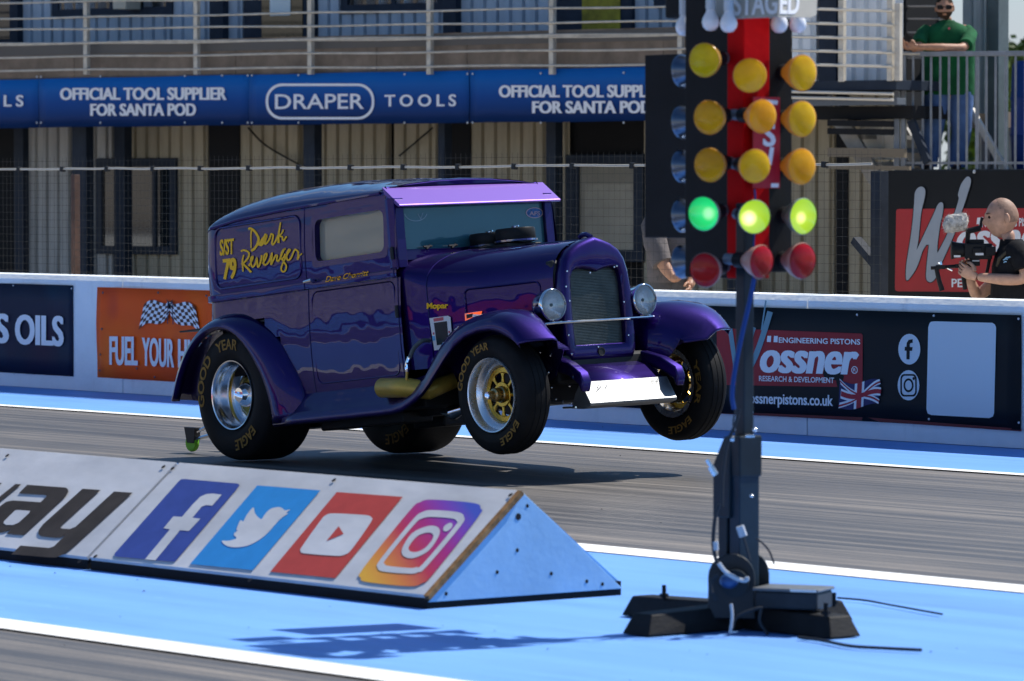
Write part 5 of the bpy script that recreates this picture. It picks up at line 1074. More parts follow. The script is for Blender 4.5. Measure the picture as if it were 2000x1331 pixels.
# grille shell
GO = [(.232, .385), (.255, .43), (.262, .52), (.262, .66), (.256, .78), (.243, .87), (.218, .945), (.18, .992), (.12, 1.028), (.06, 1.048), (0, 1.064)]
GI = [(.185, .470), (.190, .485), (.193, .56), (.193, .68), (.191, .78), (.186, .84), (.170, .876), (.14, .890), (.10, .892), (.05, .884), (0, .870)]
full = lambda h: [(-y, z_) for y, z_ in h] + [(y, z_) for y, z_ in reversed(h[:-1])]
fo, fi2 = full(GO), full(GI); sc = lambda P, k, zc=.72: [(y * k, zc + (z_ - zc) * k) for y, z_ in P]
mb = MB(); L3 = lambda P, x: [(x, y, z_) for y, z_ in P]
mb.loft([L3(sc(fo, 1.0), 2.545), L3(sc(fo, 1.012), 2.56), L3(sc(fo, 1.012), 2.60), L3(sc(fo, .985), 2.625), L3(sc(fo, .93), 2.632), L3(sc(fi2, 1.10), 2.628), L3(sc(fi2, 1.03), 2.622), L3(fi2, 2.610), L3(fi2, 2.58)], True); shell = obj('grille_shell', mb, PT, car, smooth=True, angle=50)
mb = MB(); mb.tube([(2.60, 0, 1.065), (2.56, 0, 1.083), (2.52, 0, 1.083), (2.50, 0, 1.07)], .014, 8); obj('filler_cap', mb, PT, shell, smooth=True)
gm = mat('grille_mesh', (.11, .125, .12), .42, .7, var=.3, vscale=9)
mb = MB(); fill(mb, sc(fi2, .999), lambda u, v, d: (2.578, u, v)); obj('core', mb, mat('radiator_core', (.045, .05, .05), .6, .3), shell)
mb = MB()
for k in range(44):
    y = -.19 + .38 * (k + .5) / 44; zt_ = lerp_tab(sorted([(-a, c) for a, c in GI[5:]] + [(a, c) for a, c in GI[5:-1]]), y) if abs(y) < .186 else .82; mb.box(2.584, 2.587, y - .0016, y + .0016, .472, zt_)
for k in range(48):
    z_ = .474 + .40 * k / 47; mb.box(2.5875, 2.590, -.19, .19, z_ - .0016, z_ + .0016)
obj('mesh', mb, gm, shell, merge=False)
mb = MB()
for px, py in ((1108, 530), (1153, 533), (1205, 520), (1111, 655), (1169, 678), (1228, 655), (1219, 590), (1113, 588), (1106, 560), (1200, 522)):
    y, z_ = clx(px, py, 2.632); mb.lathe([(0, .005), (.005, .004), (.007, 0)], (2.628, y, z_), (1, 0, 0), 8)
obj('shell_bolt', mb, CHR, shell)
mb = MB(); y, z_ = clx(1170, 700, 2.632); mb.disc((2.634, y * .5, .425), (1, 0, 0), .022, 16); mb.tube([(2.634, y * .5 + .022 * math.cos(a * .393), .425 + .022 * math.sin(a * .393)) for a in range(16)], .003, 5, closed=True); obj('crank_hole', mb, CBLK, shell)
# front pan, frame horns, silver skid plate
mb = MB(); mb.loft([[(2.50, -.30, .38), (2.50, .30, .38)], [(2.60, -.30, .368), (2.60, .30, .368)], [(2.68, -.30, .338), (2.68, .30, .338)], [(2.745, -.30, .295), (2.745, .30, .295)], [(2.80, -.30, .250), (2.80, .30, .250)], [(2.802, -.30, .235), (2.802, .30, .235)]], False); obj('front_pan', mb, VIS if False else PT, car, smooth=True, angle=50, solid=.006)
mb = MB(); mb.loft([[(2.795, y, .262), (2.86, y, .15), (2.868, y, .138), (2.862, y, .124), (2.80, y, .112), (2.70, y, .12), (2.74, y, .20)] for y in (-.325, -.2, 0, .2, .325)], True, True); pan = obj('skid_plate', mb, mat('brushed_silver', (.20, .205, .21), .42, .8, rvar=.08, vscale=12, var=.2), car, bevel=.003)
def fpan(u, v, d=0.0): return (2.8005 + .0625 * (1 - v) + .0022 + d * .87, u, .262 - .112 * (1 - v) + .0012 + d * .5)
mb = MB(); stroke(mb, [(-.255, .75), (-.235, .60), (-.215, .78)], .007, fpan); stroke(mb, [(-.245, .50), (-.20, .72), (-.165, .75), (-.165, .65), (-.20, .62)], .007, fpan); stroke(mb, [(-.225, .62), (-.19, .5)], .007, fpan)
stroke(mb, [(.17, .9), (.24, .92)], .006, fpan); stroke(mb, [(.20, .9), (.19, .72), (.26, .74)], .006, fpan); stroke(mb, [(.235, .9), (.22, .7)], .006, fpan); stroke(mb, [(.22, .83), (.28, .86)], .006, fpan); obj('marker_scrawl', mb, mat('marker_ink', (.03, .05, .09), .6), pan)
for s in (-1, 1):
    mb = MB(); P = [(2.45, s * .33, .40), (2.62, s * .33, .385), (2.76, s * .345, .345), (2.85, s * .355, .285), (2.87, s * .355, .235)]; rings = []
    for k, p in enumerate(P):
        hgt = (.05, .05, .047, .042, .035)[k]; rings.append([(p[0] + (.02 if k > 2 else 0), p[1] - .032, p[2] + hgt * .6), (p[0] + (.02 if k > 2 else 0), p[1] + .032, p[2] + hgt * .6), (p[0], p[1] + .032, p[2] - hgt), (p[0], p[1] - .032, p[2] - hgt)])
    mb.loft(rings, True, True); obj('frame_horn', mb, PT, car, smooth=True, angle=50, bevel=.008)
# headlights on a bar
def headlight(y, z_):
    mb = MB(); mb.lathe([(0, -.13), (.03, -.127), (.06, -.105), (.082, -.06), (.088, -.01), (.092, .0), (.092, .014), (.086, .018), (.083, .010)], (2.63, y, z_), (1, 0, -.0), 28); hb = obj('headlight', mb, CHR, car, smooth=True, angle=60)
    mb = MB(); mb.lathe([(0, -.028), (.02, -.024), (.05, -.008), (.083, .008)], (2.63, y, z_), (1, 0, 0), 28); obj('reflector', mb, mat('lamp_reflector', (.96, .97, .98), .22, 0.0, coat=1.0, bump=.5, bscale=55), hb, smooth=True)
    mb = MB(); mb.lathe([(0, .030), (.03, .028), (.06, .021), (.083, .011)], (2.63, y, z_), (1, 0, 0), 28); obj('lens', mb, glass('lamp_glass', (.95, .97, .98), .03, .95), hb, smooth=True)
    mb = MB(); mb.sphere((2.622, y, z_), .010, 10, 6); obj('bulb', mb, CBLK, hb, smooth=True)
    mb = MB(); mb.tube([(2.60, y, z_ - .09), (2.61, y * .98, .605)], .011, 8); obj('stalk', mb, CHR, hb, smooth=True)
yh0, zh0 = clx(1081, 597, 2.64); yh1, zh1 = clx(1269, 584, 2.64); headlight(-.345, (zh0 + zh1) / 2); headlight(.345, (zh0 + zh1) / 2)
mb = MB(); mb.tube([(2.62, -.42, .595), (2.66, -.34, .597), (2.66, .34, .600), (2.62, .42, .603)], .008, 8); obj('light_bar', mb, CHR, car, smooth=True)
# fenders -----------------------------------------------------------
FT = [(.42, .19, .36), (.62, .19, .36), (.9, .19, .36), (1.2, .19, .36), (1.45, .19, .362), (1.57, .192, .366), (1.66, .202, .372), (1.74, .228, .384), (1.80, .252, .405), (1.86, .283, .44), (1.93, .330, .52), (2.01, .398, .592), (2.09, .462, .632), (2.18, .527, .662), (2.28, .570, .684), (2.40, .592, .692), (2.51, .592, .690), (2.57, .582, .678), (2.64, .562, .655), (2.70, .544, .626), (2.75, .528, .594), (2.79, .514, .564), (2.822, .502, .536), (2.846, .492, .514), (2.862, .484, .499)]
def fender(s):
    mb = MB(); rings = []
    for k, (x, zl, zc) in enumerate(FT):
        bl = min(1, max(0, (x - 1.55) / .42)); bl = bl * bl * (3 - 2 * bl); e = max(0, (x - 2.45) / .41)
        off = lambda a: -a * e * e
        zv = lerp_tab([(1.6, .36), (1.9, .30), (2.3, .27), (2.62, .29), (2.76, .40), (2.86, .50)], x)
        A = [(-.690, zl - .012), (-.700, zl), (-.695, zl + .03), (-.660, zl + .06), (-.625, zc - .05), (-.603, zc - .008), (-.596, zc), (-.58, zc + .002), (-.57, zc)]
        h = zc - zl; tp_ = .15 * sm((x - 2.45) / .4); qf = sm((x - 2.4) / .3); B = [(-.690, zl - .012), (-.700, zl), (-.697, zl + (.22 + .25 * qf) * h), (-.675, zl + (.55 + .27 * qf) * h), (-.63, zl + (.84 + .13 * qf) * h), (-.55, zc), (-.44 - tp_ * .55, zc - .006), (-.345 - tp_, zc - .05), (-.325 - tp_ * .5, min(zv, zc - .06))]
        fx = (.115, .115, .105, .075, .035, .0, .0, .03, .05)
        r_ = []
        for (ya, za_), (yb, zb_), f_ in zip(A, B, fx): r_.append((x + off(f_), -s * (ya + (yb - ya) * bl) * -1 if False else s * -(ya + (yb - ya) * bl), za_ + (zb_ - za_) * bl))
        rings.append(r_)
    mb.loft(rings, False); return obj('front_fender', mb, PT, car, smooth=True, angle=50, solid=.007, offset=0)
fender(-1); fender(1)
def resample(P, N):
    P = [Vector(p) for p in P]; d = [0]
    for a, c in zip(P[:-1], P[1:]): d.append(d[-1] + (c - a).length)
    out = []
    for k in range(N):
        t = d[-1] * k / (N - 1); i = max(j for j in range(len(d)) if d[j] <= t + 1e-9); i = min(i, len(P) - 2); u = (t - d[i]) / (d[i + 1] - d[i]); out.append(tuple(P[i].lerp(P[i + 1], u)))
    return out
LIP = resample(smooth_path([(-.57, .39), (-.50, .52), (-.40, .645), (-.28, .735), (-.14, .785), (.0, .785), (.12, .735), (.225, .645), (.315, .53), (.375, .42), (.41, .30), (.42, .195)], 4), 34)
CRE = resample(smooth_path([(-.64, .40), (-.565, .56), (-.46, .70), (-.33, .80), (-.19, .852), (-.04, .866), (.10, .852), (.24, .80), (.36, .735), (.45, .66), (.52, .57), (.59, .46), (.63, .36), (.64, .195)], 4), 34)
def rear_fender(s):
    mb = MB(); rings = []
    for k, ((xl, zl), (xc, zc)) in enumerate(zip(LIP, CRE)):
        cx0, cz0 = 0.0, .375; dx, dz = cx0 - xl, cz0 - zl; q = math.hypot(dx, dz); dx /= q; dz /= q
        back = max(0, (9 - k) / 9); yi = -.585 + .0 * back
        r_ = [(xl + dx * .018, -.672, zl + dz * .018), (xl, -.700, zl), (xl + (xc - xl) * .12, -.706, zl + (zc - zl) * .12), (xl + (xc - xl) * .38, -.698, zl + (zc - zl) * .38), (xl + (xc - xl) * .68, -.668, zl + (zc - zl) * .68), (xl + (xc - xl) * .92, -.632, zl + (zc - zl) * .92), (xc, -.612, zc), (xc - (xc - xl) * .02, -.55, zc - .004), (xc, -.44, zc - .02)]
        rings.append([(x, -s * y, z_) for x, y, z_ in r_] if s > 0 else r_)
    mb.loft(rings, False); return obj('rear_fender', mb, PT, car, smooth=True, angle=50, solid=.008, offset=0)
rear_fender(-1); rear_fender(1)
# splash apron seam and dark underside
mb = MB(); mb.box(-.35, 2.5, -.30, .30, .16, .30); mb.box(.45, 1.70, -.56, .56, .20, .30); mb.box(-.28, .45, -.34, .34, .30, .56); mb.box(.5, 1.3, -.42, -.2, .13, .20); mb.box(.72, 1.02, .1, .4, .10, .2); obj('chassis', mb, CBLK, car, bevel=.012)
mb = MB(); mb.box(1.75, 2.56, -.26, .26, .28, .95); mb.box(2.25, 2.62, -.34, .34, .26, .42); obj('engine_bay', mb, CBLK, car, bevel=.02)
mb = MB(); mb.box(-.29, .44, -.355, -.345, .3, .80); mb.box(-.29, .44, .345, .355, .3, .80); mb.box(-.6, .46, -.60, -.35, .80, .81); mb.box(-.6, .46, .35, .60, .80, .81); obj('wheel_well', mb, CBLK, car)
# steering and suspension bits in the dark behind the near front wheel
ms = mat('dull_steel', (.12, .12, .13), .35, .8, var=.4, vscale=14); mb = MB()
for a, c, r_ in (((2.43, -.42, .23), (2.43, .42, .23), .026), ((2.30, -.40, .20), (2.30, .40, .20), .012), ((2.52, -.36, .27), (2.44, -.50, .24), .018), ((2.36, -.34, .42), (2.42, -.46, .24), .022), ((2.36, .34, .42), (2.42, .46, .24), .022), ((2.0, -.30, .22), (2.42, -.42, .20), .014), ((2.0, .30, .22), (2.42, .42, .20), .014), ((2.6, -.30, .16), (2.44, -.44, .19), .012), ((2.6, .30, .16), (2.44, .44, .19), .012), ((2.55, -.33, .33), (2.46, -.46, .26), .009)): mb.tube([a, c], r_, 8)
obj('suspension_arm', mb, ms, car, smooth=True)
mb = MB(); mb.tube([(2.36, -.345, .43), (2.40, -.41, .33), (2.42, -.45, .26)], [.03, .03, .024], 12); mb.tube([(2.36, .345, .43), (2.40, .41, .33), (2.42, .45, .26)], [.03, .03, .024], 12); obj('shock_absorber', mb, CBLK, car, smooth=True)
q = random.Random(11); mb = MB()
for k in range(26):
    p = Vector((2.35 + q.random() * .36, -.44 + q.random() * .14, .15 + q.random() * .32)); mb.sphere(p, .004 + .005 * q.random(), 7, 5)
obj('bright_fitting', mb, POL, car, smooth=True)
mb = MB(); mb.tube([(1.66, -.42, .17), (1.80, -.44, .165), (1.90, -.43, .18)], [.01, .045, .02], 10); mb.tube([(2.60, -.30, .13), (2.78, -.36, .125)], .006, 6); obj('oil_pan', mb, POL, car, smooth=True)
# wheels -----------------------------------------------------------
def wheel(name, c, s, Rt, w, Rr, M, front):
    """c: centre of the outer face; s=-1 near side, +1 far side; axle along y"""
    WARP[0] = False; ax = (0, s, 0)
    t = thing.__globals__['link'](bpy.data.objects.new('wheel', None), car); t.matrix_local = CI @ M @ Matrix.Translation(c); t.empty_display_size = .2
    sw = .018 if not front else .012
    mb = MB(); mb.lathe([(Rr * .97, -.02), (Rr * 1.0, -.004), (Rr * 1.06, .004), (Rr * 1.25, sw), (Rt * .80, sw * .9), (Rt * .92, 0), (Rt * .975, -.018), (Rt * .995, -.045), (Rt, -w * .35), (Rt, -w * .65), (Rt * .995, -w + .045), (Rt * .975, -w + .018), (Rt * .92, -w), (Rt * .80, -w - sw * .8), (Rr * 1.15, -w - sw * .6), (Rr, -w + .01), (Rr * .97, -w + .03)], (0, 0, 0), ax, 64)
    ty = obj('tyre', mb, RUB, t, smooth=True, angle=50)
    if front:
        mb = MB()
        for k in range(3):
            yy = -s * (w * (.28 + .22 * k)); mb.tube([(Rt * 1.0005 * math.cos(a * math.pi / 32), yy, Rt * 1.0005 * math.sin(a * math.pi / 32)) for a in range(64)], .0022, 4, closed=True)
        obj('tread_groove', mb, INT, ty)
    dish = -.13 if not front else -.085
    mb = MB(); mb.lathe([(Rr * 1.0, -.012), (Rr * 1.015, .004), (Rr * 1.0, .012), (Rr * .965, .009), (Rr * .945, -.004), (Rr * .93, -.03), (Rr * .925, dish * .45), (Rr * (.86 if not front else .80), dish * .6), (Rr * (.85 if not front else .76), dish * .8), (Rr * (.84 if not front else .745), dish), (Rr * (.80 if not front else .72), dish - .006), (Rr * .80, -w + .02), (Rr * .97, -w + .01)], (0, 0, 0), ax, 56); obj('rim', mb, mat('satin_alloy', (.78, .79, .81), .27, .9, rvar=.06, vscale=14) if front else CHR2, t, smooth=True, angle=40)
    if front:
        yd = s * dish; R1 = Rr * .735; mb = MB(); th_ = .012
        def ringp(ra, rb, n=48): return [(ra * math.cos(2 * math.pi * k / n), ra * math.sin(2 * math.pi * k / n)) for k in range(n)], [(rb * math.cos(2 * math.pi * k / n), rb * math.sin(2 * math.pi * k / n)) for k in range(n)]
        a_, c_ = ringp(R1, R1 * .80); ring2d(mb, a_, c_, lambda u, v, d: (u, yd, v)); a_, c_ = ringp(R1 * .46, R1 * .30); ring2d(mb, a_, c_, lambda u, v, d: (u, yd + s * .012, v))
        for k in range(8):
            a0 = 2 * math.pi * k / 8; pts = []
            for r_, wd in ((R1 * .45, .16), (R1 * .55, .105), (R1 * .65, .085), (R1 * .75, .12), (R1 * .81, .22)): pts.append((r_, wd))
            prof = [(r_, a0 - wd) for r_, wd in pts] + [(r_, a0 + wd) for r_, wd in reversed(pts)]
            fill(mb, [(r_ * math.cos(a), r_ * math.sin(a)) for r_, a in prof], lambda u, v, d: (u, yd + s * .006, v))
        obj('wheel_centre', mb, GOLD, t, solid=.012, offset=0, bevel=.003)
        mb = MB(); mb.lathe([(R1 * .30, 0), (R1 * .30, .03), (R1 * .26, .035), (R1 * .24, .075), (R1 * .16, .08), (R1 * .15, .115), (0, .118)], (0, yd, 0), ax, 24); obj('hub', mb, mat('hub_bronze', (.35, .25, .12), .25, 1.0), t, smooth=True, angle=40)
        mb = MB(); mb.lathe([(R1 * .13, .118), (R1 * .12, .124), (0, .125)], (0, yd, 0), ax, 20); obj('hub_cap', mb, CHR, t, smooth=True)
        mb = MB(); mb.lathe([(0, -.075), (R1 * .74, -.075), (R1 * .76, -.065), (R1 * .76, -.03), (0, -.03)], (0, yd, 0), ax, 32); obj('brake_disc', mb, CBLK, t)
    else:
        yd = s * dish; mb = MB(); mb.lathe([(Rr * .84, 0), (Rr * .78, .012), (Rr * .70, .0), (Rr * .66, -.015)], (0, yd, 0), ax, 48); obj('rim_step', mb, CHR2, t, smooth=True, angle=30)
        mb = MB(); mb.lathe([(Rr * .66, -.012), (Rr * .60, .0), (Rr * .52, .012), (Rr * .3, .02)], (0, yd, 0), ax, 48); obj('wheel_centre', mb, GOLD, t, smooth=True)
        mb = MB(); mb.lathe([(Rr * .36, .018), (Rr * .34, .05), (Rr * .26, .07), (Rr * .2, .09), (0, .095)], (0, yd, 0), ax, 28); obj('hub', mb, CHR, t, smooth=True, angle=40)
    # gold sidewall lettering running round the tyre
    mb = MB(); rb = Rr + (Rt - Rr) * .36; hgt = (Rt - Rr) * .34
    def arc(body, a0, a1, bold=.03):
        fnn = lambda u, v, d: ((rb + v) * math.cos(R(u)), s * (sw + .0025 + d), (rb + v) * math.sin(R(u)))
        V, Fc, xa, xb = text2d(body, bold)
        letter(mb, body, lambda u, v, d: fnn(a0 + (a1 - a0) * u, v, d), 0, 1, 0, hgt, bold)
    if s < 0:
        if front: arc('GOOD', 177, 131); arc('YEAR', 126, 92); arc('EAGLE', -30, -72)
        else: arc('GOOD', 196, 134); arc('YEAR', 118, 76); arc('EAGLE', -38, -80)
    else:
        sI = -1
        def arc2(body, a0, a1): letter(mb, body, lambda u, v, d: ((rb + v) * math.cos(R(a0 + (a1 - a0) * u)), s * (-w - sw - .0025 - d), (rb + v) * math.sin(R(a0 + (a1 - a0) * u))), 0, 1, 0, hgt, .03)
        arc2('GOOD', 196, 140); arc2('YEAR', 30, -25); arc2('EAGLE', -45, -90)
    obj('tyre_lettering', mb, GOLDL, ty); WARP[0] = True
    return t
ID = Matrix.Identity(4); RW = Matrix.Translation((AX0.x, AX0.y, 0)) @ Matrix.Rotation(R(1.0), 4, 'X') if False else Matrix.Translation((AX0.x, AX0.y, 0))
wheel('wheel', (0, -.672, .388), -1, .388, .34, .205, RW, False); wheel('wheel', (0, .815, .388), 1, .388, .34, .205, RW, False)
FC = CM @ Vector((2.432, 0, .225)); FRM = Matrix.Translation((FC.x, FC.y, FC.z)) @ Matrix.Rotation(ROLL, 4, 'X')
fz = .467; FRM = Matrix.Translation((-19.765, AX0.y, fz + .022)) @ Matrix.Rotation(ROLL, 4, 'X')
wheel('wheel', (0, -.655, 0), -1, .328, .165, .205, FRM, True); wheel('wheel', (0, .79, 0), 1, .328, .165, .205, FRM, True)
mb = MB(); mb.tube([(-.0, -.5, .39), (0, .5, .41)], .05, 12); mb.sphere((0, 0, .40), .14, 16, 10); obj('rear_axle', mb, CBLK, car, smooth=True)
# intake covers, exhaust, tech card, stickers
for px, py, dz in ((958, 481, 0), (1009, 475, .006)):
    x, z_ = cl(px, py, 0); mb = MB(); zb_ = 1.09; mb.lathe([(0, 0), (.112, 0), (.117, .006), (.117, .058), (.112, .066), (0, .068)], (x, 0, zb_ + .012 + dz), (0, 0, 1), 32); ic = obj('intake_cover', mb, mat('intake_black', (.016, .016, .017), .45, var=.2, vscale=20), car, smooth=True, angle=40)
    mb = MB(); mb.lathe([(.06, -.02), (.125, -.006), (.128, .004), (.118, .008)], (x, 0, zb_ + .008 + dz), (0, 0, 1), 32); obj('base_plate', mb, CHR, ic, smooth=True)
    mb = MB(); mb.lathe([(0, .012), (.012, .010), (.014, 0)], (x, 0, zb_ + .08 + dz), (0, 0, 1), 10); mb.tube([(x - .03, 0, zb_ + .088 + dz), (x + .03, 0, zb_ + .09 + dz)], .005, 6); obj('wing_nut', mb, CHR, ic, smooth=True)
mb = MB(); mb.box(1.60, 2.02, -.13, .13, 1.06, 1.088); obj('intake_base', mb, CBLK, car, bevel=.01)
mb = MB()
for px in (842, 890):
    x, z_ = cl(px, 478, -.2); mb.tube([(1.62, -.40 + (px - 842) * .0038, 1.10), (1.62, -.37 + (px - 842) * .0038, 1.118)], .008, 6); mb.tube([(1.62, -.42 + (px - 842) * .0038, 1.112), (1.62, -.36 + (px - 842) * .0038, 1.114)], .006, 6)
obj('washer_jet', mb, CBLK, car)
mb = MB(); p0 = cl(746, 758, -.675); p1 = cl(843, 766, -.66); mb.tube([(p0[0], -.675, p0[1]), (p0[0] + .22, -.665, p0[1] - .014), (p1[0] - .10, -.60, p1[1] + .012), (p1[0] - .04, -.46, p1[1] + .06)], [.056, .056, .052, .045], 20, cap=False); 
px_ = obj('exhaust_pipe', mb, GPIPE, car, smooth=True, solid=.003)
a = cl(793, 742, -.68); c = cl(795, 725, -.68); e_ = cl(800, 700, -.67); f_ = cl(809, 680, -.65); g_ = cl(828, 668, -.60)
mb = MB(); mb.tube([(a[0], -.68, a[1] - .03), (c[0], -.68, c[1])], .008, 8); obj('breather_stub', mb, GPIPE, px_, smooth=True)
mb = MB(); mb.tube([(c[0], -.68, c[1] - .005), (c[0] + .004, -.68, c[1] + .02), (c[0] + .006, -.68, c[1] + .045), (e_[0], -.67, e_[1] + .005)], [.011, .015, .011, .014], 10); obj('hose_fitting', mb, CHR, px_, smooth=True)
mb = MB(); mb.tube(smooth_path([(e_[0], -.67, e_[1]), (f_[0], -.65, f_[1]), (f_[0] + .04, -.62, f_[1] + .035), (g_[0], -.56, g_[1] + .005)], 5), .012, 8); obj('breather_hose', mb, mat('braided_hose', (.10, .115, .12), .5, .4, bump=.5, bscale=200), px_, smooth=True)
# tech card lies on the cowl side
def fside(px, py, d=0.0):
    """on the cowl or bonnet side under this pixel"""
    y = -.5
    for _ in range(6):
        x, z_ = cl(px, py, y); y = -(lerp_tab([(1.56, .60), (1.64, .575), (1.74, .525), (1.85, .48), (2.05, .41), (2.3, .335), (2.56, .268)], x) + .004 + d)
    return (x, y, z_)
mb = MB(); fill(mb, [(838, 622), (875, 617), (880, 620), (884.5, 678), (848, 685)], lambda u, v, d: fside(u, v, .004)); cardo = obj('tech_card', mb, mat('card_white', (.74, .72, .72), .5), car)
mb = MB(); fill(mb, [(847, 631), (873, 627.5), (876.5, 671), (853, 675)], lambda u, v, d: fside(u, v, .006)); obj('card_window', mb, mat('card_dark', (.03, .045, .05), .2), cardo)
mb = MB(); fill(mb, [(846, 622.5), (866, 619.5), (866.5, 626), (847, 629)], lambda u, v, d: fside(u, v, .006)); fill(mb, [(844.5, 650), (848, 649.6), (848, 654), (845, 654.3)], lambda u, v, d: fside(u, v, .006)); fill(mb, [(875.5, 647), (879, 646.6), (879.3, 651), (876, 651.3)], lambda u, v, d: fside(u, v, .006)); obj('red_print', mb, mat('card_red', (.60, .12, .14), .5), cardo)
mb = MB(); fill(mb, [(843.5, 657), (849, 656.2), (850, 665), (844.6, 666)], lambda u, v, d: fside(u, v, .006)); fill(mb, [(876.5, 655), (881.5, 654.3), (882.3, 663), (877.3, 664)], lambda u, v, d: fside(u, v, .006)); obj('blue_print', mb, mat('card_blue', (.15, .45, .72), .5), cardo)
mb = MB(); letter(mb, 'Mopar', lambda u, v, d: fside(u, 603.5 + (u - 832) * -.03 - v, .003 + d), 832.5, 875.5, 0, 11.5, .05); obj('bonnet_lettering', mb, YEL, car)
mb = MB(); fill(mb, [(908, 613), (930, 609), (942, 608), (940, 615), (926, 620), (909, 627)], lambda u, v, d: fside(u, v, .003)); bg_ = obj('bonnet_badge', mb, CHR, car)
mb = MB(); fill(mb, [(911, 615), (924, 612.5), (922, 620), (912, 623)], lambda u, v, d: fside(u, v, .0045)); obj('badge_inlay', mb, CBLK, bg_)
# yellow writing on the quarter panel and the door
def fq(px, py, d=0.0):
    y = -.60
    for _ in range(4):
        x, z_ = cl(px, py, y); y = -(hw(x, z_) + .003 + d)
    return (x, y, z_)
Q = lambda pts: crop(420, 420, 10, pts); mb = MB(); dd = [0]
def script(pts, w=3.6, taper=None, k=5):
    P = smooth_path(Q(pts), k); n_ = len(P); dd[0] += 1; d_ = .0002 * dd[0]
    tp = None if taper is None else [taper[0] + (taper[1] - taper[0]) * i / (n_ - 1) for i in range(n_)]
    stroke(mb, P, w, lambda u, v, d: fq(u, v, d_), 0, False, tp)
script([(710, 300), (700, 420), (702, 540), (704, 655)], 2.6, (1.2, .8)); script([(650, 285), (690, 265), (760, 310), (825, 400), (850, 480), (820, 580), (770, 660), (705, 705)], 4.2, (1, 1.2))
script([(1000, 370), (950, 430), (900, 500), (850, 600)], 2.8); script([(985, 370), (940, 480), (900, 560), (885, 595), (920, 585), (970, 500), (1010, 410), (985, 500), (970, 560), (1000, 560), (1060, 480), (1090, 385), (1105, 375), (1135, 400), (1120, 500), (1110, 560), (1130, 580), (1180, 520), (1230, 400)], 3.4, None, 4)
script([(1280, 145), (1260, 260), (1240, 400), (1240, 550)], 4.0, (.7, 1.1)); script([(1335, 290), (1310, 350), (1260, 410), (1240, 430)], 2.8); script([(1250, 420), (1310, 430), (1320, 480), (1345, 500), (1395, 420)], 3.2)
script([(560, 780), (535, 900), (540, 1020), (545, 1110)], 3.0); script([(505, 715), (560, 690), (640, 720), (665, 770), (640, 850), (580, 920), (515, 970)], 3.6); script([(530, 940), (590, 1000), (650, 1060), (705, 1125)], 4.0)
script([(655, 1000), (700, 930), (735, 850), (735, 815), (705, 840), (700, 930), (715, 1000), (745, 1015), (790, 950), (815, 850), (825, 940), (840, 1020), (870, 980), (905, 850), (910, 785)], 3.4, None, 4)
script([(925, 950), (975, 880), (1010, 790), (1000, 755), (960, 800), (945, 900), (960, 970), (1000, 970), (1060, 900), (1105, 760), (1110, 800), (1095, 965), (1130, 900), (1180, 800), (1215, 800), (1205, 880), (1235, 905), (1280, 830), (1340, 690), (1365, 665), (1320, 700), (1285, 800), (1290, 860), (1340, 830), (1370, 760)], 3.3, None, 4)
script([(1300, 860), (1350, 930), (1390, 1000), (1370, 1090), (1320, 1110), (1290, 1060), (1310, 980), (1370, 850), (1430, 740), (1465, 690), (1440, 680), (1400, 760), (1405, 860), (1440, 885), (1490, 830), (1550, 690), (1590, 690), (1625, 740), (1610, 880)], 3.3, None, 4); script([(1610, 870), (1650, 800), (1695, 755)], 2.8)
letter(mb, 'S/ST', lambda u, v, d: fq(u, 499 - (u - 429) * .11 - v, d + .0002), 429, 457, 0, 31, .05); letter(mb, '79', lambda u, v, d: fq(u, 545.5 - (u - 435) * .11 - v, d + .0002), 435, 462, 0, 40, .06)
obj('panel_lettering', mb, YEL, car)
mb = MB(); dd[0] = 0; letter(mb, 'Dave Chorritt', lambda u, v, d: fq(u, 551.5 - (u - 635) * .16 - v, d + .0003), 635, 720, 0, 11, .02, shear=.35); obj('door_lettering', mb, mat('orange_yellow_vinyl', (.95, .42, .005), .5), car)
# cabin: floor, seat, roll cage, dash
mb = MB(); mb.box(-.27, 1.58, -.56, .56, .50, .56); mb.box(1.50, 1.57, -.55, .55, .6, 1.06); obj('dashboard', mb, INT, car, bevel=.01)
mb = MB(); mb.box(.86, 1.04, -.46, -.06, .6, 1.22); mb.box(.95, 1.3, -.46, -.06, .56, .78); mb.box(.88, .98, -.34, -.16, 1.22, 1.31); mb.box(.86, 1.04, .06, .46, .6, 1.15); mb.box(.95, 1.3, .06, .46, .56, .78); obj('seat', mb, INT, car, bevel=.03)
mb = MB()
for s in (-1, 1):
    mb.tube([(.80, s * .53, .56), (.80, s * .53, 1.30), (.80, s * .40, 1.46), (.80, 0, 1.47)], .021, 10); mb.tube([(.80, s * .50, 1.40), (1.40, s * .50, 1.41), (1.53, s * .51, 1.30), (1.56, s * .52, .8)], .021, 10); mb.tube([(.80, s * .45, 1.42), (.0, s * .45, .7)], .021, 10)
mb.tube([(.80, -.5, 1.05), (.80, .5, 1.05)], .021, 10); mb.tube([(1.2, -.12, 1.46), (1.5, .18, .9)], .018, 8); obj('roll_cage', mb, mat('cage_blue_grey', (.10, .16, .20), .4), car, smooth=True)
mb = MB(); mb.tube([(1.36 + .0 * a, -.26 + .16 * math.cos(a * .314), 1.04 + .15 * math.sin(a * .314)) for a in range(20)], .013, 8, closed=True); obj('steering_wheel', mb, CBLK, car, smooth=True)
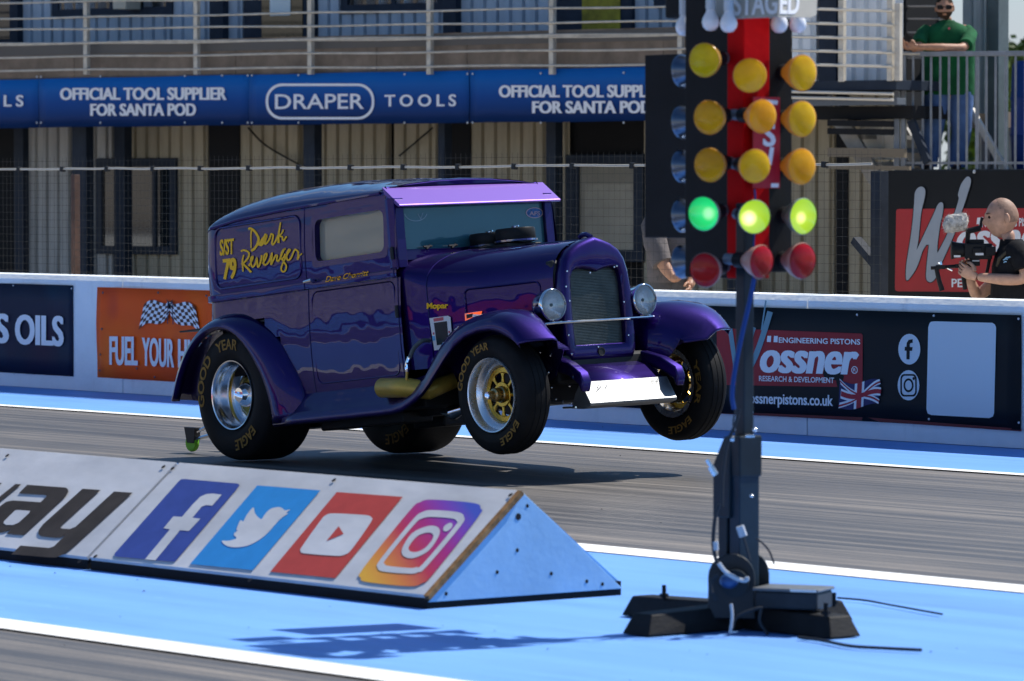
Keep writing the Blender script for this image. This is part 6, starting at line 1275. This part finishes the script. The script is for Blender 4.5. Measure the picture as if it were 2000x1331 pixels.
# wheelie bar behind the rear axle
mb = MB(); g_ = ply(372, 860, AX0.y - .33)
def wl_(p): return tuple(CI @ Vector(p))
for s in (-.12, .12):
    mb.tube([(-.25, s, .42), wl_((g_.x + .06, AX0.y - .18 + s * 1.25, .12))], .012, 8); mb.tube([(-.2, s, .26), wl_((g_.x + .06, AX0.y - .18 + s * 1.25, .08))], .012, 8)
wb = obj('wheelie_bar', mb, CHR, car, smooth=True)
mb = MB(); bx_ = Vector((AX0.x - 1.05, AX0.y - .18, 0))
for s in (-.15, .15):
    q = Vector((g_.x + .02, AX0.y - .18 + s, 0)); P = [(-.03, .055), (.045, .055), (.06, .15), (-.06, .15)]; m2 = [(q + Vector((u, 0, v))) for u, v in P]; mb.loft([[wl_(p + Vector((0, k, 0))) for p in m2] for k in (-.022, .022)], True, True)
obj('wheel_bracket', mb, CBLK, wb, bevel=.003)
mb = MB()
for s in (-.15, .15):
    q = Vector((g_.x + .02, AX0.y - .18 + s, .055)); mb.lathe([(0, -.016), (.05, -.016), (.054, -.008), (.054, .008), (.05, .016), (0, .016)], wl_(q), tuple(CI.to_3x3() @ Vector((0, 1, 0))), 20)
obj('small_wheel', mb, mat('lime_green_rubber', (.16, .45, .03), .5), wb, smooth=True, angle=40)
obj = _plain_obj
# ------------------------------------------------------------------ people
def skin_mesh(verts, edges, radii, root=0, sub=2):
    me = bpy.data.meshes.new('skin_source'); me.from_pydata([tuple(v) for v in verts], edges, []); ob = bpy.data.objects.new('skin_source', me); COL.objects.link(ob)
    m = ob.modifiers.new('skin', 'SKIN'); m.use_smooth_shade = True; m.branch_smoothing = .6
    for i, sv in enumerate(me.skin_vertices[0].data): sv.radius = (radii[i], radii[i]); sv.use_root = i == root
    s_ = ob.modifiers.new('sub', 'SUBSURF'); s_.levels = sub; s_.render_levels = sub
    dg = bpy.context.evaluated_depsgraph_get(); ev = bpy.data.meshes.new_from_object(ob.evaluated_get(dg))
    V = [tuple(v.co) for v in ev.vertices]; Fc = [tuple(p.vertices) for p in ev.polygons]
    bpy.data.objects.remove(ob); bpy.data.meshes.remove(me); bpy.data.meshes.remove(ev); return V, Fc
def head(mb, c, f, u, H=.235, wide=1.0):
    """head with brow, sockets, nose, lips, chin and ears; c is the middle of the head"""
    f = Vector(f).normalized(); u = Vector(u); u = (u - f * u.dot(f)).normalized(); r = f.cross(u); k = H / .235; nu, nv = 44, 34; rings = []
    g = lambda x, y, sx, sy: math.exp(-(x / sx) ** 2 - (y / sy) ** 2)
    for i in range(nv + 1):
        th = math.pi * i / nv; ring = []
        for j in range(nu):
            ph = 2 * math.pi * j / nu; x, y, z_ = math.sin(th) * math.sin(ph), math.sin(th) * math.cos(ph), -math.cos(th)
            X, Y, Z_ = x * .076 * wide, y * .098, z_ * .1175
            low = max(0, -z_)
            X *= 1 - .30 * low ** 1.5; 
            if y < 0: Y *= 1 - .25 * low ** 1.2; Z_ += .012 * low * -y * 2
            else: Y *= 1 - .05 * low
            if y > 0:
                Y += .006 * g(X, Z_ - .030, .05, .012); Y -= .011 * (g(X - .031, Z_ - .010, .016, .013) + g(X + .031, Z_ - .010, .016, .013))
                Y += .024 * g(X, Z_ + .020, .011, .018) + .010 * g(X, Z_ - .004, .009, .018) + .006 * (g(X - .012, Z_ + .028, .008, .008) + g(X + .012, Z_ + .028, .008, .008))
                Y += .006 * g(X, Z_ + .055, .022, .006) + .006 * g(X, Z_ + .067, .018, .006) - .004 * g(X, Z_ + .061, .022, .003) + .010 * g(X, Z_ + .096, .022, .016)
                Y += .004 * (g(X - .045, Z_ + .02, .02, .02) + g(X + .045, Z_ + .02, .02, .02))
            ring.append(tuple(Vector(c) + (r * X + f * Y + u * Z_) * k))
        rings.append(ring)
    mb.loft(rings)
    for s in (-1, 1):
        e = Vector(c) + (r * s * .074 * wide - f * .006 - u * .008) * k; ringz = []
        for i in range(9):
            th = math.pi * i / 8; ringz.append([tuple(e + (f * (math.sin(th) * math.cos(a) * .018 - .006) + u * (-math.cos(th) * .031 + .004) + r * s * (math.sin(th) * math.sin(a) * .010 + .004)) * k) for a in [2 * math.pi * q / 10 for q in range(10)]])
        mb.loft(ringz)
    return r
def hand(mb, wrist, d, n, L=.18, curl=(.5, .6, .7, .8, .5), side=1):
    """palm, four unequal fingers bent towards n, thumb from the palm's side"""
    w, d, n = Vector(wrist), Vector(d).normalized(), Vector(n); n = (n - d * n.dot(d)).normalized(); s = d.cross(n) * side; k = L / .18
    rings = []
    for t, hw_, th in ((-.01, .024, .017), (.02, .032, .018), (.05, .040, .017), (.082, .041, .014), (.092, .036, .010)):
        rings.append([tuple(w + d * t * k + s * (hw_ * math.cos(a) * k) + n * (th * math.sin(a) * k)) for a in [2 * math.pi * q / 10 for q in range(10)]])
    mb.loft(rings, True, True)
    for i, (off, ln) in enumerate(((-.030, .066), (-.010, .076), (.011, .071), (.030, .056))):
        p = w + d * .084 * k + s * off * k; dd = d.copy(); P = [p - d * .012 * k, p]; c_ = curl[i]
        for q, fr in enumerate((.42, .33, .25)):
            dd = (dd * math.cos(c_ * (1.0 if q else .7)) + n * math.sin(c_ * (1.0 if q else .7))); nn = n * math.cos(c_) - d * math.sin(c_); p = p + dd * ln * fr * k; P.append(p); n_ = dd.cross(s) * side; 
            dd = dd.normalized()
        mb.tube([tuple(x) for x in P], [.0095 * k, .0095 * k, .0088 * k, .008 * k, .0055 * k], 8)
    p = w + d * .02 * k - s * .030 * k; P = [p, p - s * .022 * k + d * .022 * k + n * .008 * k, p - s * .026 * k + d * .05 * k + n * .024 * k, p - s * .018 * k + d * .074 * k + n * .036 * k]
    mb.tube([tuple(x) for x in P], [.014 * k, .012 * k, .0105 * k, .007 * k], 8)
def ell_loft(mb, rows, cap=True, n=22, e=2.4):
    """rows: (centre, right vector, forward vector) rings with rounded section"""
    rings = []
    for c, rv, fv in rows:
        c, rv, fv = Vector(c), Vector(rv), Vector(fv); ring = []
        for k in range(n):
            a = 2 * math.pi * k / n; ca, sa = math.cos(a), math.sin(a); ring.append(tuple(c + rv * (math.copysign(abs(ca) ** (2 / e), ca)) + fv * (math.copysign(abs(sa) ** (2 / e), sa))))
        rings.append(ring)
    mb.loft(rings, True, cap); return mb
SKIN = mat('skin', (.47, .275, .195), .5, var=.22, vscale=26, bump=.12, bscale=120); SKIN2 = mat('skin_tanned', (.42, .225, .145), .5, var=.22, vscale=26, bump=.12, bscale=120)
for m_ in (SKIN, SKIN2):
    b = m_.node_tree.nodes['Principled BSDF']; b.inputs['Subsurface Weight'].default_value = .08; b.inputs['Subsurface Radius'].default_value = (.012, .004, .002)
def person_at(name, label, base): return thing(name, label, 'person', base)
def loc(t, p): return Vector(p) - MW[t.name].translation

# --- the man with the video camera
D1 = ply(1950, 500, 21.35).dot(FWD0)
def C(px, py, o=0.0): return pdep(px, py, D1 + o)
b0 = C(1985, 640); tm = person_at('person', 'bald man in a black polo shirt filming with a shoulder rig behind the wall', (b0.x, b0.y, 0))
J = lambda px, py, o=0.0: loc(tm, C(px, py, o))
fw_ = -RGT; up_ = UPZ; away = FWD0
mb = MB()
hip = J(1990, 640, 0); V = [hip, J(1988, 580), J(1984, 530), J(1978, 492), J(1972, 470), J(1966, 448)]; E = [(0, 1), (1, 2), (2, 3), (3, 4), (4, 5)]; RD = [.14, .135, .14, .11, .056, .052]
def limb(parent, pts, rad):
    for p, r_ in zip(pts, rad): V.append(p); RD.append(r_); E.append((parent, len(V) - 1)); parent = len(V) - 1
limb(3, [J(1992, 496, -.17), J(2001, 520, -.235), J(2004, 547, -.25), J(1955, 546, -.21), J(1908, 541, -.13)], [.062, .052, .046, .040, .028])
limb(3, [J(1984, 494, .17), J(1960, 540, .20), J(1907, 580, .14), J(1900, 560, .08), J(1890, 535, .03)], [.062, .05, .044, .036, .027])
limb(0, [hip + away * -.10 + UPZ * -.05, J(1990, 760, -.11), Vector((hip.x, hip.y, .09)) + away * -.11, Vector((hip.x, hip.y, .04)) + away * -.11 + fw_ * .16], [.085, .062, .045, .035])
limb(0, [hip + away * .10 + UPZ * -.05, J(1990, 760, .11), Vector((hip.x, hip.y, .09)) + away * .11, Vector((hip.x, hip.y, .04)) + away * .11 + fw_ * .16], [.085, .062, .045, .035])
mb.add(*skin_mesh(V, E, RD))
hc = J(1957.5, 426); hf = (fw_ + UPZ * -.10 - away * .10).normalized(); hu = (UPZ + fw_ * .12).normalized(); head(mb, hc, hf, hu, .262)
hand(mb, J(1905, 541, -.125), (J(1876, 524, -.09) - J(1908, 541, -.13)), (UPZ * .35 + away * .9 + fw_ * .1), .185, (.55, .6, .65, .7), 1)
hand(mb, J(1892, 538, .03), (J(1884, 512, .0) - J(1890, 536, .03)), (fw_ * .2 - away * .9), .18, (.6, .65, .7, .75), -1)
obj('body', mb, SKIN, tm, smooth=True, angle=70)
mb = MB(); r_ = hf.cross(hu); 
for s in (-1, 1): mb.sphere(hc + (r_ * s * .031 + hf * .083 + hu * .012) * 1.1, .010, 10, 8)
obj('eye', mb, mat('eye_dark', (.03, .022, .018), .2), tm, smooth=True)
mb = MB()
for s in (-1, 1): mb.tube([tuple(hc + (r_ * s * a + hf * q + hu * .034) * 1.1) for a, q in ((.018, .098), (.032, .094), (.048, .080))], [.003, .0045, .002], 6)
obj('eyebrow', mb, mat('brow_brown', (.10, .055, .035), .8), tm, smooth=True)
POLO = mat('black_polo_cloth', (.012, .012, .014), .85, var=.3, vscale=9, bump=.5, bscale=14)
mb = MB(); W_ = lambda w, d: (away * w, fw_ * d)
ell_loft(mb, [(J(1986, 640), *W_(.19, .145)), (J(1985, 610), *W_(.195, .16)), (J(1984, 580), *W_(.20, .165)), (J(1983, 550), *W_(.205, .155)), (J(1981, 520), *W_(.215, .145)), (J(1981, 500), *W_(.20, .125)), (J(1979, 487), *W_(.15, .10)), (J(1976, 478), *W_(.085, .075)), (J(1973, 471), *W_(.066, .064))])
for pts in ([J(1984, 492, -.12), J(1993, 498, -.185), J(2001, 512, -.235), J(2003, 527, -.248)], [J(1980, 492, .12), J(1978, 505, .19), J(1966, 530, .21)]): mb.tube([tuple(p) for p in pts], [.085, .082, .078, .074][:len(pts)], 14)
obj('polo_shirt', mb, POLO, tm, smooth=True, angle=70)
mb = MB(); ell_loft(mb, [(J(1977.5, 480), *W_(.075, .075)), (J(1974, 468.5), *W_(.064, .066)), (J(1975, 467.5), *W_(.07, .072)), (J(1979.5, 482), *W_(.098, .095))], False); obj('collar', mb, POLO, tm, smooth=True)
mb = MB(); mb.tube([tuple(p) for p in (J(1987, 481, -.155), J(1970, 490, -.165), J(1952, 505, -.15), J(1948, 520, -.12))], .012, 8); obj('strap', mb, mat('camera_strap', (.06, .05, .035), .8), tm, smooth=True)
mb = MB(); lx0, ly0 = 1964, 507
for k, (dx, dy, w_) in enumerate(((0, 0, 9), (3, -3, 8), (-1, 5, 6), (7, -4, 5))): stroke(mb, [(lx0 + dx - w_ / 2, ly0 + dy + 1.5), (lx0 + dx, ly0 + dy - 1), (lx0 + dx + w_ / 2, ly0 + dy)], 2.2, lambda u, v, d: tuple(J(u, v, -.222 - .0006 * k)))
obj('chest_logo', mb, mat('logo_pale_blue', (.22, .40, .58), .6), tm)
mb = MB(); mb.add(*skin_mesh([hip + UPZ * .0, hip + away * -.10 + UPZ * -.08, J(1990, 760, -.11), Vector((hip.x, hip.y, .10)) + away * -.11, hip + away * .10 + UPZ * -.08, J(1990, 760, .11), Vector((hip.x, hip.y, .10)) + away * .11], [(0, 1), (1, 2), (2, 3), (0, 4), (4, 5), (5, 6)], [.15, .10, .08, .07, .10, .08, .07])); obj('trousers', mb, mat('dark_trousers', (.02, .022, .03), .8), tm, smooth=True)
hcap_h = dict(c=J(1957.5, 426), f=hf, u=hu)
m2 = MB(); head(m2, hcap_h['c'], hf, hu, .262 * 1.006); mb = MB(); mb.v = m2.v; rr_ = hf.cross(hu)
for fc in m2.f:
    if max(fc) >= 44 * 35: continue
    c = sum((Vector(m2.v[i]) for i in fc), Vector((0, 0, 0))) / len(fc) - hcap_h['c']
    if (c.dot(hu) > .055 and c.dot(hf) < .03) or (c.dot(hf) < -.005 and c.dot(hu) > -.035): mb.f.append(fc)
obj('cropped_hair', mb, mat('scalp_stubble', (.30, .185, .135), .6, var=.3, vscale=60), tm, smooth=True)
# the camera rig he holds
vc = thing('video_camera', 'black video camera rig with a grey furry microphone held by the bald man', 'camera', tuple(C(1900, 520)))
K_ = lambda px, py, o=0.0: loc(vc, C(px, py, o))
def pbox(mb, px0, py0, px1, py1, o0, o1):
    a = [K_(px0, py0, o0), K_(px1, py0, o0), K_(px1, py1, o0), K_(px0, py1, o0)]; c = [K_(px0, py0, o1), K_(px1, py0, o1), K_(px1, py1, o1), K_(px0, py1, o1)]; mb.loft([[tuple(p) for p in a], [tuple(p) for p in c]], True, True)
CAMB = mat('camera_black', (.014, .014, .016), .4, var=.2, vscale=20)
mb = MB(); pbox(mb, 1884, 476, 1938, 507, -.06, .08); pbox(mb, 1892, 468, 1922, 478, -.03, .05); pbox(mb, 1890, 507, 1914, 520, -.05, .07); pbox(mb, 1925, 482, 1945, 500, -.09, .04); pbox(mb, 1900, 484, 1918, 498, -.075, -.055); obj('camera_body', mb, CAMB, vc, bevel=.006)
mb = MB(); mb.tube([tuple(K_(1887, 489)), tuple(K_(1876, 489)), tuple(K_(1868, 489)), tuple(K_(1858, 489))], [.045, .048, .052, .062], 20); obj('lens_hood', mb, CAMB, vc, smooth=True, angle=40)
mb = MB(); pbox(mb, 1905, 494.5, 1921, 499, -.062 - .016, -.0615 - .015); pbox(mb, 1899, 508.5, 1913, 511, -.052, -.0505); pbox(mb, 1863, 499, 1876, 503, -.052, -.05); obj('bright_trim', mb, mat('trim_pale', (.6, .6, .62), .5), vc)
mb = MB(); mb.tube([tuple(K_(1889, 476)), tuple(K_(1891, 455))], .016, 8); mb.tube([tuple(K_(1886, 453)), tuple(K_(1915, 446))], .02, 8); mb.tube([tuple(K_(1915, 445)), tuple(K_(1918, 425))], .010, 8); mb.tube([tuple(K_(1892, 474)), tuple(K_(1912, 471))], .01, 8); obj('mic_bracket', mb, CAMB, vc, smooth=True)
mb = MB(); q = random.Random(4); m0, m1 = K_(1841, 440), K_(1892, 432); rings = []
for i in range(11):
    t_ = i / 10; c = m0.lerp(m1, t_); rr = .056 * (1 - (2 * t_ - 1) ** 6) ** .5 + .004; rings.append([tuple(c + (UPZ * math.sin(a) + away * math.cos(a)) * rr * q.uniform(.9, 1.08)) for a in [2 * math.pi * k / 16 for k in range(16)]])
mb.loft(rings, True, True)
for i in range(520):
    t_ = q.random(); a = q.uniform(0, 6.283); c = m0.lerp(m1, t_); rr = .054 * (1 - (2 * t_ - 1) ** 6) ** .5; nrm = UPZ * math.sin(a) + away * math.cos(a); p = c + nrm * rr; s_ = (nrm + RGT * q.uniform(-.7, .7) + UPZ * q.uniform(-.5, .3)).normalized() * q.uniform(.018, .034); w_ = RGT.cross(nrm) * .003
    mb.add([tuple(p - w_), tuple(p + w_), tuple(p + s_)], [(0, 1, 2)])
obj('furry_microphone', mb, mat('grey_fur', (.52, .50, .47), .9, var=.45, vscale=40), vc, merge=False)
mb = MB(); mb.tube([tuple(K_(1818, 524)), tuple(K_(1884, 519))], .012, 8); pbox(mb, 1828, 518, 1846, 526, -.02, .02); pbox(mb, 1866, 516, 1884, 524, -.05, .05); mb.tube([tuple(K_(1829, 526)), tuple(K_(1834, 548)), tuple(K_(1840, 568))], [.014, .016, .018], 8); mb.tube([tuple(K_(1880, 525)), tuple(K_(1885, 566))], .015, 8); mb.tube([tuple(K_(1893, 519)), tuple(K_(1910, 545, .05)), tuple(K_(1925, 545, .05)), tuple(K_(1934, 500, .03))], .012, 6); obj('rig_bar', mb, CAMB, vc, smooth=True)
mb = MB(); mb.tube([tuple(K_(1835, 512)), tuple(K_(1837, 518))], .012, 8); mb.tube([tuple(K_(1850, 524)), tuple(K_(1860, 529))], .006, 8); obj('rig_clamp', mb, CHR, vc, smooth=True)

# --- the man in the green T-shirt leaning on the platform railing
D2 = ZD + .42
Gp = lambda px, py, o=0.0: pdep(px, py, D2 + o)
g0_ = Gp(1850, 330); zp = PM.translation.z + ztop if False else pp(1880, 331)[1]
tg = person_at('person', 'bearded man in green T-shirt, jeans and sunglasses leaning on the platform railing', (g0_.x, g0_.y, zp))
g = lambda px, py, o=0.0: loc(tg, Gp(px, py, o)); tow = -FWD0
mb = MB(); V = [g(1852, 186), g(1853, 140), g(1853, 95), g(1853, 62), g(1851, 45), g(1848, 30)]; E = [(0, 1), (1, 2), (2, 3), (3, 4), (4, 5)]; RD = [.15, .15, .15, .11, .06, .056]
limb(3, [g(1892, 60, -.02), g(1890, 80, -.12), g(1880, 95, -.33), g(1835, 93, -.43), g(1790, 92, -.45)], [.07, .06, .048, .042, .03])
limb(3, [g(1808, 64, -.02), g(1795, 82, -.14), g(1796, 97, -.28), g(1790, 97, -.36), g(1782, 96, -.43)], [.07, .06, .046, .04, .03])
limb(0, [g(1832, 200), g(1822, 260, -.03), g(1816, 318, 0), g(1812, 328, -.12)], [.10, .07, .05, .04]); limb(0, [g(1874, 200), g(1878, 260, -.03), g(1868, 318, 0), g(1870, 328, -.12)], [.10, .07, .05, .04])
mb.add(*skin_mesh(V, E, RD)); hc = g(1845, 16, -.05); hf = (tow - RGT * .10 + UPZ * -.10).normalized(); hu = UPZ; head(mb, hc, hf, hu, .255, 1.06)
hand(mb, g(1790, 92, -.45), (-RGT + UPZ * .1), (UPZ * .3 + FWD0 * .8), .19, (.5, .55, .6, .65), 1); hand(mb, g(1784, 95, -.43), (-RGT * .8 + UPZ * .35 + tow * .2), (UPZ * .6 + tow * .5), .185, (.4, .5, .55, .6), -1)
obj('body', mb, SKIN2, tg, smooth=True, angle=70); r_ = hf.cross(hu)
def hcap(mb, sel, grow, nu=40, nv=28):
    """a shell over part of the head"""
    m2 = MB(); head(m2, hc, hf, hu, .255 * grow, 1.06); keep = []
    nver = 44 * 35
    for fc in m2.f:
        if max(fc) >= nver: continue
        c = Vector((0, 0, 0))
        for i in fc: c += Vector(m2.v[i])
        c = c / len(fc) - Vector(hc); x, y, z_ = c.dot(r_), c.dot(hf), c.dot(hu)
        if sel(x, y, z_): keep.append(fc)
    mb.v = m2.v; mb.f = keep
mb = MB(); hcap(mb, lambda x, y, z_: (z_ > .052 and y < .075) or (y < -.01 and z_ > -.045), 1.05); obj('hair', mb, mat('dark_hair', (.025, .017, .012), .8, bump=.6, bscale=80), tg, smooth=True)
mb = MB(); hcap(mb, lambda x, y, z_: z_ < -.045 and y > -.01 and not (abs(x) < .024 and -.078 < z_ < -.060 and y > .05), 1.03); obj('beard', mb, mat('dark_beard', (.05, .032, .022), .9, bump=.6, bscale=90), tg, smooth=True)
mb = MB(); 
for s in (-1, 1):
    c = hc + (r_ * s * .037 + hf * .101 + hu * .012) * 1.11; mb.loft([[tuple(c + r_ * (u_ * .031) + hu * (v_ * .021) - hf * (.010 * abs(s * u_ + .4) + k * .006)) for u_, v_ in rrect(-1, 1, -1, 1, .5, 4)] for k in (0, 1)], True, True)
mb.tube([tuple(hc + r_ * -.074 + hf * .104 + hu * .020), tuple(hc + r_ * -.092 + hf * .0 + hu * .02)], .004, 6); mb.tube([tuple(hc + r_ * .074 + hf * .104 + hu * .020), tuple(hc + r_ * .092 + hf * .0 + hu * .02)], .004, 6); mb.tube([tuple(hc + r_ * -.014 + hf * .121 + hu * .018), tuple(hc + r_ * .014 + hf * .121 + hu * .018)], .004, 6); obj('sunglasses', mb, mat('sunglass_black', (.012, .012, .014), .08), tg, smooth=True, angle=40)
GR = mat('green_cotton', (.006, .10, .034), .9, var=.45, vscale=5, bump=.7, bscale=9)
mb = MB(); W2 = lambda w, d: (RGT * w, tow * d)
ell_loft(mb, [(g(1852, 186), *W2(.262, .17)), (g(1852, 170), *W2(.265, .175)), (g(1853, 140), *W2(.262, .175)), (g(1853, 110), *W2(.262, .17)), (g(1853, 85, -.02), *W2(.268, .165)), (g(1852, 68, -.03), *W2(.258, .15)), (g(1852, 57, -.03), *W2(.225, .125)), (g(1851, 49, -.03), *W2(.16, .10)), (g(1850, 43, -.03), *W2(.085, .08)), (g(1849, 40, -.03), *W2(.074, .074))])
for pts in ([g(1886, 62, -.02), g(1894, 68, -.06), g(1891, 80, -.17), g(1886, 89, -.27)], [g(1812, 62, -.02), g(1804, 68, -.06), g(1797, 78, -.14), g(1795, 88, -.22)]): mb.tube([tuple(p) for p in pts], [.080, .078, .074, .072], 14)
obj('t_shirt', mb, GR, tg, smooth=True, angle=75)
mb = MB(); c = g(1853.5, 56, -.03 - .162); mb.disc(tuple(c + tow * .01), tuple(tow), .012, 10); obj('chest_logo', mb, mat('logo_pink', (.5, .08, .12), .6), tg)
JN = mat('blue_denim', (.075, .15, .34), .85, var=.35, vscale=5, bump=.5, bscale=10)
mb = MB(); 
for x0, x1, x2, x3 in ((1829, 1823, 1818, 1814), (1876, 1878, 1873, 1868)): ell_loft(mb, [(g(x0, 180), *W2(.125, .15)), (g(x0, 196), *W2(.132, .15)), (g((x0 + x1) / 2, 225, -.01), *W2(.115, .13)), (g(x1, 258, -.03), *W2(.10, .11)), (g(x2, 292, -.01), *W2(.092, .10)), (g(x3, 322, 0), *W2(.088, .10)), (g(x3, 327, 0), *W2(.088, .10))])
obj('jeans', mb, JN, tg, smooth=True, angle=75)
mb = MB()
for x3 in (1813, 1868): ell_loft(mb, [(g(x3, 331.5, -.06), *W2(.05, .14)), (g(x3, 328, -.06), *W2(.052, .14)), (g(x3, 323, -.03), *W2(.045, .10))])
obj('shoe', mb, mat('shoe_dark', (.03, .03, .035), .7), tg, smooth=True)
ph = thing('phone', 'black phone in the hands of the man in green', 'phone', tuple(Gp(1773, 75, -.48)))
mb = MB(); mb.loft([[tuple((-RGT * .7 + UPZ * .35 + tow * .2) * u + (UPZ * .8 + RGT * .4) * v + (FWD0 * .9) * k) for u, v in rrect(-.05, .05, -.035, .035, .01, 3)] for k in (-.005, .005)], True, True); obj('case', mb, mat('phone_black', (.012, .012, .014), .25), ph)

# --- the man whose side shows below the light stand's board
D3 = ply(1300, 520, 21.6).dot(FWD0); Hp = lambda px, py, o=0.0: pdep(px, py, D3 + o); h0 = Hp(1305, 600)
th_ = person_at('person', 'man in a grey brown T-shirt behind the wall, mostly hidden by the start lights', (h0.x, h0.y, 0)); h = lambda px, py, o=0.0: loc(th_, Hp(px, py, o))
mb = MB(); zc_ = lambda px, z_, o=0.0: Vector((h(px, 500, o).x, h(px, 500, o).y, z_))
V = [zc_(1312, .95), zc_(1312, 1.10), zc_(1312, 1.30), zc_(1314, 1.42), zc_(1316, 1.50), zc_(1318, 1.58)]; E = [(0, 1), (1, 2), (2, 3), (3, 4), (4, 5)]; RD = [.14, .14, .14, .10, .056, .05]
limb(3, [zc_(1276, 1.38, -.08), zc_(1278, 1.20, -.18), h(1297, 520, -.22), h(1318, 547, -.27), h(1336, 530, -.30)], [.06, .055, .05, .04, .03]); limb(3, [zc_(1350, 1.38, 0), zc_(1356, 1.1, 0), zc_(1352, .95, -.1), zc_(1345, .9, -.2)], [.06, .048, .04, .03])
limb(0, [zc_(1296, .85), zc_(1296, .48), zc_(1296, .09), zc_(1290, .04, -.14)], [.09, .06, .045, .035]); limb(0, [zc_(1330, .85), zc_(1330, .48), zc_(1330, .09), zc_(1330, .04, -.14)], [.09, .06, .045, .035])
mb.add(*skin_mesh(V, E, RD)); hc = zc_(1320, 1.66, -.03); head(mb, hc, (tow + RGT * .6), UPZ, .24); hand(mb, h(1336, 530, -.30), RGT + UPZ * .3, tow, .18, (.5, .5, .6, .6), 1); hand(mb, zc_(1345, .9, -.2), (tow - UPZ * .4), -RGT, .18, (.5, .5, .6, .6), 1)
obj('body', mb, SKIN2, th_, smooth=True, angle=70)
mb = MB(); f0 = (tow + RGT * .6).normalized(); hf, hu = f0, UPZ; r_ = hf.cross(hu); hcap(mb, lambda x, y, z_: z_ > .05 or (y < -.01 and z_ > -.04), 1.0); obj('hair', mb, MATS['dark_hair'], th_, smooth=True)
mb = MB(); ell_loft(mb, [(zc_(1308, .93), *W2(.16, .14)), (zc_(1308, 1.05), *W2(.165, .14)), (zc_(1309, 1.2), *W2(.175, .135)), (zc_(1311, 1.34), *W2(.18, .12)), (zc_(1313, 1.43), *W2(.14, .09)), (zc_(1315, 1.50), *W2(.065, .065))])
mb.tube([tuple(p) for p in (zc_(1285, 1.40, -.04), zc_(1276, 1.33, -.10), zc_(1280, 1.22, -.17), h(1290, 508, -.20), h(1294, 516, -.215))], [.085, .09, .088, .08, .078], 14); obj('t_shirt', mb, mat('grey_brown_cotton', (.13, .115, .115), .9, var=.2, vscale=8, bump=.7, bscale=12), th_, smooth=True, angle=75)
mb = MB()
for x_ in (1296, 1326): ell_loft(mb, [(zc_(x_, .98), *W2(.10, .135)), (zc_(x_, .8), *W2(.10, .12)), (zc_(x_, .5), *W2(.085, .10)), (zc_(x_, .1), *W2(.075, .085))])
obj('trousers', mb, mat('grey_trousers', (.085, .082, .085), .85, var=.2, vscale=7), th_, smooth=True, angle=75)
